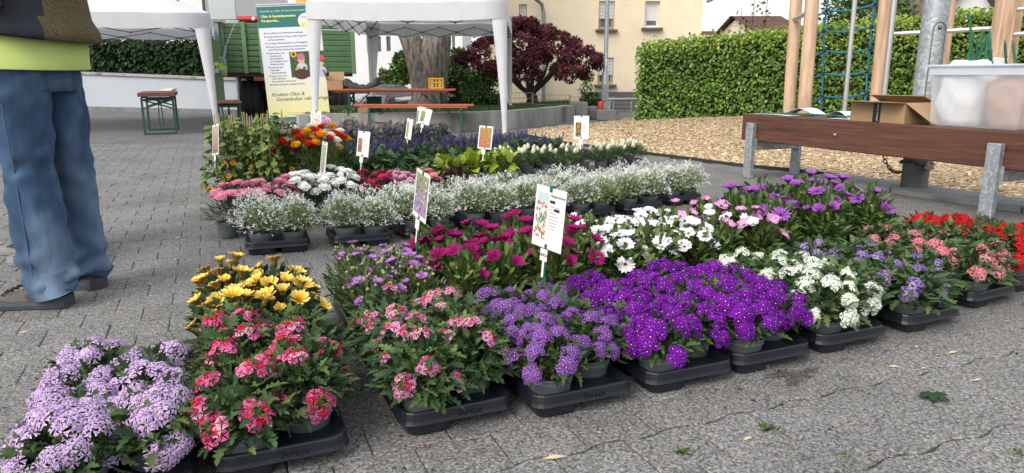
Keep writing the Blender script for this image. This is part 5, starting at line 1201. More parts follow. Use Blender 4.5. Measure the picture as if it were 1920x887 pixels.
V4 = range(4)
PU = (.115, .022, .33)
HEADS = {
 'lilac_striped': [verbena_head(10 + i, (.40, .15, .55), (.56, .34, .72), (.90, .88, .95), (.6, .62, .35), 18, .031, .0165, star=True) for i in V4],
 'pink_red': [verbena_head(20 + i, (.50, .006, .05), (.74, .10, .32), (.82, .26, .50), None, 22, .034, .0150, ring=True, white_mix=.06) for i in V4],
 'candy': [verbena_head(30 + i, (.48, .008, .05), (.70, .17, .44), (.84, .56, .80), None, 20, .032, .0138, ring=True, white_mix=.3) for i in V4],
 'violet_striped': [verbena_head(40 + i, (.075, .004, .14), (.13, .015, .27), (.46, .24, .68), (.75, .7, .5), 19, .028, .0128) for i in V4],
 'deep_purple': [verbena_head(50 + i, (.125, .005, .21), (.15, .008, .29), (.205, .018, .40), (.70, .55, .60), 21, .031, .0140, vary=.25) for i in V4],
 'white': [verbena_head(60 + i, (.68, .78, .60), (.80, .84, .78), (.87, .88, .86), (.5, .6, .2), 20, .031, .0142, vary=.06) for i in V4],
 'blue_violet': [verbena_head(70 + i, (.06, .010, .13), (.18, .07, .40), (.56, .45, .80), None, 18, .028, .0125, white_mix=.12) for i in V4],
 'coral': [verbena_head(80 + i, (.52, .02, .055), (.72, .17, .27), (.84, .46, .52), None, 20, .030, .0135, white_mix=.2) for i in V4],
 'red': [verbena_head(90 + i, (.40, .005, .008), (.52, .010, .014), (.62, .03, .035), (.2, .1, .02), 21, .032, .0138) for i in V4],
 'gazania': [daisy(100 + i, 15, .034, cu, (.30, .10, .01), (.78, .53, .04), (.90, .74, .24), back=(.66, .42, .12), stripe=(.10, .03, .012), disc=(.30, .15, .01), discr=.2, wid=.72) for i, cu in enumerate((46, 62, 38, 68, 54))],
 'lilac_daisy': [daisy(110 + i, 15, .026, cu, (.34, .12, .40), (.44, .19, .54), (.50, .25, .60), back=(.30, .14, .30), disc=(.10, .05, .12), stem=.08, wid=.8) for i, cu in enumerate((18, 35, 50, 62))],
 'magenta_daisy': [daisy(120 + i, 19, .037, cu, (.22, .008, .09), (.30, .012, .125), (.36, .02, .16), back=(.15, .008, .07), disc=(.12, .02, .05), discr=.17, wid=.64) for i, cu in enumerate((22, 35, 45, 60))],
 'white_daisy': [daisy(130 + i, 16, .034, cu, (.74, .73, .78), (.81, .82, .86), (.83, .84, .88), back=(.62, .55, .68) if i else (.7, .7, .74), stripe=(.35, .25, .42) if i > 1 else None, disc=(.10, .035, .06), discr=.16, wid=.9) for i, cu in enumerate((8, 22, 40, 15))],
 'pink_daisy': [daisy(140 + i, 15, .036, cu, (.80, .62, .78), (.74, .40, .66), (.64, .28, .56), back=(.30, .09, .26), stripe=(.16, .04, .15), disc=(.05, .02, .06), discr=.15, wid=.88) for i, cu in enumerate((28, 45, 58, 20))],
 'purple_daisy': [daisy(150 + i, 17, .040, cu, (.20, .04, .30), (.32, .085, .45), (.40, .14, .54), back=(.13, .04, .17), disc=(.05, .02, .06), discr=.14, wid=.62) for i, cu in enumerate((15, 32, 50, 64))],
 'pale_pink_daisy': [daisy(160 + i, 15, .036, cu, (.80, .70, .82), (.78, .60, .78), (.70, .45, .70), back=(.42, .22, .40), disc=(.03, .02, .05), discr=.17, wid=.88) for i, cu in enumerate((10, 25, 45))],
 'pink_carnation': [frilly(170 + i, (.72, .20, .34), (.82, .42, .55), .03) for i in range(3)], 'white_carnation': [frilly(180 + i, (.82, .84, .82), (.90, .90, .89), .031) for i in range(3)],
 'crimson_carnation': [frilly(190 + i, (.34, .015, .06), (.46, .05, .12), .03) for i in range(3)], 'rose_carnation': [frilly(200 + i, (.62, .20, .40), (.78, .48, .64), .03) for i in range(3)], 'salmon_carnation': [frilly(205 + i, (.66, .16, .20), (.78, .36, .36), .03) for i in range(3)],
 'indigo_spike': [spike(210 + i, (.10, .08, .22)) for i in range(3)],
 'white_cone': [cone_head(220 + i, (.76, .77, .60)) for i in range(3)],
 'poppy_red': [poppy_flower(230 + i, (.45, .02, .01), (.60, .035, .02), .04) for i in range(2)], 'poppy_yellow': [poppy_flower(240 + i, (.70, .40, .01), (.80, .50, .02), .042) for i in range(2)],
 'poppy_orange': [poppy_flower(250 + i, (.70, .27, .01), (.80, .36, .02), .042) for i in range(2)], 'poppy_white': [poppy_flower(260 + i, (.72, .72, .45), (.84, .84, .72), .04) for i in range(2)],
 'orange_eye': [orange_eye(270 + i) for i in range(2)],
}
FLORETS = [tiny_florets(300 + i) for i in range(4)]
# pots
def pot_mesh(r, h, n=20):
    b = MB(); rb = r * .78
    prof = [(.001, .001), (rb * .92, 0), (rb, .003)]
    for f in (.2, .42, .62): prof += [(rb + (r * .96 - rb) * f, h * f), (rb + (r * .96 - rb) * f + .0012, h * (f + .015))]
    prof += [(r * .955, h * .78), (r * .985, h * .80), (r * .985, h * .86), (r * .99, h * .93), (r * 1.02, h * .94), (r * 1.03, h * .985), (r * 1.005, h), (r * .965, h * .99), (r * .93, h * .80)]
    b.lathe(prof, n); return b.mesh('pot', POT)
POT13 = pot_mesh(.066, .097); POT10 = pot_mesh(.060, .095, 16)
b = MB(); V = [(0, 0, .098)]; F = []
for k in range(3):
    for j in range(14): q = j * 6.283 / 14; rr = .0205 * (k + 1); V.append((rr * math.cos(q), rr * math.sin(q), .098 + R.uniform(-.004, .004) - .004 * k))
F = [(0, j + 1, (j + 1) % 14 + 1) for j in range(14)] + [(1 + k * 14 + j, 1 + (k + 1) * 14 + j, 1 + (k + 1) * 14 + (j + 1) % 14, 1 + k * 14 + (j + 1) % 14) for k in range(2) for j in range(14)]
b.add(V, F, smooth=True); SOILM = b.mesh('soil', SOIL)

# species: name, category phrase, foliage, heads, number, dome radius, dome height, tilt, scale, extra lift
SPEC = {
 'lilac_striped': ('verbena', 'lilac and white striped verbena', 'verbena', ['lilac_striped'], (17, 20), .112, .105, 88, 1.0, .004),
 'pink_red': ('verbena', 'bushy rose pink and red verbena', 'verbena_bushy', ['pink_red'], (5, 7), .115, .135, 84, 1.0, .012),
 'candy': ('verbena', 'red, white and pale pink verbena', 'verbena_bushy', ['candy'], (6, 8), .108, .13, 84, .9, .012),
 'violet_striped': ('verbena', 'violet and pale lilac verbena', 'verbena', ['violet_striped'], (11, 13), .112, .11, 82, 1.0, .008),
 'deep_purple': ('verbena', 'deep purple verbena with tiny white eyes', 'verbena', ['deep_purple'], (15, 17), .122, .115, 84, 1.04, .008),
 'white': ('verbena', 'pure white verbena', 'verbena_bushy', ['white'], (12, 14), .122, .115, 84, 1.0, .008),
 'blue_violet': ('verbena', 'dark violet verbena with bluish edges', 'verbena_bushy', ['blue_violet'], (11, 14), .118, .11, 82, 1.0, .008),
 'coral': ('verbena', 'coral pink and white verbena', 'verbena_bushy', ['coral'], (9, 11), .118, .115, 82, 1.0, .008),
 'red': ('verbena', 'bright red verbena', 'verbena_bushy', ['red'], (15, 18), .122, .125, 84, 1.1, .01),
 'gazania': ('gazania', 'yellow brown-striped gazania', 'gazania', ['gazania'], (9, 11), .11, .125, 76, 1.3, .04),
 'lilac_daisy': ('african_daisy', 'small lilac daisy plant with green buds', 'daisy_budded', ['lilac_daisy'], (8, 10), .105, .14, 66, .95, .022),
 'magenta_daisy': ('african_daisy', 'dark magenta daisy plant', 'daisy', ['magenta_daisy'], (5, 7), .10, .18, 64, 1.08, .025),
 'white_daisy': ('african_daisy', 'white daisy plant with dark flower eyes', 'daisy', ['white_daisy'], (8, 10), .10, .155, 68, 1.08, .02),
 'pink_daisy': ('african_daisy', 'pink daisy plant with white flower centres', 'daisy', ['pink_daisy', 'pink_daisy', 'pink_daisy', 'white_daisy'], (5, 7), .10, .165, 62, 1.08, .03),
 'purple_daisy': ('african_daisy', 'tall purple daisy plant', 'daisy_tall', ['purple_daisy'], (4, 6), .10, .215, 62, 1.15, .035),
 'pale_pink_daisy': ('african_daisy', 'pale pink daisy plant with dark eyes', 'daisy', ['pale_pink_daisy', 'pale_pink_daisy', 'purple_daisy'], (3, 5), .095, .13, 60, 1.0, .03),
 'euphorbia': ('euphorbia', 'airy white flowered euphorbia', 'euphorbia', [], (0, 0), .1, .13, 60, 1.0, 0),
 'pink_carnation': ('carnation', 'pink carnation', 'carnation', ['pink_carnation'], (9, 11), .09, .165, 60, 1.25, .045),
 'white_carnation': ('carnation', 'white carnation', 'carnation', ['white_carnation'], (9, 11), .095, .17, 60, 1.3, .05),
 'crimson_carnation': ('carnation', 'crimson carnation', 'carnation', ['crimson_carnation'], (9, 11), .09, .15, 60, 1.2, .03),
 'rose_carnation': ('carnation', 'rose pink carnation', 'carnation', ['rose_carnation'], (9, 11), .09, .15, 60, 1.2, .03),
 'salmon_carnation': ('carnation', 'salmon red carnation', 'carnation', ['salmon_carnation'], (8, 10), .09, .15, 60, 1.2, .03),
 'salvia': ('salvia', 'dark blue spiked sage plant', 'salvia', ['indigo_spike'], (4, 6), .10, .12, 50, 1.0, .02),
 'broad': ('leafy_plant', 'broad-leaved dark green plant', 'broad', [], (0, 0), .1, .1, 60, 1.0, 0),
 'grey_sage': ('sage_plant', 'tall grey purple sage plant', 'grey_sage', [], (0, 0), .1, .1, 60, 1.0, 0),
 'lime': ('lime_leaf_plant', 'bright lime green leafy plant', 'lime', [], (0, 0), .1, .1, 60, 1.0, 0),
 'fern': ('fern', 'light green feathery fern', 'fern', [], (0, 0), .1, .1, 60, 1.0, 0),
 'white_cone': ('cone_flower', 'low creamy white cone flower plant', 'white_spike', ['white_cone'], (3, 5), .10, .11, 45, 1.0, .03),
 'dark_red': ('dark_leaf_plant', 'low plant with dark wine red leaves', 'dark_red', [], (0, 0), .1, .1, 60, 1.0, 0),
 'poppy': ('ranunculus', 'feathery plant with poppy-like flowers', 'poppy', ['poppy_red', 'poppy_yellow', 'poppy_red', 'poppy_orange', 'poppy_white'], (12, 14), .135, .33, 55, 1.22, .05),
 'climber': ('trellis_climber', 'climber on canes with orange black-eyed flowers', 'climber', ['orange_eye'], (6, 8), .11, .1, 80, 1.0, .02),
}
CAT = {'verbena': 'verbena', 'african_daisy': 'daisy plant', 'gazania': 'gazania', 'euphorbia': 'euphorbia', 'carnation': 'carnation'}
def plant(kind, loc, label, group, pot=True, small=False, rz=None):
    nm, phrase, fk, hk, (n0, n1), dr, dh, tilt, hs, lift = SPEC[kind]
    t = thing(nm, label, CAT.get(nm, 'potted plant'), loc, R.uniform(0, 6.3) if rz is None else rz, group)
    if pot: obj('pot', POT10 if small else POT13, t); obj('soil', SOILM, t)
    f = obj('foliage', fol(fk), t, kind='stuff'); f.rotation_euler = (0, 0, R.uniform(0, 6.3)); s = R.uniform(.9, 1.1); f.scale = (s, s, R.uniform(.92, 1.08))
    if kind == 'euphorbia': zz = R.uniform(.95, 1.15); f.scale = (s * 1.15, s * 1.15, zz); f.rotation_euler = (R.gauss(0, .07), R.gauss(0, .07), 0)
    if kind == 'euphorbia':
        o = obj('florets', R.choice(FLORETS), t, kind='stuff'); o.rotation_euler = (0, 0, R.uniform(0, 6.3)); o.scale = (s * 1.15, s * 1.15, zz); o.rotation_euler = (f.rotation_euler.x, f.rotation_euler.y, R.uniform(0, 6.3))
    n = R.randint(n0, n1) if n1 else 0; pts = []; tries = 0
    while len(pts) < n and tries < 300:
        tries += 1; ct = 1 - R.random() * (1 - math.cos(math.radians(tilt))); st = math.sqrt(1 - ct * ct); a = R.uniform(0, 6.3)
        d = Vector((st * math.cos(a), st * math.sin(a), ct))
        if any((d - q).length < .62 / math.sqrt(max(n, 4) / 8) * .8 for q in pts): continue
        pts.append(d)
    for d in pts:
        p = Vector((d.x * dr, d.y * dr, RIM + d.z * dh + R.uniform(0, lift)))
        if kind == 'climber': a = R.uniform(0, 6.3); p = Vector((math.cos(a) * .135, math.sin(a) * .135, R.uniform(.03, .26))); d = Vector((math.cos(a), math.sin(a), .2))
        me = R.choice(HEADS[R.choice(hk)]); o = bpy.data.objects.new(me.name.split('.')[0], me); COL.objects.link(o); o.parent = t; o.location = p
        up = Vector((d.x, d.y, d.z * .8 + (.35 if nm == 'verbena' else .9))) + Vector((R.gauss(0, .14), R.gauss(0, .14), 0))
        if nm == 'african_daisy' and kind != 'lilac_daisy': up = up + Matrix.Rotation(-t.rotation_euler.z, 3, 'Z') @ Vector((-.08, -.55 if 'white' in kind else -.38, 0))
        M = align(up, R.uniform(0, 6.3)); o.rotation_euler = M.to_euler(); q = hs * R.uniform(.85, 1.12); o.scale = (q, q, q)
    if kind == 'climber':
        for k in range(3):
            a = k * 2.09 + .4; b = MB(); b.tube([(.045 * math.cos(a), .045 * math.sin(a), .06), (.02 * math.cos(a + .3), .02 * math.sin(a + .3), RIM + .50 + R.uniform(-.02, .03))], .0036, 6, C=(1, 1, 1)); b.build('bamboo_cane', mat('bamboo', (.40, .29, .14), .6, var=.3, scale=20), t)
    return t

# trays
def tray_mesh(W, D, nx, ny):
    b = MB()
    def rr(x0, y0, x1, y1, r, z, n=5):
        P = []
        for cx, cy, a0 in ((x1 - r, y0 + r, -90), (x1 - r, y1 - r, 0), (x0 + r, y1 - r, 90), (x0 + r, y0 + r, 180)):
            for i in range(n): a = math.radians(a0 + 90 * i / (n - 1)); P.append((cx + r * math.cos(a), cy + r * math.sin(a), z))
        return P
    r = .045
    L = [(.030, .054, r * .5), (.012, .064, r * .7), (.006, .0665, r * .85), (.002, .065, r * .95), (0, .061, r), (-.002, .042, r), (-.004, .034, r), (-.0045, .0325, r), (-.001, .031, r), (.008, .033, r * .9)]
    rings = [rr(i, i, W - i, D - i, q, z) for i, z, q in L]; b.loft(rings[::-1], cap=False, smooth=False)
    b.add(rings[0], [tuple(range(len(rings[0])))]); b.add(rings[-1], [tuple(range(len(rings[-1])))])
    for i in range(nx):
        for j in range(ny):
            if ny == 4 and i == 1 and j == ny - 1: continue
            cx, cy = W * (i + .5) / nx, D * (j + .5 + (.5 if ny == 4 and i == 1 else 0)) / ny; q = min(W / nx, D / ny) * .5 - .004
            o_ = [rr(cx - q, cy - q, cx + q, cy + q, .028, .05), rr(cx - q * .93, cy - q * .93, cx + q * .93, cy + q * .93, .026, .001)]; b.loft(o_[::-1], smooth=False)
    return b.mesh('plant_tray', TRAY)
TR24 = tray_mesh(.305, .535, 2, 4); TR23 = tray_mesh(.30, .43, 2, 3)
EMB = mat('tray_emboss', (.016, .02, .028), .3)
NAMES_J = ['front', 'second', 'third', 'rear']
def tray(o, ang, kinds, where, group, mesh=TR24, nx=2, ny=4, label=None, emboss=False, small=False, W=.305, D=.535, skip=()):
    a = math.radians(ang); e1 = Vector((math.cos(a), math.sin(a), 0)); e2 = Vector((-math.sin(a), math.cos(a), 0))
    M = Matrix.Translation((o.x, o.y, .003)) @ Matrix.Rotation(a, 4, 'Z')
    t = obj('plant_tray', mesh, M=M); tag(t, label, 'plant tray', 'black plant trays on the pavement')
    if emboss: text('embossing', 'Straya', .021, t, (W * .48, -.0042, .0395), (math.radians(86), 0, 0), EMB, ext=.0012, space=1.25)
    stag = ny == 4
    for j in range(ny):
        for i in range(nx):
            if stag and i == 1 and j == ny - 1: continue          # right column is staggered and holds one pot fewer
            k = kinds[i] if isinstance(kinds, (list, tuple)) else kinds
            p = o + e1 * (W * (i + .5) / nx) + e2 * (D * (j + .5 + (.5 if stag and i == 1 else 0)) / ny) + Vector((R.gauss(0, .003), R.gauss(0, .003), .010))
            side = ('left', 'right') if nx == 2 else ('left', 'middle', 'right'); jn = NAMES_J[j] if j < ny - 1 else 'rear'
            plant(k, p, f'{SPEC[k][1]}, {jn} {side[i]} pot of {where}', SPEC[k][1] + 's', small=small)
def e2of(ang): a = math.radians(ang); return Vector((-math.sin(a), math.cos(a), 0))
def e1of(ang): a = math.radians(ang); return Vector((math.cos(a), math.sin(a), 0))
zt_ = .036
T = {}
for k, (px, py) in dict(T2=(756, 803), T3=(1004, 769), T4=(1219, 724), T5=(1383, 687), T6=(1540, 649), T7=(1702, 611), T8=(1825, 566)).items(): q = at(px, py, zt_); T[k] = Vector((q.x, q.y, 0))
q = at(657, 838, zt_); T['T1'] = Vector((q.x, q.y, 0)) - e1of(22.9) * .305
T['T0'] = T['T1'] - e1of(22.9) * .34 - e2of(22.9) * .05
T['T9'] = T['T8'] + e1of(27) * .37 + e2of(27) * .05
AN = dict(T0=22.9, T1=22.9, T2=22.9, T3=22.9, T4=22.9, T5=22.9, T6=22.9, T7=25, T8=27, T9=27)
front = [('T0', 'lilac_striped', 'the leftmost front tray', 'black tray under the lilac and white striped verbenas at far left'), ('T1', 'pink_red', 'its tray', 'black tray under the bushy rose pink and red verbenas'), ('T2', 'candy', 'its tray', 'black tray under the red, white and pale pink verbenas'), ('T3', 'violet_striped', 'its tray', 'black tray under the violet and lilac verbenas with the big sign'),
         ('T4', 'deep_purple', 'the left deep purple tray', 'left one of two black trays with deep purple verbenas'), ('T5', 'deep_purple', 'the right deep purple tray', 'right one of two black trays with deep purple verbenas'), ('T6', 'white', 'its tray', 'black tray under the pure white verbenas'), ('T7', 'blue_violet', 'its tray', 'black tray under the dark violet verbenas with bluish edges'),
         ('T8', 'coral', 'its tray', 'black tray under the coral pink verbenas'), ('T9', 'red', 'its tray', 'black tray under the bright red verbenas at far right')]
for k, kind, where, lab in front: tray(T[k], AN[k], kind, where, None, label=lab, emboss=k in ('T1', 'T2', 'T3'))
second = [('T1', 'gazania', 'its tray', 'black tray hidden under the yellow gazanias'), ('T2', 'lilac_daisy', 'its tray', 'black tray hidden under the small lilac daisies'), ('T3', 'magenta_daisy', 'the left magenta tray', 'black tray under the left half of the dark magenta daisies'), ('T4', 'magenta_daisy', 'the right magenta tray', 'black tray under the right half of the dark magenta daisies'),
          ('T5', 'white_daisy', 'its tray', 'black tray under the white daisies'), ('T6', ['white_daisy', 'pink_daisy'], 'the white-pink tray', 'black tray with white and pink daisies side by side'), ('T7', ['pink_daisy', 'purple_daisy'], 'the pink-purple tray', 'black tray with pink and purple daisies side by side'), ('T8', 'purple_daisy', 'the all purple tray', 'black tray under the tall purple daisies near the wooden bench'), ('T9', ['purple_daisy', 'pale_pink_daisy'], 'the bench leg tray', 'black tray with purple and pale pink daisies by the bench leg')]
SHIFT = dict(T1=.53, T2=.57, T3=.70, T4=.71, T5=.71, T6=.72, T7=.74, T8=.74, T9=.72)
for k, kind, where, lab in second: tray(T[k] + e2of(AN[k]) * SHIFT[k], AN[k], kind, where, None, label=lab)

# white euphorbias
epx = [(452, 478), (572, 470), (700, 452), (822, 436), (872, 428), (985, 416), (1060, 408), (1148, 398), (1228, 386)]
ORD = ['first', 'second', 'third', 'fourth', 'fifth', 'sixth', 'seventh', 'eighth', 'ninth']
EO = [(-1.36, 3.50), (-.93, 3.62), (-.57, 3.78), (-.24, 3.94), (.09, 4.10), (.41, 4.26), (.73, 4.45), (1.03, 4.68)]
TR22 = tray_mesh(.32, .30, 2, 2); TR33 = tray_mesh(.32, .45, 2, 3)
EP = [(-1.307, 3.607), (-.90, 3.749), (-.56, 3.95), (-.222, 4.146), (.10, 4.32), (.44, 4.50), (.787, 4.69), (1.145, 5.02)]
EA = [20, 22, 27, 27, 27, 27, 28, 32]
for i, (x, y) in enumerate(EP):
    ny, D = (2, .30) if i < 2 else (3, .45)
    o = Vector((x, y, 0)) - e1of(EA[i]) * .08 - e2of(EA[i]) * .075
    tray(o, EA[i], 'euphorbia', f'the {ORD[i]} euphorbia tray from the left', None, TR22 if ny == 2 else TR33, 2, ny, label=f'black tray of white euphorbias, {ORD[i]} of the row from the left', small=True, W=.32, D=D)
def rows_of(kind, a, b, n, nrows, step, noun, jit=.02, kinds=None, z=.0):
    """n plants from a to b, nrows rows going back by step"""
    d = (Vector((*b, 0)) - Vector((*a, 0))); bk = Vector((-d.y, d.x, 0)).normalized() * step
    RN = ['front', 'second', 'third', 'fourth', 'fifth', 'rear']
    NN = ['first', 'second', 'third', 'fourth', 'fifth', 'sixth', 'seventh', 'eighth', 'ninth', 'tenth', 'eleventh', 'twelfth', 'thirteenth']
    for r in range(nrows):
        for i in range(n):
            p = Vector((*a, z)) + d * ((i + (.5 if r % 2 else 0) * .8) / max(1, n - 1)) + bk * r + Vector((R.gauss(0, jit), R.gauss(0, jit), 0))
            k = kind if kinds is None else kinds[min(len(kinds) - 1, int(len(kinds) * i / n))]
            rw = '' if nrows == 1 else f' of the {RN[r]} {noun} row' if nrows > 1 else ''
            if nrows == 1: rw = f' of the {noun} row'
            plant(k, p, f'{SPEC[k][1]}, {NN[i]} from the left{rw}', SPEC[k][1] + 's', small=True)
rows_of('pink_carnation', (-1.60, 3.98), (-1.34, 4.10), 3, 2, .17, 'pink carnation')
rows_of('white_carnation', (-1.30, 4.27), (-1.05, 4.42), 3, 2, .17, 'white carnation')
rows_of('crimson_carnation', (-.95, 4.44), (-.56, 4.70), 4, 2, .17, 'red and pink carnation', kinds=['crimson_carnation', 'crimson_carnation', 'rose_carnation', 'salmon_carnation'])
rows_of('climber', (-2.27, 5.50), (-1.88, 5.54), 4, 2, .17, 'climber')
rows_of('poppy', (-1.84, 5.66), (-1.52, 5.74), 3, 2, .17, 'ranunculus')
plant('fern', Vector((-2.0, 5.92, 0)), 'light green feathery fern between the climbers and the poppy-like flowers', None, small=True)
plant('fern', Vector((-1.42, 6.18, 0)), 'light green feathery fern right of the poppy-like flowers', None, small=True)
rows_of('broad', (-1.38, 6.05), (-.45, 6.55), 6, 1, .2, 'broad-leaved')
rows_of('salvia', (-.28, 6.75), (.46, 7.25), 5, 1, .2, 'right-hand low sage')
rows_of('salvia', (-1.52, 6.28), (.30, 7.42), 11, 4, .19, 'blue sage')
rows_of('grey_sage', (-2.02, 7.35), (-.78, 8.20), 7, 3, .22, 'grey sage')
rows_of('lime', (-.46, 5.92), (-.06, 6.08), 3, 1, .2, 'lime leaf'); 
rows_of('dark_red', (-.76, 5.2), (-.42, 5.42), 3, 1, .2, 'wine red')
rows_of('white_cone', (-.02, 6.35), (1.24, 7.12), 8, 2, .19, 'white cone')

# the pink rose on the stand next to the poppies
rz_ = aty(606, 232, 6.05); t = thing('rose_ornament', 'large pale pink rose bloom with striped petals beside the tent leg', 'rose', (rz_.x, rz_.y, 0))
o = obj('bloom', frilly(401, (.62, .24, .42), (.80, .58, .72), .075), t); o.location = (0, 0, rz_.z); o.rotation_euler = (1.1, .2, 0)
b = MB()
for k in range(7):
    a = 2.2 + k * .35; p = Vector((math.cos(a) * .06, .02, math.sin(a) * .06 + rz_.z)); e = Vector((math.cos(a) * .15, .03, math.sin(a) * .13 + rz_.z)); s_ = Vector((-math.sin(a), 0, math.cos(a))) * .02
    b.add([p, (p + e) / 2 + s_, e, (p + e) / 2 - s_], [(0, 1, 2), (0, 2, 3)], (.72, .74, .74) if k % 2 else (.15, .2, .18))
b.build('petal_fan', PETAL, t); b = MB(); b.tube([(0, 0.01, 0), (0, 0, rz_.z)], .005, 6); b.build('stem', GREEN_PL, t)

# ------------------------------------------------------------------ plant signs
def sign(label, px, py, Y, w, h, yaw, lean, pic, stake_z=.06, text_side=True, tagc=None, head=None, price=None, pitch=8, group='plant signs on green stakes', foot=None):
    c = aty(px, py, Y); t = thing('plant_sign', label, 'sign', (c.x, c.y, 0), 0, group)
    M = Matrix.Translation((0, 0, c.z)) @ Matrix.Rotation(math.radians(yaw), 4, 'Z') @ Matrix.Rotation(math.radians(lean), 4, 'Y') @ Matrix.Rotation(math.radians(-pitch), 4, 'X')
    b = MB(); b.box((0, 0, 0), (w, .0016, h), bevel=.0006); card = b.build('card', CARD, t, M=M)
    b = MB(); y = -.0017
    def rc(u0, v0, u1, v1, c_, dy=0): b.add([((u0 - .5) * w, y - dy, (v0 - .5) * h), ((u1 - .5) * w, y - dy, (v0 - .5) * h), ((u1 - .5) * w, y - dy, (v1 - .5) * h), ((u0 - .5) * w, y - dy, (v1 - .5) * h)], [(0, 1, 2, 3)], c_)
    u0, v0, u1, v1 = pic['box']; n_ = 6
    for i in range(n_):
        f = i / n_; rc(u0, v0 + (v1 - v0) * f, u1, v0 + (v1 - v0) * (f + 1 / n_), lerp3(pic['low'], pic['high'], f))
    for k in range(pic.get('n', 60)):
        uu, vv = u0 + (u1 - u0) * R.uniform(.03, .93), v0 + (v1 - v0) * R.uniform(.02, pic.get('vmax', .95)); s = R.uniform(.02, .05); c_ = R.choice(pic['dots'])
        q = [R.uniform(.6, 1.2) for _ in range(6)]; b.add([((uu - .5) * w + math.cos(a * 1.047) * s * .1 * q[a], y - .0002 - .00001 * k, (vv - .5) * h + math.sin(a * 1.047) * s * .14 * q[a]) for a in range(6)], [(0, 1, 2, 3, 4, 5)], c_)
    b.build('picture', PRINT, card)
    if text_side:
        b = MB(); tu = max(u1, 0) + .06
        for i in range(8): rc(tu, .70 - i * .052, tu + R.uniform(.22, .34), .712 - i * .052, (.34, .34, .36), .0002)
        if head and head != '-':
            for (a_, v_) in ((tu + .0, .78), (tu + .16, .66)): rc(a_, v_ - .02, a_ + .17, v_ + .025, (.03, .03, .035), .0006)
        b.build('fine_print', PRINT, card)
    if head and head != '-': text('lettering', head, w * .085, card, ((tu - .5) * w, -.0022, .36 * h), (math.pi / 2, 0, 0), GINK, ext=.0002)
    b = MB(); b.box((0, .004, h / 2 - .004), (.014, .012, .02)); b.box((0, .004, -h / 2 + .002), (.012, .012, .026)); b.build('clip', GREEN_PL, t, M=M)
    fz = foot if foot is not None else stake_z; bot = M @ Vector((0, .004, -h / 2)); dirv = (M.to_3x3() @ Vector((0, 0, -1))).normalized(); L = (bot.z - fz) / max(.3, -dirv.z)
    b = MB(); b.tube([bot + dirv * -.01, bot + dirv * L * .5, bot + dirv * L], [.0042, .0042, .0036], 7); b.box(tuple(bot + dirv * L * .45), (.014, .014, .012)); b.build('stake', GREEN_PL, t)
    if price is not None:
        M2 = M @ Matrix.Translation((-.004, -.003, -h / 2 - .022)); b = MB(); b.box((0, 0, 0), (.036, .0014, .04), bevel=.0006, C=tagc or (1, 1, 1)); b.box((.002, 0, -.046), (.010, .0014, .055), C=tagc or (1, 1, 1)); pt = b.build('price_tag', mat('tag_card', attr=True, rough=.5, var=.01) if tagc else CARD, t, M=M2)
        if price: text('lettering', price, .0125, pt, (-.0165, -.001, -.004), (math.pi / 2, 0, 0), INK, ext=.0002, bold=.0003)
    return t
RB = dict(box=(.07, .14, .44, .90), low=(.72, .74, .72), high=(.42, .55, .62), dots=[(.62, .10, .06), (.10, .22, .07), (.62, .14, .08), (.16, .30, .10)], n=90, vmax=.8)
sign('white plant sign with red flower picture standing among the violet striped verbenas', 1029, 410, 2.22, .150, .198, -54, 3, RB, .13, head='Hängeverbene', price='St/€3.50', pitch=4)
sign('tilted plant sign with white and violet daisy picture beside the magenta daisies', 790, 367, 2.62, .125, .185, -60, 9, dict(box=(.07, .10, .94, .93), low=(.35, .22, .42), high=(.20, .32, .12), dots=[(.10, .2, .06), (.7, .72, .8), (.36, .16, .45), (.55, .45, .08), (.15, .09, .04)], n=90), .14, False, price='', pitch=4)
sign('narrow white plant sign with grey green picture above the white carnations', 607, 295, 4.55, .105, .20, -58, 2, dict(box=(.12, .05, .8, .9), low=(.3, .28, .22), high=(.38, .45, .38), dots=[(.3, .36, .2), (.5, .52, .45), (.2, .24, .16)], n=50), .18, False, price='', tagc=(.62, .45, .2))
sign('white plant sign with small brown picture above the crimson carnations', 681, 270, 4.95, .125, .175, -38, 2, dict(box=(.10, .16, .42, .72), low=(.18, .07, .06), high=(.36, .2, .15), dots=[(.5, .35, .3), (.12, .05, .04), (.35, .12, .1)], n=40), .18, head='-', price='')
sign('plant sign filled by an orange and green picture above the lime green leaves', 910, 258, 5.75, .135, .185, -32, 2, dict(box=(.08, .07, .92, .93), low=(.42, .14, .08), high=(.30, .26, .08), dots=[(.60, .28, .05), (.62, .36, .12), (.08, .16, .04), (.42, .08, .05)], n=90), .2, False, price='')
sign('upright white plant sign with small yellow orange picture above the white cone flowers', 1090, 239, 6.55, .137, .21, -8, 0, dict(box=(.12, .10, .5, .72), low=(.10, .07, .03), high=(.2, .1, .03), dots=[(.65, .35, .05), (.7, .45, .1), (.08, .1, .04)], n=50), .2, head='-', price='')
sign('narrow plant sign with yellow price tag among the blue sage plants', 767, 242, 7.0, .14, .20, -58, 4, dict(box=(.1, .1, .45, .85), low=(.25, .36, .18), high=(.3, .42, .22), dots=[(.2, .3, .12), (.4, .5, .3)], n=40), .3, head='-', price='', tagc=(.75, .5, .1))
sign('tilted white plant sign with green picture at the back of the sage plants', 797, 218, 7.9, .145, .175, -26, 14, dict(box=(.12, .12, .48, .8), low=(.14, .22, .12), high=(.2, .32, .16), dots=[(.1, .2, .08), (.3, .42, .2)], n=40), .3, head='-', price='')
sign('second white plant sign half hidden behind the tilted one', 785, 216, 8.05, .13, .19, -65, -6, dict(box=(.12, .12, .48, .8), low=(.14, .22, .12), high=(.2, .32, .16), dots=[(.1, .2, .08), (.3, .42, .2)], n=30), .3, head='-')
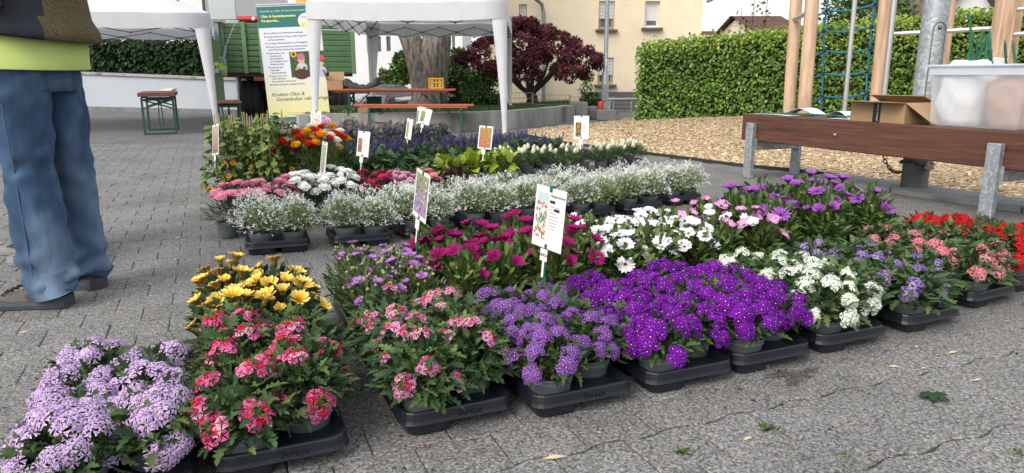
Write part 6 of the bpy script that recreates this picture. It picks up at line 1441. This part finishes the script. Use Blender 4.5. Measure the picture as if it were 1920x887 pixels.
sign('leaning plant sign with yellow and dark picture left of the climbing plants', 404, 262, 5.3, .15, .225, -50, -9, dict(box=(.06, .06, .94, .94), low=(.25, .12, .10), high=(.42, .40, .3), dots=[(.55, .42, .08), (.05, .05, .05), (.3, .33, .1), (.5, .52, .55)], n=80), .2, False, price='')
sign('small plant sign with pale flower picture in front of the tent leg', 592, 228, 5.9, .115, .17, -30, 0, dict(box=(.08, .08, .92, .92), low=(.5, .4, .3), high=(.66, .70, .72), dots=[(.6, .35, .2), (.2, .3, .15), (.7, .72, .75), (.3, .16, .1)], n=60), .2, False)

# ------------------------------------------------------------------ wooden bench with steel legs
PL = at(1402, 332); PR = at(1852, 413); d_ = (PR - PL); Lb = d_.length; d_.normalize()
bench_rz = math.atan2(d_.y, d_.x)
bench = thing('bench', 'long brown wooden bench on galvanised steel legs at right', 'bench', PL, bench_rz)   # local x along the bench, +y away from the flowers
WOODB = mat('brown_stained_wood', (.105, .042, .027), .42, var=.45, scale=9, stretch=(.35, 6, 6), bump=.15, bscale=40, spec=.5, stain=(.055, .022, .016), stain_scale=3.2, stain_lo=.5, stain_hi=.72)
BT, BHt, BD = .565, .235, .50
b = MB(); b.box((1.75, BD / 2, BT - BHt / 2), (3.75, BD, BHt), bevel=.008); b.build('seat_beam', WOODB, bench)
for k, (s0, up) in enumerate(((0.03, 1), (Lb, 1), (3.3, 1))):
    b = MB(); b.box((s0, -.028, (BT - .075) / 2), (.085, .05, BT - .075), bevel=.004); b.box((s0, -.002, .2), (.01, .05, .3)); b.build('leg', GALV, bench)
    b = MB(); b.box((s0, BD + .03, (BT - .075) / 2), (.085, .05, BT - .075), bevel=.004); b.build('leg', GALV, bench)
    b = MB(); b.box((s0, BD / 2, BT - BHt - .042), (.075, BD + .005, .08), bevel=.003); b.build('cross_bar', GALV, bench)
    b = MB(); b.box((s0, -.003, BT - BHt - .03), (.11, .006, .1)); b.build('bracket', GALV, bench)
b = MB(); M_ = Matrix.Translation((.92, -.001, BT - .115)) @ Matrix.Rotation(math.pi / 2, 4, 'X'); b.lathe([(.0175, -.001), (.0175, .003), (.011, .003), (.011, .0012), (.001, .0012)], 14, M=M_); b.build('screw_socket', DARK_STEEL, bench)
b = MB(); b.lathe([(.009, .0005), (.009, .0045), (.001, .005)], 10, M=M_); b.build('screw', TUBE_ST, bench)
BM = Matrix.Translation(PL) @ Matrix.Rotation(bench_rz, 4, 'Z')
def onb(s, y, z=0.0): q = BM @ Vector((s, y, BT + z)); return q
# cardboard box with taped front
cb = open_box('cardboard_box', 'opened brown cardboard box with black tape lying on the wooden bench', onb(1.235, .20), bench_rz + .03, (.45, .32, .142), [('f', .12, 4), ('r', .25, -32), ('b', .14, 160)])
b = MB(); b.box((-.0, -.1612, .0715), (.062, .0016, .14)); b.box((.0, -.2, .1482), (.062, .075, .0014)); tp = b.build('tape', mat('black_tape', (.02, .02, .024), .35), cb)
text('lettering', 'prime | amazon', .022, tp, (.012, -.1628, .012), (math.pi / 2, math.radians(-90), 0), CARD, ext=.0002)
# translucent crate with bags
CR = mat('frosted_plastic', (.78, .83, .90), .35, alpha=.34, transl=.35, var=.03)
cr_ = thing('storage_crate', 'milky translucent plastic crate full of bags on the right end of the bench', 'crate', onb(1.93, .27), bench_rz + .0)
cw, cd, ch = .62, .42, .40
b = MB()
def shell(b, w0, d0, w1, d1, z0, z1, th):
    r0 = [(-w0 / 2, -d0 / 2, z0), (w0 / 2, -d0 / 2, z0), (w0 / 2, d0 / 2, z0), (-w0 / 2, d0 / 2, z0)]; r1 = [(-w1 / 2, -d1 / 2, z1), (w1 / 2, -d1 / 2, z1), (w1 / 2, d1 / 2, z1), (-w1 / 2, d1 / 2, z1)]
    b.loft([r0, r1], cap=False, smooth=False); b.add(r0, [(3, 2, 1, 0)])
shell(b, cw * .93, cd * .93, cw, cd, .004, ch, .003); b.build('shell', CR, cr_)
b = MB()
for (c, q) in (((0, -cd / 2 - .012, ch), (cw + .05, .03, .014)), ((0, cd / 2 + .012, ch), (cw + .05, .03, .014)), ((-cw / 2 - .012, 0, ch), (.03, cd, .014)), ((cw / 2 + .012, 0, ch), (.03, cd, .014)), ((0, -cd / 2 - .008, ch - .035), (cw + .02, .008, .055))): b.box(c, q, bevel=.003)
b.build('rim', mat('frosted_rim', (.70, .75, .82), .35, alpha=.8, transl=.3, var=.03), cr_)
def bag(name, label, loc, rz, w, d, h, m, seed, top=.35):
    rn = random.Random(seed); b = MB(); rows = []; n = 22
    for i in range(11):
        f = i / 10; k = min(1, .80 + .5 * f) * (1 - .35 * max(0, f - .8) / .2); ring = []
        for j in range(n):
            q = 6.283 * j / n; e = (abs(math.cos(q)) ** 4 + abs(math.sin(q)) ** 4) ** (-1 / 4)
            wob = 1 + .06 * math.sin(5 * q + i * 1.2 + seed) + .04 * math.sin(9 * q - i * .9) + rn.uniform(-.02, .02)
            ring.append((math.cos(q) * w / 2 * k * e * wob, math.sin(q) * d / 2 * k * e * wob, h * f + .012 * math.sin(3 * q + seed) * f))
        rows.append(ring)
    b.loft(rows, cap=True); o = b.build(name, m); tag(o, label, 'bag'); o.location = loc; o.rotation_euler = (0, 0, rz); return o
WBAG = mat('white_bag_plastic', (.86, .87, .88), .5, var=.06, scale=12, bump=.8, bscale=18, transl=.2); BBAG = mat('brown_paper', (.46, .30, .23), .85, var=.1, bump=.8, bscale=18)
bag('plastic_bag', 'crumpled white plastic bag inside the translucent crate', onb(1.78, .25, .008), bench_rz, .31, .34, .42, WBAG, 3)
bag('paper_bag', 'light brown paper bag inside the translucent crate', onb(2.10, .25, .008), bench_rz, .27, .34, .35, BBAG, 5)
bg_ = MB(); bg_.box((0, 0, .18), (.16, .02, .34), M=Matrix.Identity(4), bevel=.004); o = bg_.build('blue_folder', mat('blue_folder_card', (.12, .24, .42), .5)); tag(o, 'blue folder standing behind the bags in the crate', 'folder'); o.location = onb(1.96, .41, .01); o.rotation_euler = (0, 0, bench_rz)
for k in range(17):
    b = MB(); s_ = 1.70 + R.random() * .20; lean = R.gauss(0, .03); hh = R.uniform(.50, .66)
    if k > 13: s_ = 1.90 + .07 * (k - 14); hh = .56 + .05 * (k == 14)
    if k == 5: hh = .76
    p = onb(s_, .27 + R.uniform(-.05, .05), .30); e = onb(s_ + lean * 1.5, .27 + R.uniform(-.06, .06), hh)
    b.tube([p, p.lerp(e, .85), e], [.0085, .0085, .002], 7); o = b.build('green_stake', GREEN_PL); tag(o, 'green stake sticking out of the crate, tallest of all' if k == 5 else 'single green stake at the right of the bundle in the crate, ' + ('leftmost', 'middle', 'rightmost')[k - 14] + ' one' if k > 13 else 'green plastic stake in the dense bundle in the crate', 'stake', 'green stakes in the crate')
b = MB(); b.box((0, 0, 0), (.10, .01, .06), bevel=.003); o = b.build('white_card', CARD); o.location = onb(1.93, .28, .42); o.rotation_euler = (.4, .1, bench_rz); tag(o, 'white card sticking out of the crate beside the stakes', 'card')
# papers, thin stakes lying on the bench
PAPER = mat('white_paper', (.72, .74, .78), .7, var=.03)
def sheet(label, s, y, w, d, rz, curl, name='paper_sheet'):
    b = MB(); rows = []; n = 9
    for i in range(n):
        f = i / (n - 1); x = (f - .5) * w; z = curl * math.sin(math.pi * f) * (1 if curl > 0 else 0) + .003
        rows.append([(x, -d / 2, z), (x, d / 2, z), (x, d / 2, z + .0012), (x, -d / 2, z + .0012)])
    b.loft(rows, smooth=False); t = thing(name, label, 'paper', onb(s, y), bench_rz + rz); b.build('sheet', PAPER, t)
    b = MB()
    for i in range(5): b.add([((-.3 + .1 * k_) * w, (-.3 + .13 * i) * d, curl * math.sin(math.pi * (.2 + .1 * k_)) + .0052) for k_ in (0, 1, 2, 3, 4, 5, 6)] + [((-.3 + .1 * k_) * w, (-.28 + .13 * i) * d, curl * math.sin(math.pi * (.2 + .1 * k_)) + .0052) for k_ in (6, 5, 4, 3, 2, 1, 0)], [(k_, k_ + 1, 12 - k_, 13 - k_) for k_ in range(6)], (.45, .47, .52))
    b.build('print', PRINT, t); return t
sheet('curled white printed sheet near the left end of the bench', .34, .27, .30, .21, .25, .06)
sheet('white printed sheet leaning against the cardboard box on the bench', .83, .24, .28, .23, -.2, .055)
sheet('flat white sheet under the green stakes on the bench', .20, .12, .40, .2, .0, .004)
sheet('flat white sheet beside the cardboard box on the bench', .92, .12, .22, .18, .1, .003)
for k, (s0, y0, s1, y1) in enumerate(((.02, .06, .62, .20), (.06, .10, .70, .12), (.12, .04, .78, .10), (.40, .22, .98, .08), (.3, .05, 1.0, .14))):
    b = MB(); b.tube([onb(s0, y0, .008 + .004 * k), onb(s1, y1, .012 + .004 * k)], .0045, 6); tag(b.build('green_stake', GREEN_PL), 'thin green plant stake lying on the bench, ' + ('nearest the bench end', 'second from the bench end', 'at the front edge in the middle', 'reaching furthest towards the cardboard box', 'lying on top of the others')[k], 'stake', 'green stakes lying on the bench')
b = MB(); rows = []
for i in range(7): f = i / 6; rows.append([(f * .3, -.1, .02 + .11 * f - .03 * math.sin(3.14 * f)), (f * .3, .1, .02 + .11 * f - .03 * math.sin(3.14 * f)), (f * .3, .1, .024 + .11 * f - .03 * math.sin(3.14 * f)), (f * .3, -.1, .024 + .11 * f - .03 * math.sin(3.14 * f))])
b.loft(rows, smooth=False); o = b.build('magazine', mat('grey_magazine', (.22, .21, .24), .4, var=.3, scale=10)); o.location = onb(.80, .36); o.rotation_euler = (0, 0, bench_rz + .1); tag(o, 'dark glossy magazine leaning on the back of the cardboard box', 'magazine')

# ------------------------------------------------------------------ leaning steel pole with chain and padlock
pb = at(1712, 358); pt = aty(1763, -40, pb.y + .05)
pole = thing('leaning_pole', 'thick leaning galvanised steel pole behind the wooden bench', 'pole', pb); ax = (pt - pb); 
b = MB(); rr = .092; b.tube([ax * -.02, ax * .3, ax * .7, ax * 1.9], [rr, rr, rr, rr], 28); b.build('tube', GALV, pole)
b = MB(); axn = ax.normalized(); b.tube([axn * .0, axn * .46], [rr + .006, rr + .006], 28); b.build('sleeve', mat('dark_zinc', (.15, .155, .16), .55, var=.3, scale=8, metal=.4), pole)
f_ = (1.25 / axn.z); b = MB(); side = Vector((-.1, -1, 0)).normalized(); xs = axn.cross(side).normalized()
P = [axn * (f_ - .9) - xs * .045 + side * (rr + .0), axn * f_ - xs * .045 + side * rr]
for k in range(7): q = math.pi * k / 6; P.append(axn * (f_ + .045 * math.sin(q)) - xs * .045 * math.cos(q) + side * rr)
P += [axn * f_ + xs * .045 + side * (rr - .0), axn * (f_ - .9) + xs * .045 + side * rr]; b.tube(P, .004, 5); b.ball(axn * (f_ + .005) + side * rr, .016, seg=8, ring=5); b.build('hatch_rim', DARK_STEEL, pole)
CHN = mat('chain_steel', (.07, .07, .075), .4, metal=.7)
chain = thing('chain', 'dark steel chain slung round the foot of the leaning pole', 'chain', pb)
def links(P, name='link'):
    me = None
    for i in range(len(P) - 1):
        a, e = Vector(P[i]), Vector(P[i + 1]); m_ = (a + e) / 2
        if me is None:
            L_ = (e - a).length; b = MB(); ring = [(math.cos(q * .524) * .011, 0, math.sin(q * .524) * (L_ * .66)) for q in range(13)]; b.tube(ring, .0042, 5, cap=False); me = b.mesh('link', CHN)
        M_ = Matrix.Translation(m_) @ align(e - a, (i % 2) * 1.57); obj(name, me, chain, M=M_)
zc_ = .24; ring = []; n_ = 26
for i in range(n_ + 1): q = 6.283 * i / n_; ring.append(axn * zc_ + Vector((math.cos(q) * (rr + .022), math.sin(q) * (rr + .022), .02 * math.sin(2 * q) - .03 * max(0, -math.sin(q)))))
links(ring)
h0 = aty(1655, 292, pb.y - .02) - pb; h1 = aty(1690, 322, pb.y - .08) - pb; P = []
for i in range(10): f = i / 9; P.append(h0.lerp(h1, f) + Vector((0, 0, -.05 * math.sin(3.14 * f))))
links(P)
lk = thing('padlock', 'brass coloured padlock hanging on the chain at the leaning pole', 'padlock', pb + axn * (zc_ - .035) + Vector((.02, -rr - .035, 0)))
b = MB(); M_ = Matrix.Rotation(.45, 4, 'Y'); b.box((0, 0, 0), (.062, .024, .05), M=M_, bevel=.006); b.build('body', mat('brass', (.35, .27, .15), .4, metal=.6, var=.2), lk)
b = MB(); b.tube([M_ @ Vector(q) for q in ((-.02, 0, .02), (-.02, 0, .045), (0, 0, .06), (.02, 0, .045), (.02, 0, .02))], .005, 6); b.build('shackle', TUBE_ST, lk)

# ------------------------------------------------------------------ climbing frame behind the bench
CW = mat('climbing_wood', (.56, .40, .285), .7, var=.25, scale=7, stretch=(3, 3, .35), bump=.2, bscale=20, stain=(.30, .19, .12), stain_scale=3, stain_lo=.52, stain_hi=.7)
ROPE = mat('blue_rope', (.03, .17, .30), .7, var=.25, scale=90, bump=.6, bscale=160)
cf = thing('climbing_frame', 'wooden climbing frame with steel rungs and a blue rope net', 'climbing frame')
Yc = 9.3
def post(px0, py0, px1, py1, Y, r, sq=False, zbot=None):
    a, e = aty(px0, py0, Y), aty(px1, py1, Y); u = (a - e) / (a.z - e.z); top = e + u * (3.4 - e.z); bot = e + u * ((0.0 if zbot is None else zbot) - e.z); b = MB()
    if sq:
        q = Matrix.Translation(bot) @ align(top - bot, 0); b.box((0, 0, (top - bot).length / 2), (2 * r, 2 * r, (top - bot).length), M=q, bevel=.012)
    else: b.tube([bot, bot.lerp(top, .5), top], [r * 1.02, r, r * .97], 18)
    b.build('post', CW, cf); return bot, top
post(1493, 0, 1479, 205, 10.0, .078); post(1523, 0, 1508, 205, 9.2, .082); post(1662, 0, 1644, 188, 9.3, .085); post(1777, 20, 1757, 190, 9.6, .085)
post(1888, 0, 1872, 100, 8.6, .085, True); post(1905, 0, 1890, 100, 8.75, .07, True)
def bar(a, e, r): b = MB(); b.tube([a, e], r, 10); b.build('steel_bar', TUBE_ST, cf)
u_ = aty(1603, 0, 9.0), aty(1583, 205, 9.0); e_ = (u_[0] - u_[1]) / (u_[0].z - u_[1].z); bar(u_[1] + e_ * (0.05 - u_[1].z), u_[1] + e_ * (3.2 - u_[1].z), .028)
u_ = aty(1677, 0, 9.1), aty(1656, 190, 9.1); e_ = (u_[0] - u_[1]) / (u_[0].z - u_[1].z); bar(u_[1] + e_ * (0.05 - u_[1].z), u_[1] + e_ * (3.2 - u_[1].z), .034)
bar(aty(1672, 64, 9.3), aty(1868, 53, 8.7), .03); bar(aty(1487, 38, 10.0), aty(1518, 22, 9.25), .03)
bar(aty(1880, 21, 8.65), aty(2010, 6, 8.2), .03); bar(aty(1876, 67, 8.65), aty(2010, 55, 8.2), .03)
# rope net
NP = {}; pxs = [[(1556, -30), (1550, 20), (1544, 58), (1545, 95), (1543, 138), (1541, 180), (1538, 207)], [(1644, -30), (1640, 8), (1634, 50), (1631, 92), (1626, 134), (1624, 175), (1622, 190)]]
Yn = 9.35
def rope(P, r=.0125): b = MB(); b.tube(P, r, 7); b.build('rope', ROPE, cf)
for col in pxs: rope([aty(x, y, Yn) for x, y in col])
knots = MB()
for i in range(1, 6):
    (xa, ya), (xb, yb) = pxs[0][i], pxs[1][i]; P = []
    xl_, yl_ = 1512, ya + (8 if i % 2 else 4)
    A_ = aty(xl_, yl_, Yn); B_ = aty(xa, ya, Yn); C_ = aty(xb, yb, Yn); D_ = aty(1655, yb - 6, Yn)
    for a, e in ((A_, B_), (B_, C_), (C_, D_)):
        P = [a.lerp(e, f) + Vector((0, 0, -.035 * math.sin(math.pi * f))) for f in np.linspace(0, 1, 6)]; rope(P)
    for q in (B_, C_): knots.ball(tuple(q), .028, seg=8, ring=5)
knots.build('rope_knots', mat('knot_black', (.02, .025, .03), .6), cf)

# ------------------------------------------------------------------ people
SKIN = mat('skin', (.50, .30, .22), .55, var=.06)
def person(label, C, footL, footR, kneeL, kneeR, cm, jean, shirt, jacket, jacket2, shoe_up, shoe_sole, hair, thick=1.0, seed=1, split=None):
    """standing figure facing -x; C = ground point under the pelvis, feet = (heel point, toe direction)"""
    rn = random.Random(seed); f = Vector((-1, 0, 0)); l = Vector((0, -1, 0)); t = thing('person', label, 'person', C)
    def w(v): return Vector(v) - C
    hipz = .93
    hipL, hipR = l * .095 + Vector((0, 0, .90)), l * -.095 + Vector((0, 0, .90))
    kL, kR = w(kneeL), w(kneeR)
    aL, aR = w(footL[0]) + footL[1] * .055 + Vector((0, 0, .09)), w(footR[0]) + footR[1] * .055 + Vector((0, 0, .09))
    # body: one skinned surface
    me = bpy.data.meshes.new('body'); bm = bmesh.new(); sk = bm.verts.layers.skin.verify()
    def v(p, r, rt=False): q = bm.verts.new(Vector(p)); q[sk].radius = (r, r); q[sk].use_root = rt; return q
    pel = v((0, 0, .98), .13, True); che = v((0, 0, 1.22), .14); sho = v((0, 0, 1.42), .12); nk = v(f * .01 + Vector((0, 0, 1.52)), .055); chin = v(f * .03 + Vector((0, 0, 1.60)), .07); hd = v(f * .015 + Vector((0, 0, 1.70)), .095); tp = v((0, 0, 1.78), .07)
    for a, b_ in ((pel, che), (che, sho), (sho, nk), (nk, chin), (chin, hd), (hd, tp)): bm.edges.new((a, b_))
    nose = v(f * .125 + Vector((0, 0, 1.67)), .014); bm.edges.new((hd, nose))
    for s in (1, -1):
        ear = v(l * s * .10 + Vector((0, 0, 1.68)), .018); bm.edges.new((hd, ear))
        shd = v(l * s * .19 + Vector((0, 0, 1.42)), .065); el = v(l * s * .25 + f * -.03 + Vector((0, 0, 1.16)), .045); wr = v(l * s * .17 + f * .22 + Vector((0, 0, 1.20)), .03); pm_ = v(l * s * .13 + f * .29 + Vector((0, 0, 1.22)), .028)
        for a, b_ in ((sho, shd), (shd, el), (el, wr), (wr, pm_)): bm.edges.new((a, b_))
        for q in range(4):
            o_ = Vector((0, 0, -.03 + .02 * q)); k1 = v(pm_.co + f * .05 + l * -s * .015 + o_, .0095); k2 = v(pm_.co + f * .075 + l * -s * .04 + o_, .0085); k3 = v(pm_.co + f * (.07 + .006 * (q % 2)) + l * -s * .065 + o_, .0075)
            for a, b_ in ((pm_, k1), (k1, k2), (k2, k3)): bm.edges.new((a, b_))
        th = v(wr.co + f * .045 + Vector((0, 0, .035)), .011); th2 = v(wr.co + f * .08 + l * -s * .03 + Vector((0, 0, .05)), .009); bm.edges.new((wr, th)); bm.edges.new((th, th2))
        hp, kn, an = (hipL, kL, aL) if s == 1 else (hipR, kR, aR)
        h_ = v(hp, .085); k_ = v(kn, .055); a_ = v(an, .04); bm.edges.new((pel, h_)); bm.edges.new((h_, k_)); bm.edges.new((k_, a_))
    bm.to_mesh(me); bm.free(); me.materials.append(SKIN); bo = obj('body', me, t)
    bo.modifiers.new('skin', 'SKIN').use_smooth_shade = True; sb = bo.modifiers.new('smooth', 'SUBSURF'); sb.levels = 1; sb.render_levels = 2
    b = MB(); b.ball((.012, 0, 1.725), .112, seg=18, ring=10, sq=(1.0, .92, .85)); b.build('hair', hair, t)
    for s in (1, -1): b = MB(); b.ball(tuple(f * .098 + l * s * .034 + Vector((0, 0, 1.695))), .013, seg=10, ring=6, C=(.8, .8, .8)); b.build('eye', mat('eye_white', (.7, .7, .7), .2), t)
    b = MB(); b.ball(tuple(f * .095 + Vector((0, 0, 1.625))), .022, seg=10, ring=5, sq=(.5, 1, .3)); b.build('mouth', mat('lips', (.4, .16, .14), .5), t)
    # jeans
    b = MB(); n = 56
    def ring(c, rx, ry, z, amp, ph, foldz=0.0):
        R_ = []
        for j in range(n):
            q = 2 * math.pi * j / n; wv = 1 + amp * (math.sin(2 * q + ph * 2.1) * .5 + math.sin(3 * q - ph * 3.7) * .6 + math.sin(5 * q + ph * 5.3) * .35)
            wv += foldz * math.exp(-((math.sin((q - ph * .13) * .5 + z * 4.5)) / .35) ** 2) * math.sin(z * 34 + 2.6 * q + ph)
            R_.append((c.x + math.cos(q) * rx * wv, c.y + math.sin(q) * ry * wv, z + amp * .12 * math.sin(q * 2 + ph * 2)))
        return R_
    for hp, kn, an, ft, sd, lw_ in ((hipL, kL, aL, footL, 0, 0), (hipR, kR, aR, footR, 4, .2)):
        rings = []; N = 84
        for i in range(N + 1):
            s = i / N; z0, zk, za = .97, kn.z, .055
            if s < .45: g = s / .45; g2 = g * g * (3 - 2 * g); c = hp.lerp(kn, g2 * .8 + g * .2); z = z0 + (zk - z0) * g; r = (.125 + (.098 - .125) * g) * thick
            else: g = (s - .45) / .55; c = kn.lerp(an, g); z = zk + (za - zk) * g; r = (.098 + .018 * math.sin(g * 2.4) - .012 * g) * thick
            r *= 1 - lw_ * max(0, min(1, (.75 - z) / .5)); low = max(0, (.30 - z) / .30); kz = math.exp(-((z - zk) / .1) ** 2); top = max(0, (z - .72) / .2)
            amp = .03 + .10 * low ** 1.3 + .05 * kz + .045 * top
            r *= 1 + .11 * low * math.sin(i * .74 + sd) + .03 * kz * math.sin(i * .82) + (.10 if z < .085 else 0) * low
            fl = .02 * low * math.sin(i * .6 + sd)
            rings.append(ring(Vector((c.x + fl + .012 * low, c.y, 0)), r * 1.04, r * .94, z, amp, i * .126 + sd, .035 + .05 * low + .03 * kz + .03 * top))
        b.loft(rings, cap=False)
        rings2 = [ [((p[0] - an.x) * .93 + an.x, (p[1] - an.y) * .93 + an.y, p[2] + dz) for p in rings[-1]] for dz in (0.0, .09)]; b.loft([rings[-1]] + rings2, cap=False)
    rings = [ring(Vector((0, 0, 0)), .155 * thick, .19 * thick, z, .02, z * 9) for z in (.84, .89, .94, 1.0, 1.04)]; b.loft(rings); b.build('jeans', jean, t)
    sm = MB()      # outer side seams
    for an in (aL, aR): sm.tube([(an.x + .014 + math.cos(q * .35) * .098 * thick, an.y + math.sin(q * .35) * .088 * thick, .078 + .006 * math.sin(q * .9)) for q in range(19)], .003, 5)
    for hp, kn, an, sg in ((hipL, kL, aL, 1), (hipR, kR, aR, -1)): sm.tube([hp + l * sg * .118 * thick + Vector((0, 0, -.1)), kn + l * sg * .094 * thick, an + l * sg * .102 * thick + Vector((0, 0, .06))], .0035, 5)
    sm.build('seam', mat('denim_seam', (.06, .10, .17), .9), t)
    # shirt and jacket
    b = MB(); b.loft([ring(Vector((.0, 0, 0)), (.20 + dx) * thick, (.235 + dx * .6) * thick, z, .022, z * 6 + .5) for z, dx in ((.922, .012), (.926, .014), (.95, .013), (1.0, .012), (1.06, .008), (1.2, 0), (1.36, -.02))], cap=False)
    b.build('shirt', shirt, t)
    b = MB(); hem = [(1.035, .035), (1.032, .050), (1.045, .060), (1.075, .052), (1.11, .035), (1.18, .025), (1.28, .022), (1.36, .02), (1.42, -.01), (1.47, -.08), (1.52, -.13)]
    rings = []
    for z, dx in hem:
        rg = ring(Vector((.012 if z < 1.1 else 0, 0, 0)), (.205 + dx) * thick, (.235 + dx * .8) * thick, z, .018, z * 5 + 1)
        rings.append([(x, y, zz - (.022 * max(0, x) / .2 if z < 1.1 else 0) + (.012 if z < 1.1 else 0)) for x, y, zz in rg])
    V = [p for r_ in rings for p in r_]
    for m_ in (0, 1):
        F = []
        for i in range(len(rings) - 1):
            for j in range(n):
                q = (rings[i][j][0] + rings[i][(j + 1) % n][0]) / 2
                if (q < split) == (m_ == 1): F.append((i * n + j, i * n + (j + 1) % n, (i + 1) * n + (j + 1) % n, (i + 1) * n + j))
        if F: b.add(V, F, m=m_, smooth=True)
    for s in (1, -1):
        P = [l * s * .17 + Vector((0, 0, 1.43)), l * s * .235 + Vector((.01, 0, 1.32)), l * s * .262 + f * -.03 + Vector((0, 0, 1.17)), l * s * .22 + f * .1 + Vector((0, 0, 1.185)), l * s * .175 + f * .2 + Vector((0, 0, 1.2))]; b.tube(P, [.085, .08, .066, .055, .048], 16, m=0)
    b.build('jacket', [jacket, jacket2], t)
    # shoes
    for (hpnt, dr), nm in ((footL, 'shoe'), (footR, 'shoe')):
        h = w(hpnt); d = dr.normalized(); yaw = math.atan2(d.y, d.x); M = Matrix.Translation(h) @ Matrix.Rotation(yaw, 4, 'Z')
        prof = [(-.005, .022, .03), (.0, .034, .085), (.02, .040, .105), (.06, .041, .108), (.10, .042, .098), (.14, .045, .082), (.18, .049, .068), (.22, .050, .058), (.26, .045, .050), (.285, .034, .040), (.298, .018, .030)]
        b = MB(); rings = []
        for x, hw, hh in prof:
            rings.append([(x, math.cos(q) * hw * (1 if math.sin(q) < 0 else .9), .026 + max(0, hh - .026) * max(0, math.sin(q)) - .004 * max(0, -math.sin(q))) for q in [2 * math.pi * j / 16 for j in range(16)]])
        b.loft(rings); sh = b.build(nm, shoe_up, t, M=M)
        b = MB(); rings = []
        for x, hw, hh in prof:
            k = 1.16 if x < .27 else 1.22; z1 = .034 + (.016 if x < .05 else .006 * (x > .2)); x2 = x * 1.03 + (-.012 if x < .01 else 0); rings.append([(x2, -hw * k, .004), (x2, hw * k, .004), (x2, hw * k * 1.04, .02), (x2, hw * k * .98, z1), (x2, -hw * k * .98, z1), (x2, -hw * k * 1.04, .02)])
        b.loft(rings, smooth=False); b.build('sole', shoe_sole, sh)
        b = MB()
        for k in range(5): x = .13 + .022 * k; z = .112 - .010 * k - (.0 if k else .004); b.tube([(x, -.03, z - .016), (x, 0, z - .001), (x + .008, .03, z - .016)], .0035, 5)
        b.build('laces', mat('dark_laces', (.03, .03, .032), .8), sh)
        b = MB()
        for k in range(3): b.tube([(.085 + .004 * k, -.0425, .062 - .008 * k), (.125, -.0455, .064 - .008 * k)], .0028, 5); b.tube([(.085 + .004 * k, .0425, .062 - .008 * k), (.125, .0455, .064 - .008 * k)], .0028, 5)
        b.build('side_mark', shoe_sole, sh)
    return t
DENIM = mat('denim', (.042, .080, .150), .9, var=.4, scale=7, bump=.8, bscale=24, stain=(.13, .19, .28), stain_scale=4.2, stain_lo=.45, stain_hi=.62, spec=.15, stretch=(1, 1, .45))
DENIM2 = mat('grey_denim', (.13, .17, .24), .9, var=.2, scale=6, bump=.3, bscale=14)
OLIVE = mat('olive_wool', (.10, .082, .04), .95, var=.6, scale=160, bump=.5, bscale=220)
NAVY = mat('navy_softshell', (.016, .019, .03), .75, var=.1)
LIME = mat('lime_jersey', (.50, .62, .19), .85, var=.06, scale=8, bump=.2, bscale=12)
TAUPE = mat('taupe_mesh', (.105, .095, .082), .8, var=.3, scale=120, bump=.4, bscale=200); SOLEG = mat('grey_blue_sole', (.06, .07, .085), .6)
hL = at(126, 574); hR = at(184, 541)
C1 = Vector((-1.84, 2.80, 0))
def kn(px, py, Y): return aty(px, py, Y)
person('person seen from behind in blue jeans, olive jacket and lime green shirt', C1, (hL, Vector((-1, -.06, 0))), (hR, Vector((-.86, .5, 0))), kn(54, 318, hL.y + .02), kn(134, 318, hR.y - .03), None, DENIM, LIME, OLIVE, NAVY, TAUPE, SOLEG, mat('grey_hair', (.2, .19, .18), .9, var=.3), .88, 1, .165)
hL2 = at(136, 500); C2 = Vector((-2.42, 3.62, 0))
person('second person half hidden behind the first one in grey jeans and black trainers', C2, (at(134, 496), Vector((-1, 0.05, 0))), (at(110, 478), Vector((-1, .12, 0))), kn(88, 330, 3.5), kn(96, 330, 3.72), None, DENIM2, mat('grey_shirt', (.2, .2, .22), .9), mat('dark_coat', (.04, .045, .055), .9), mat('dark_coat', (.04, .045, .055), .9), mat('black_shoe', (.02, .02, .022), .7), mat('pale_sole', (.22, .22, .22), .6), mat('brown_hair', (.08, .05, .035), .9), .92, 5, -9)

# ------------------------------------------------------------------ lettering becomes plain meshes
bpy.context.view_layer.update(); dg = bpy.context.evaluated_depsgraph_get()
for o in [o for o in SC.objects if o.type == 'FONT']:
    me = bpy.data.meshes.new_from_object(o.evaluated_get(dg)); n = bpy.data.objects.new(o.name, me); COL.objects.link(n)
    n.parent = o.parent; n.matrix_local = o.matrix_local.copy(); nm = o.name; bpy.data.objects.remove(o); n.name = nm
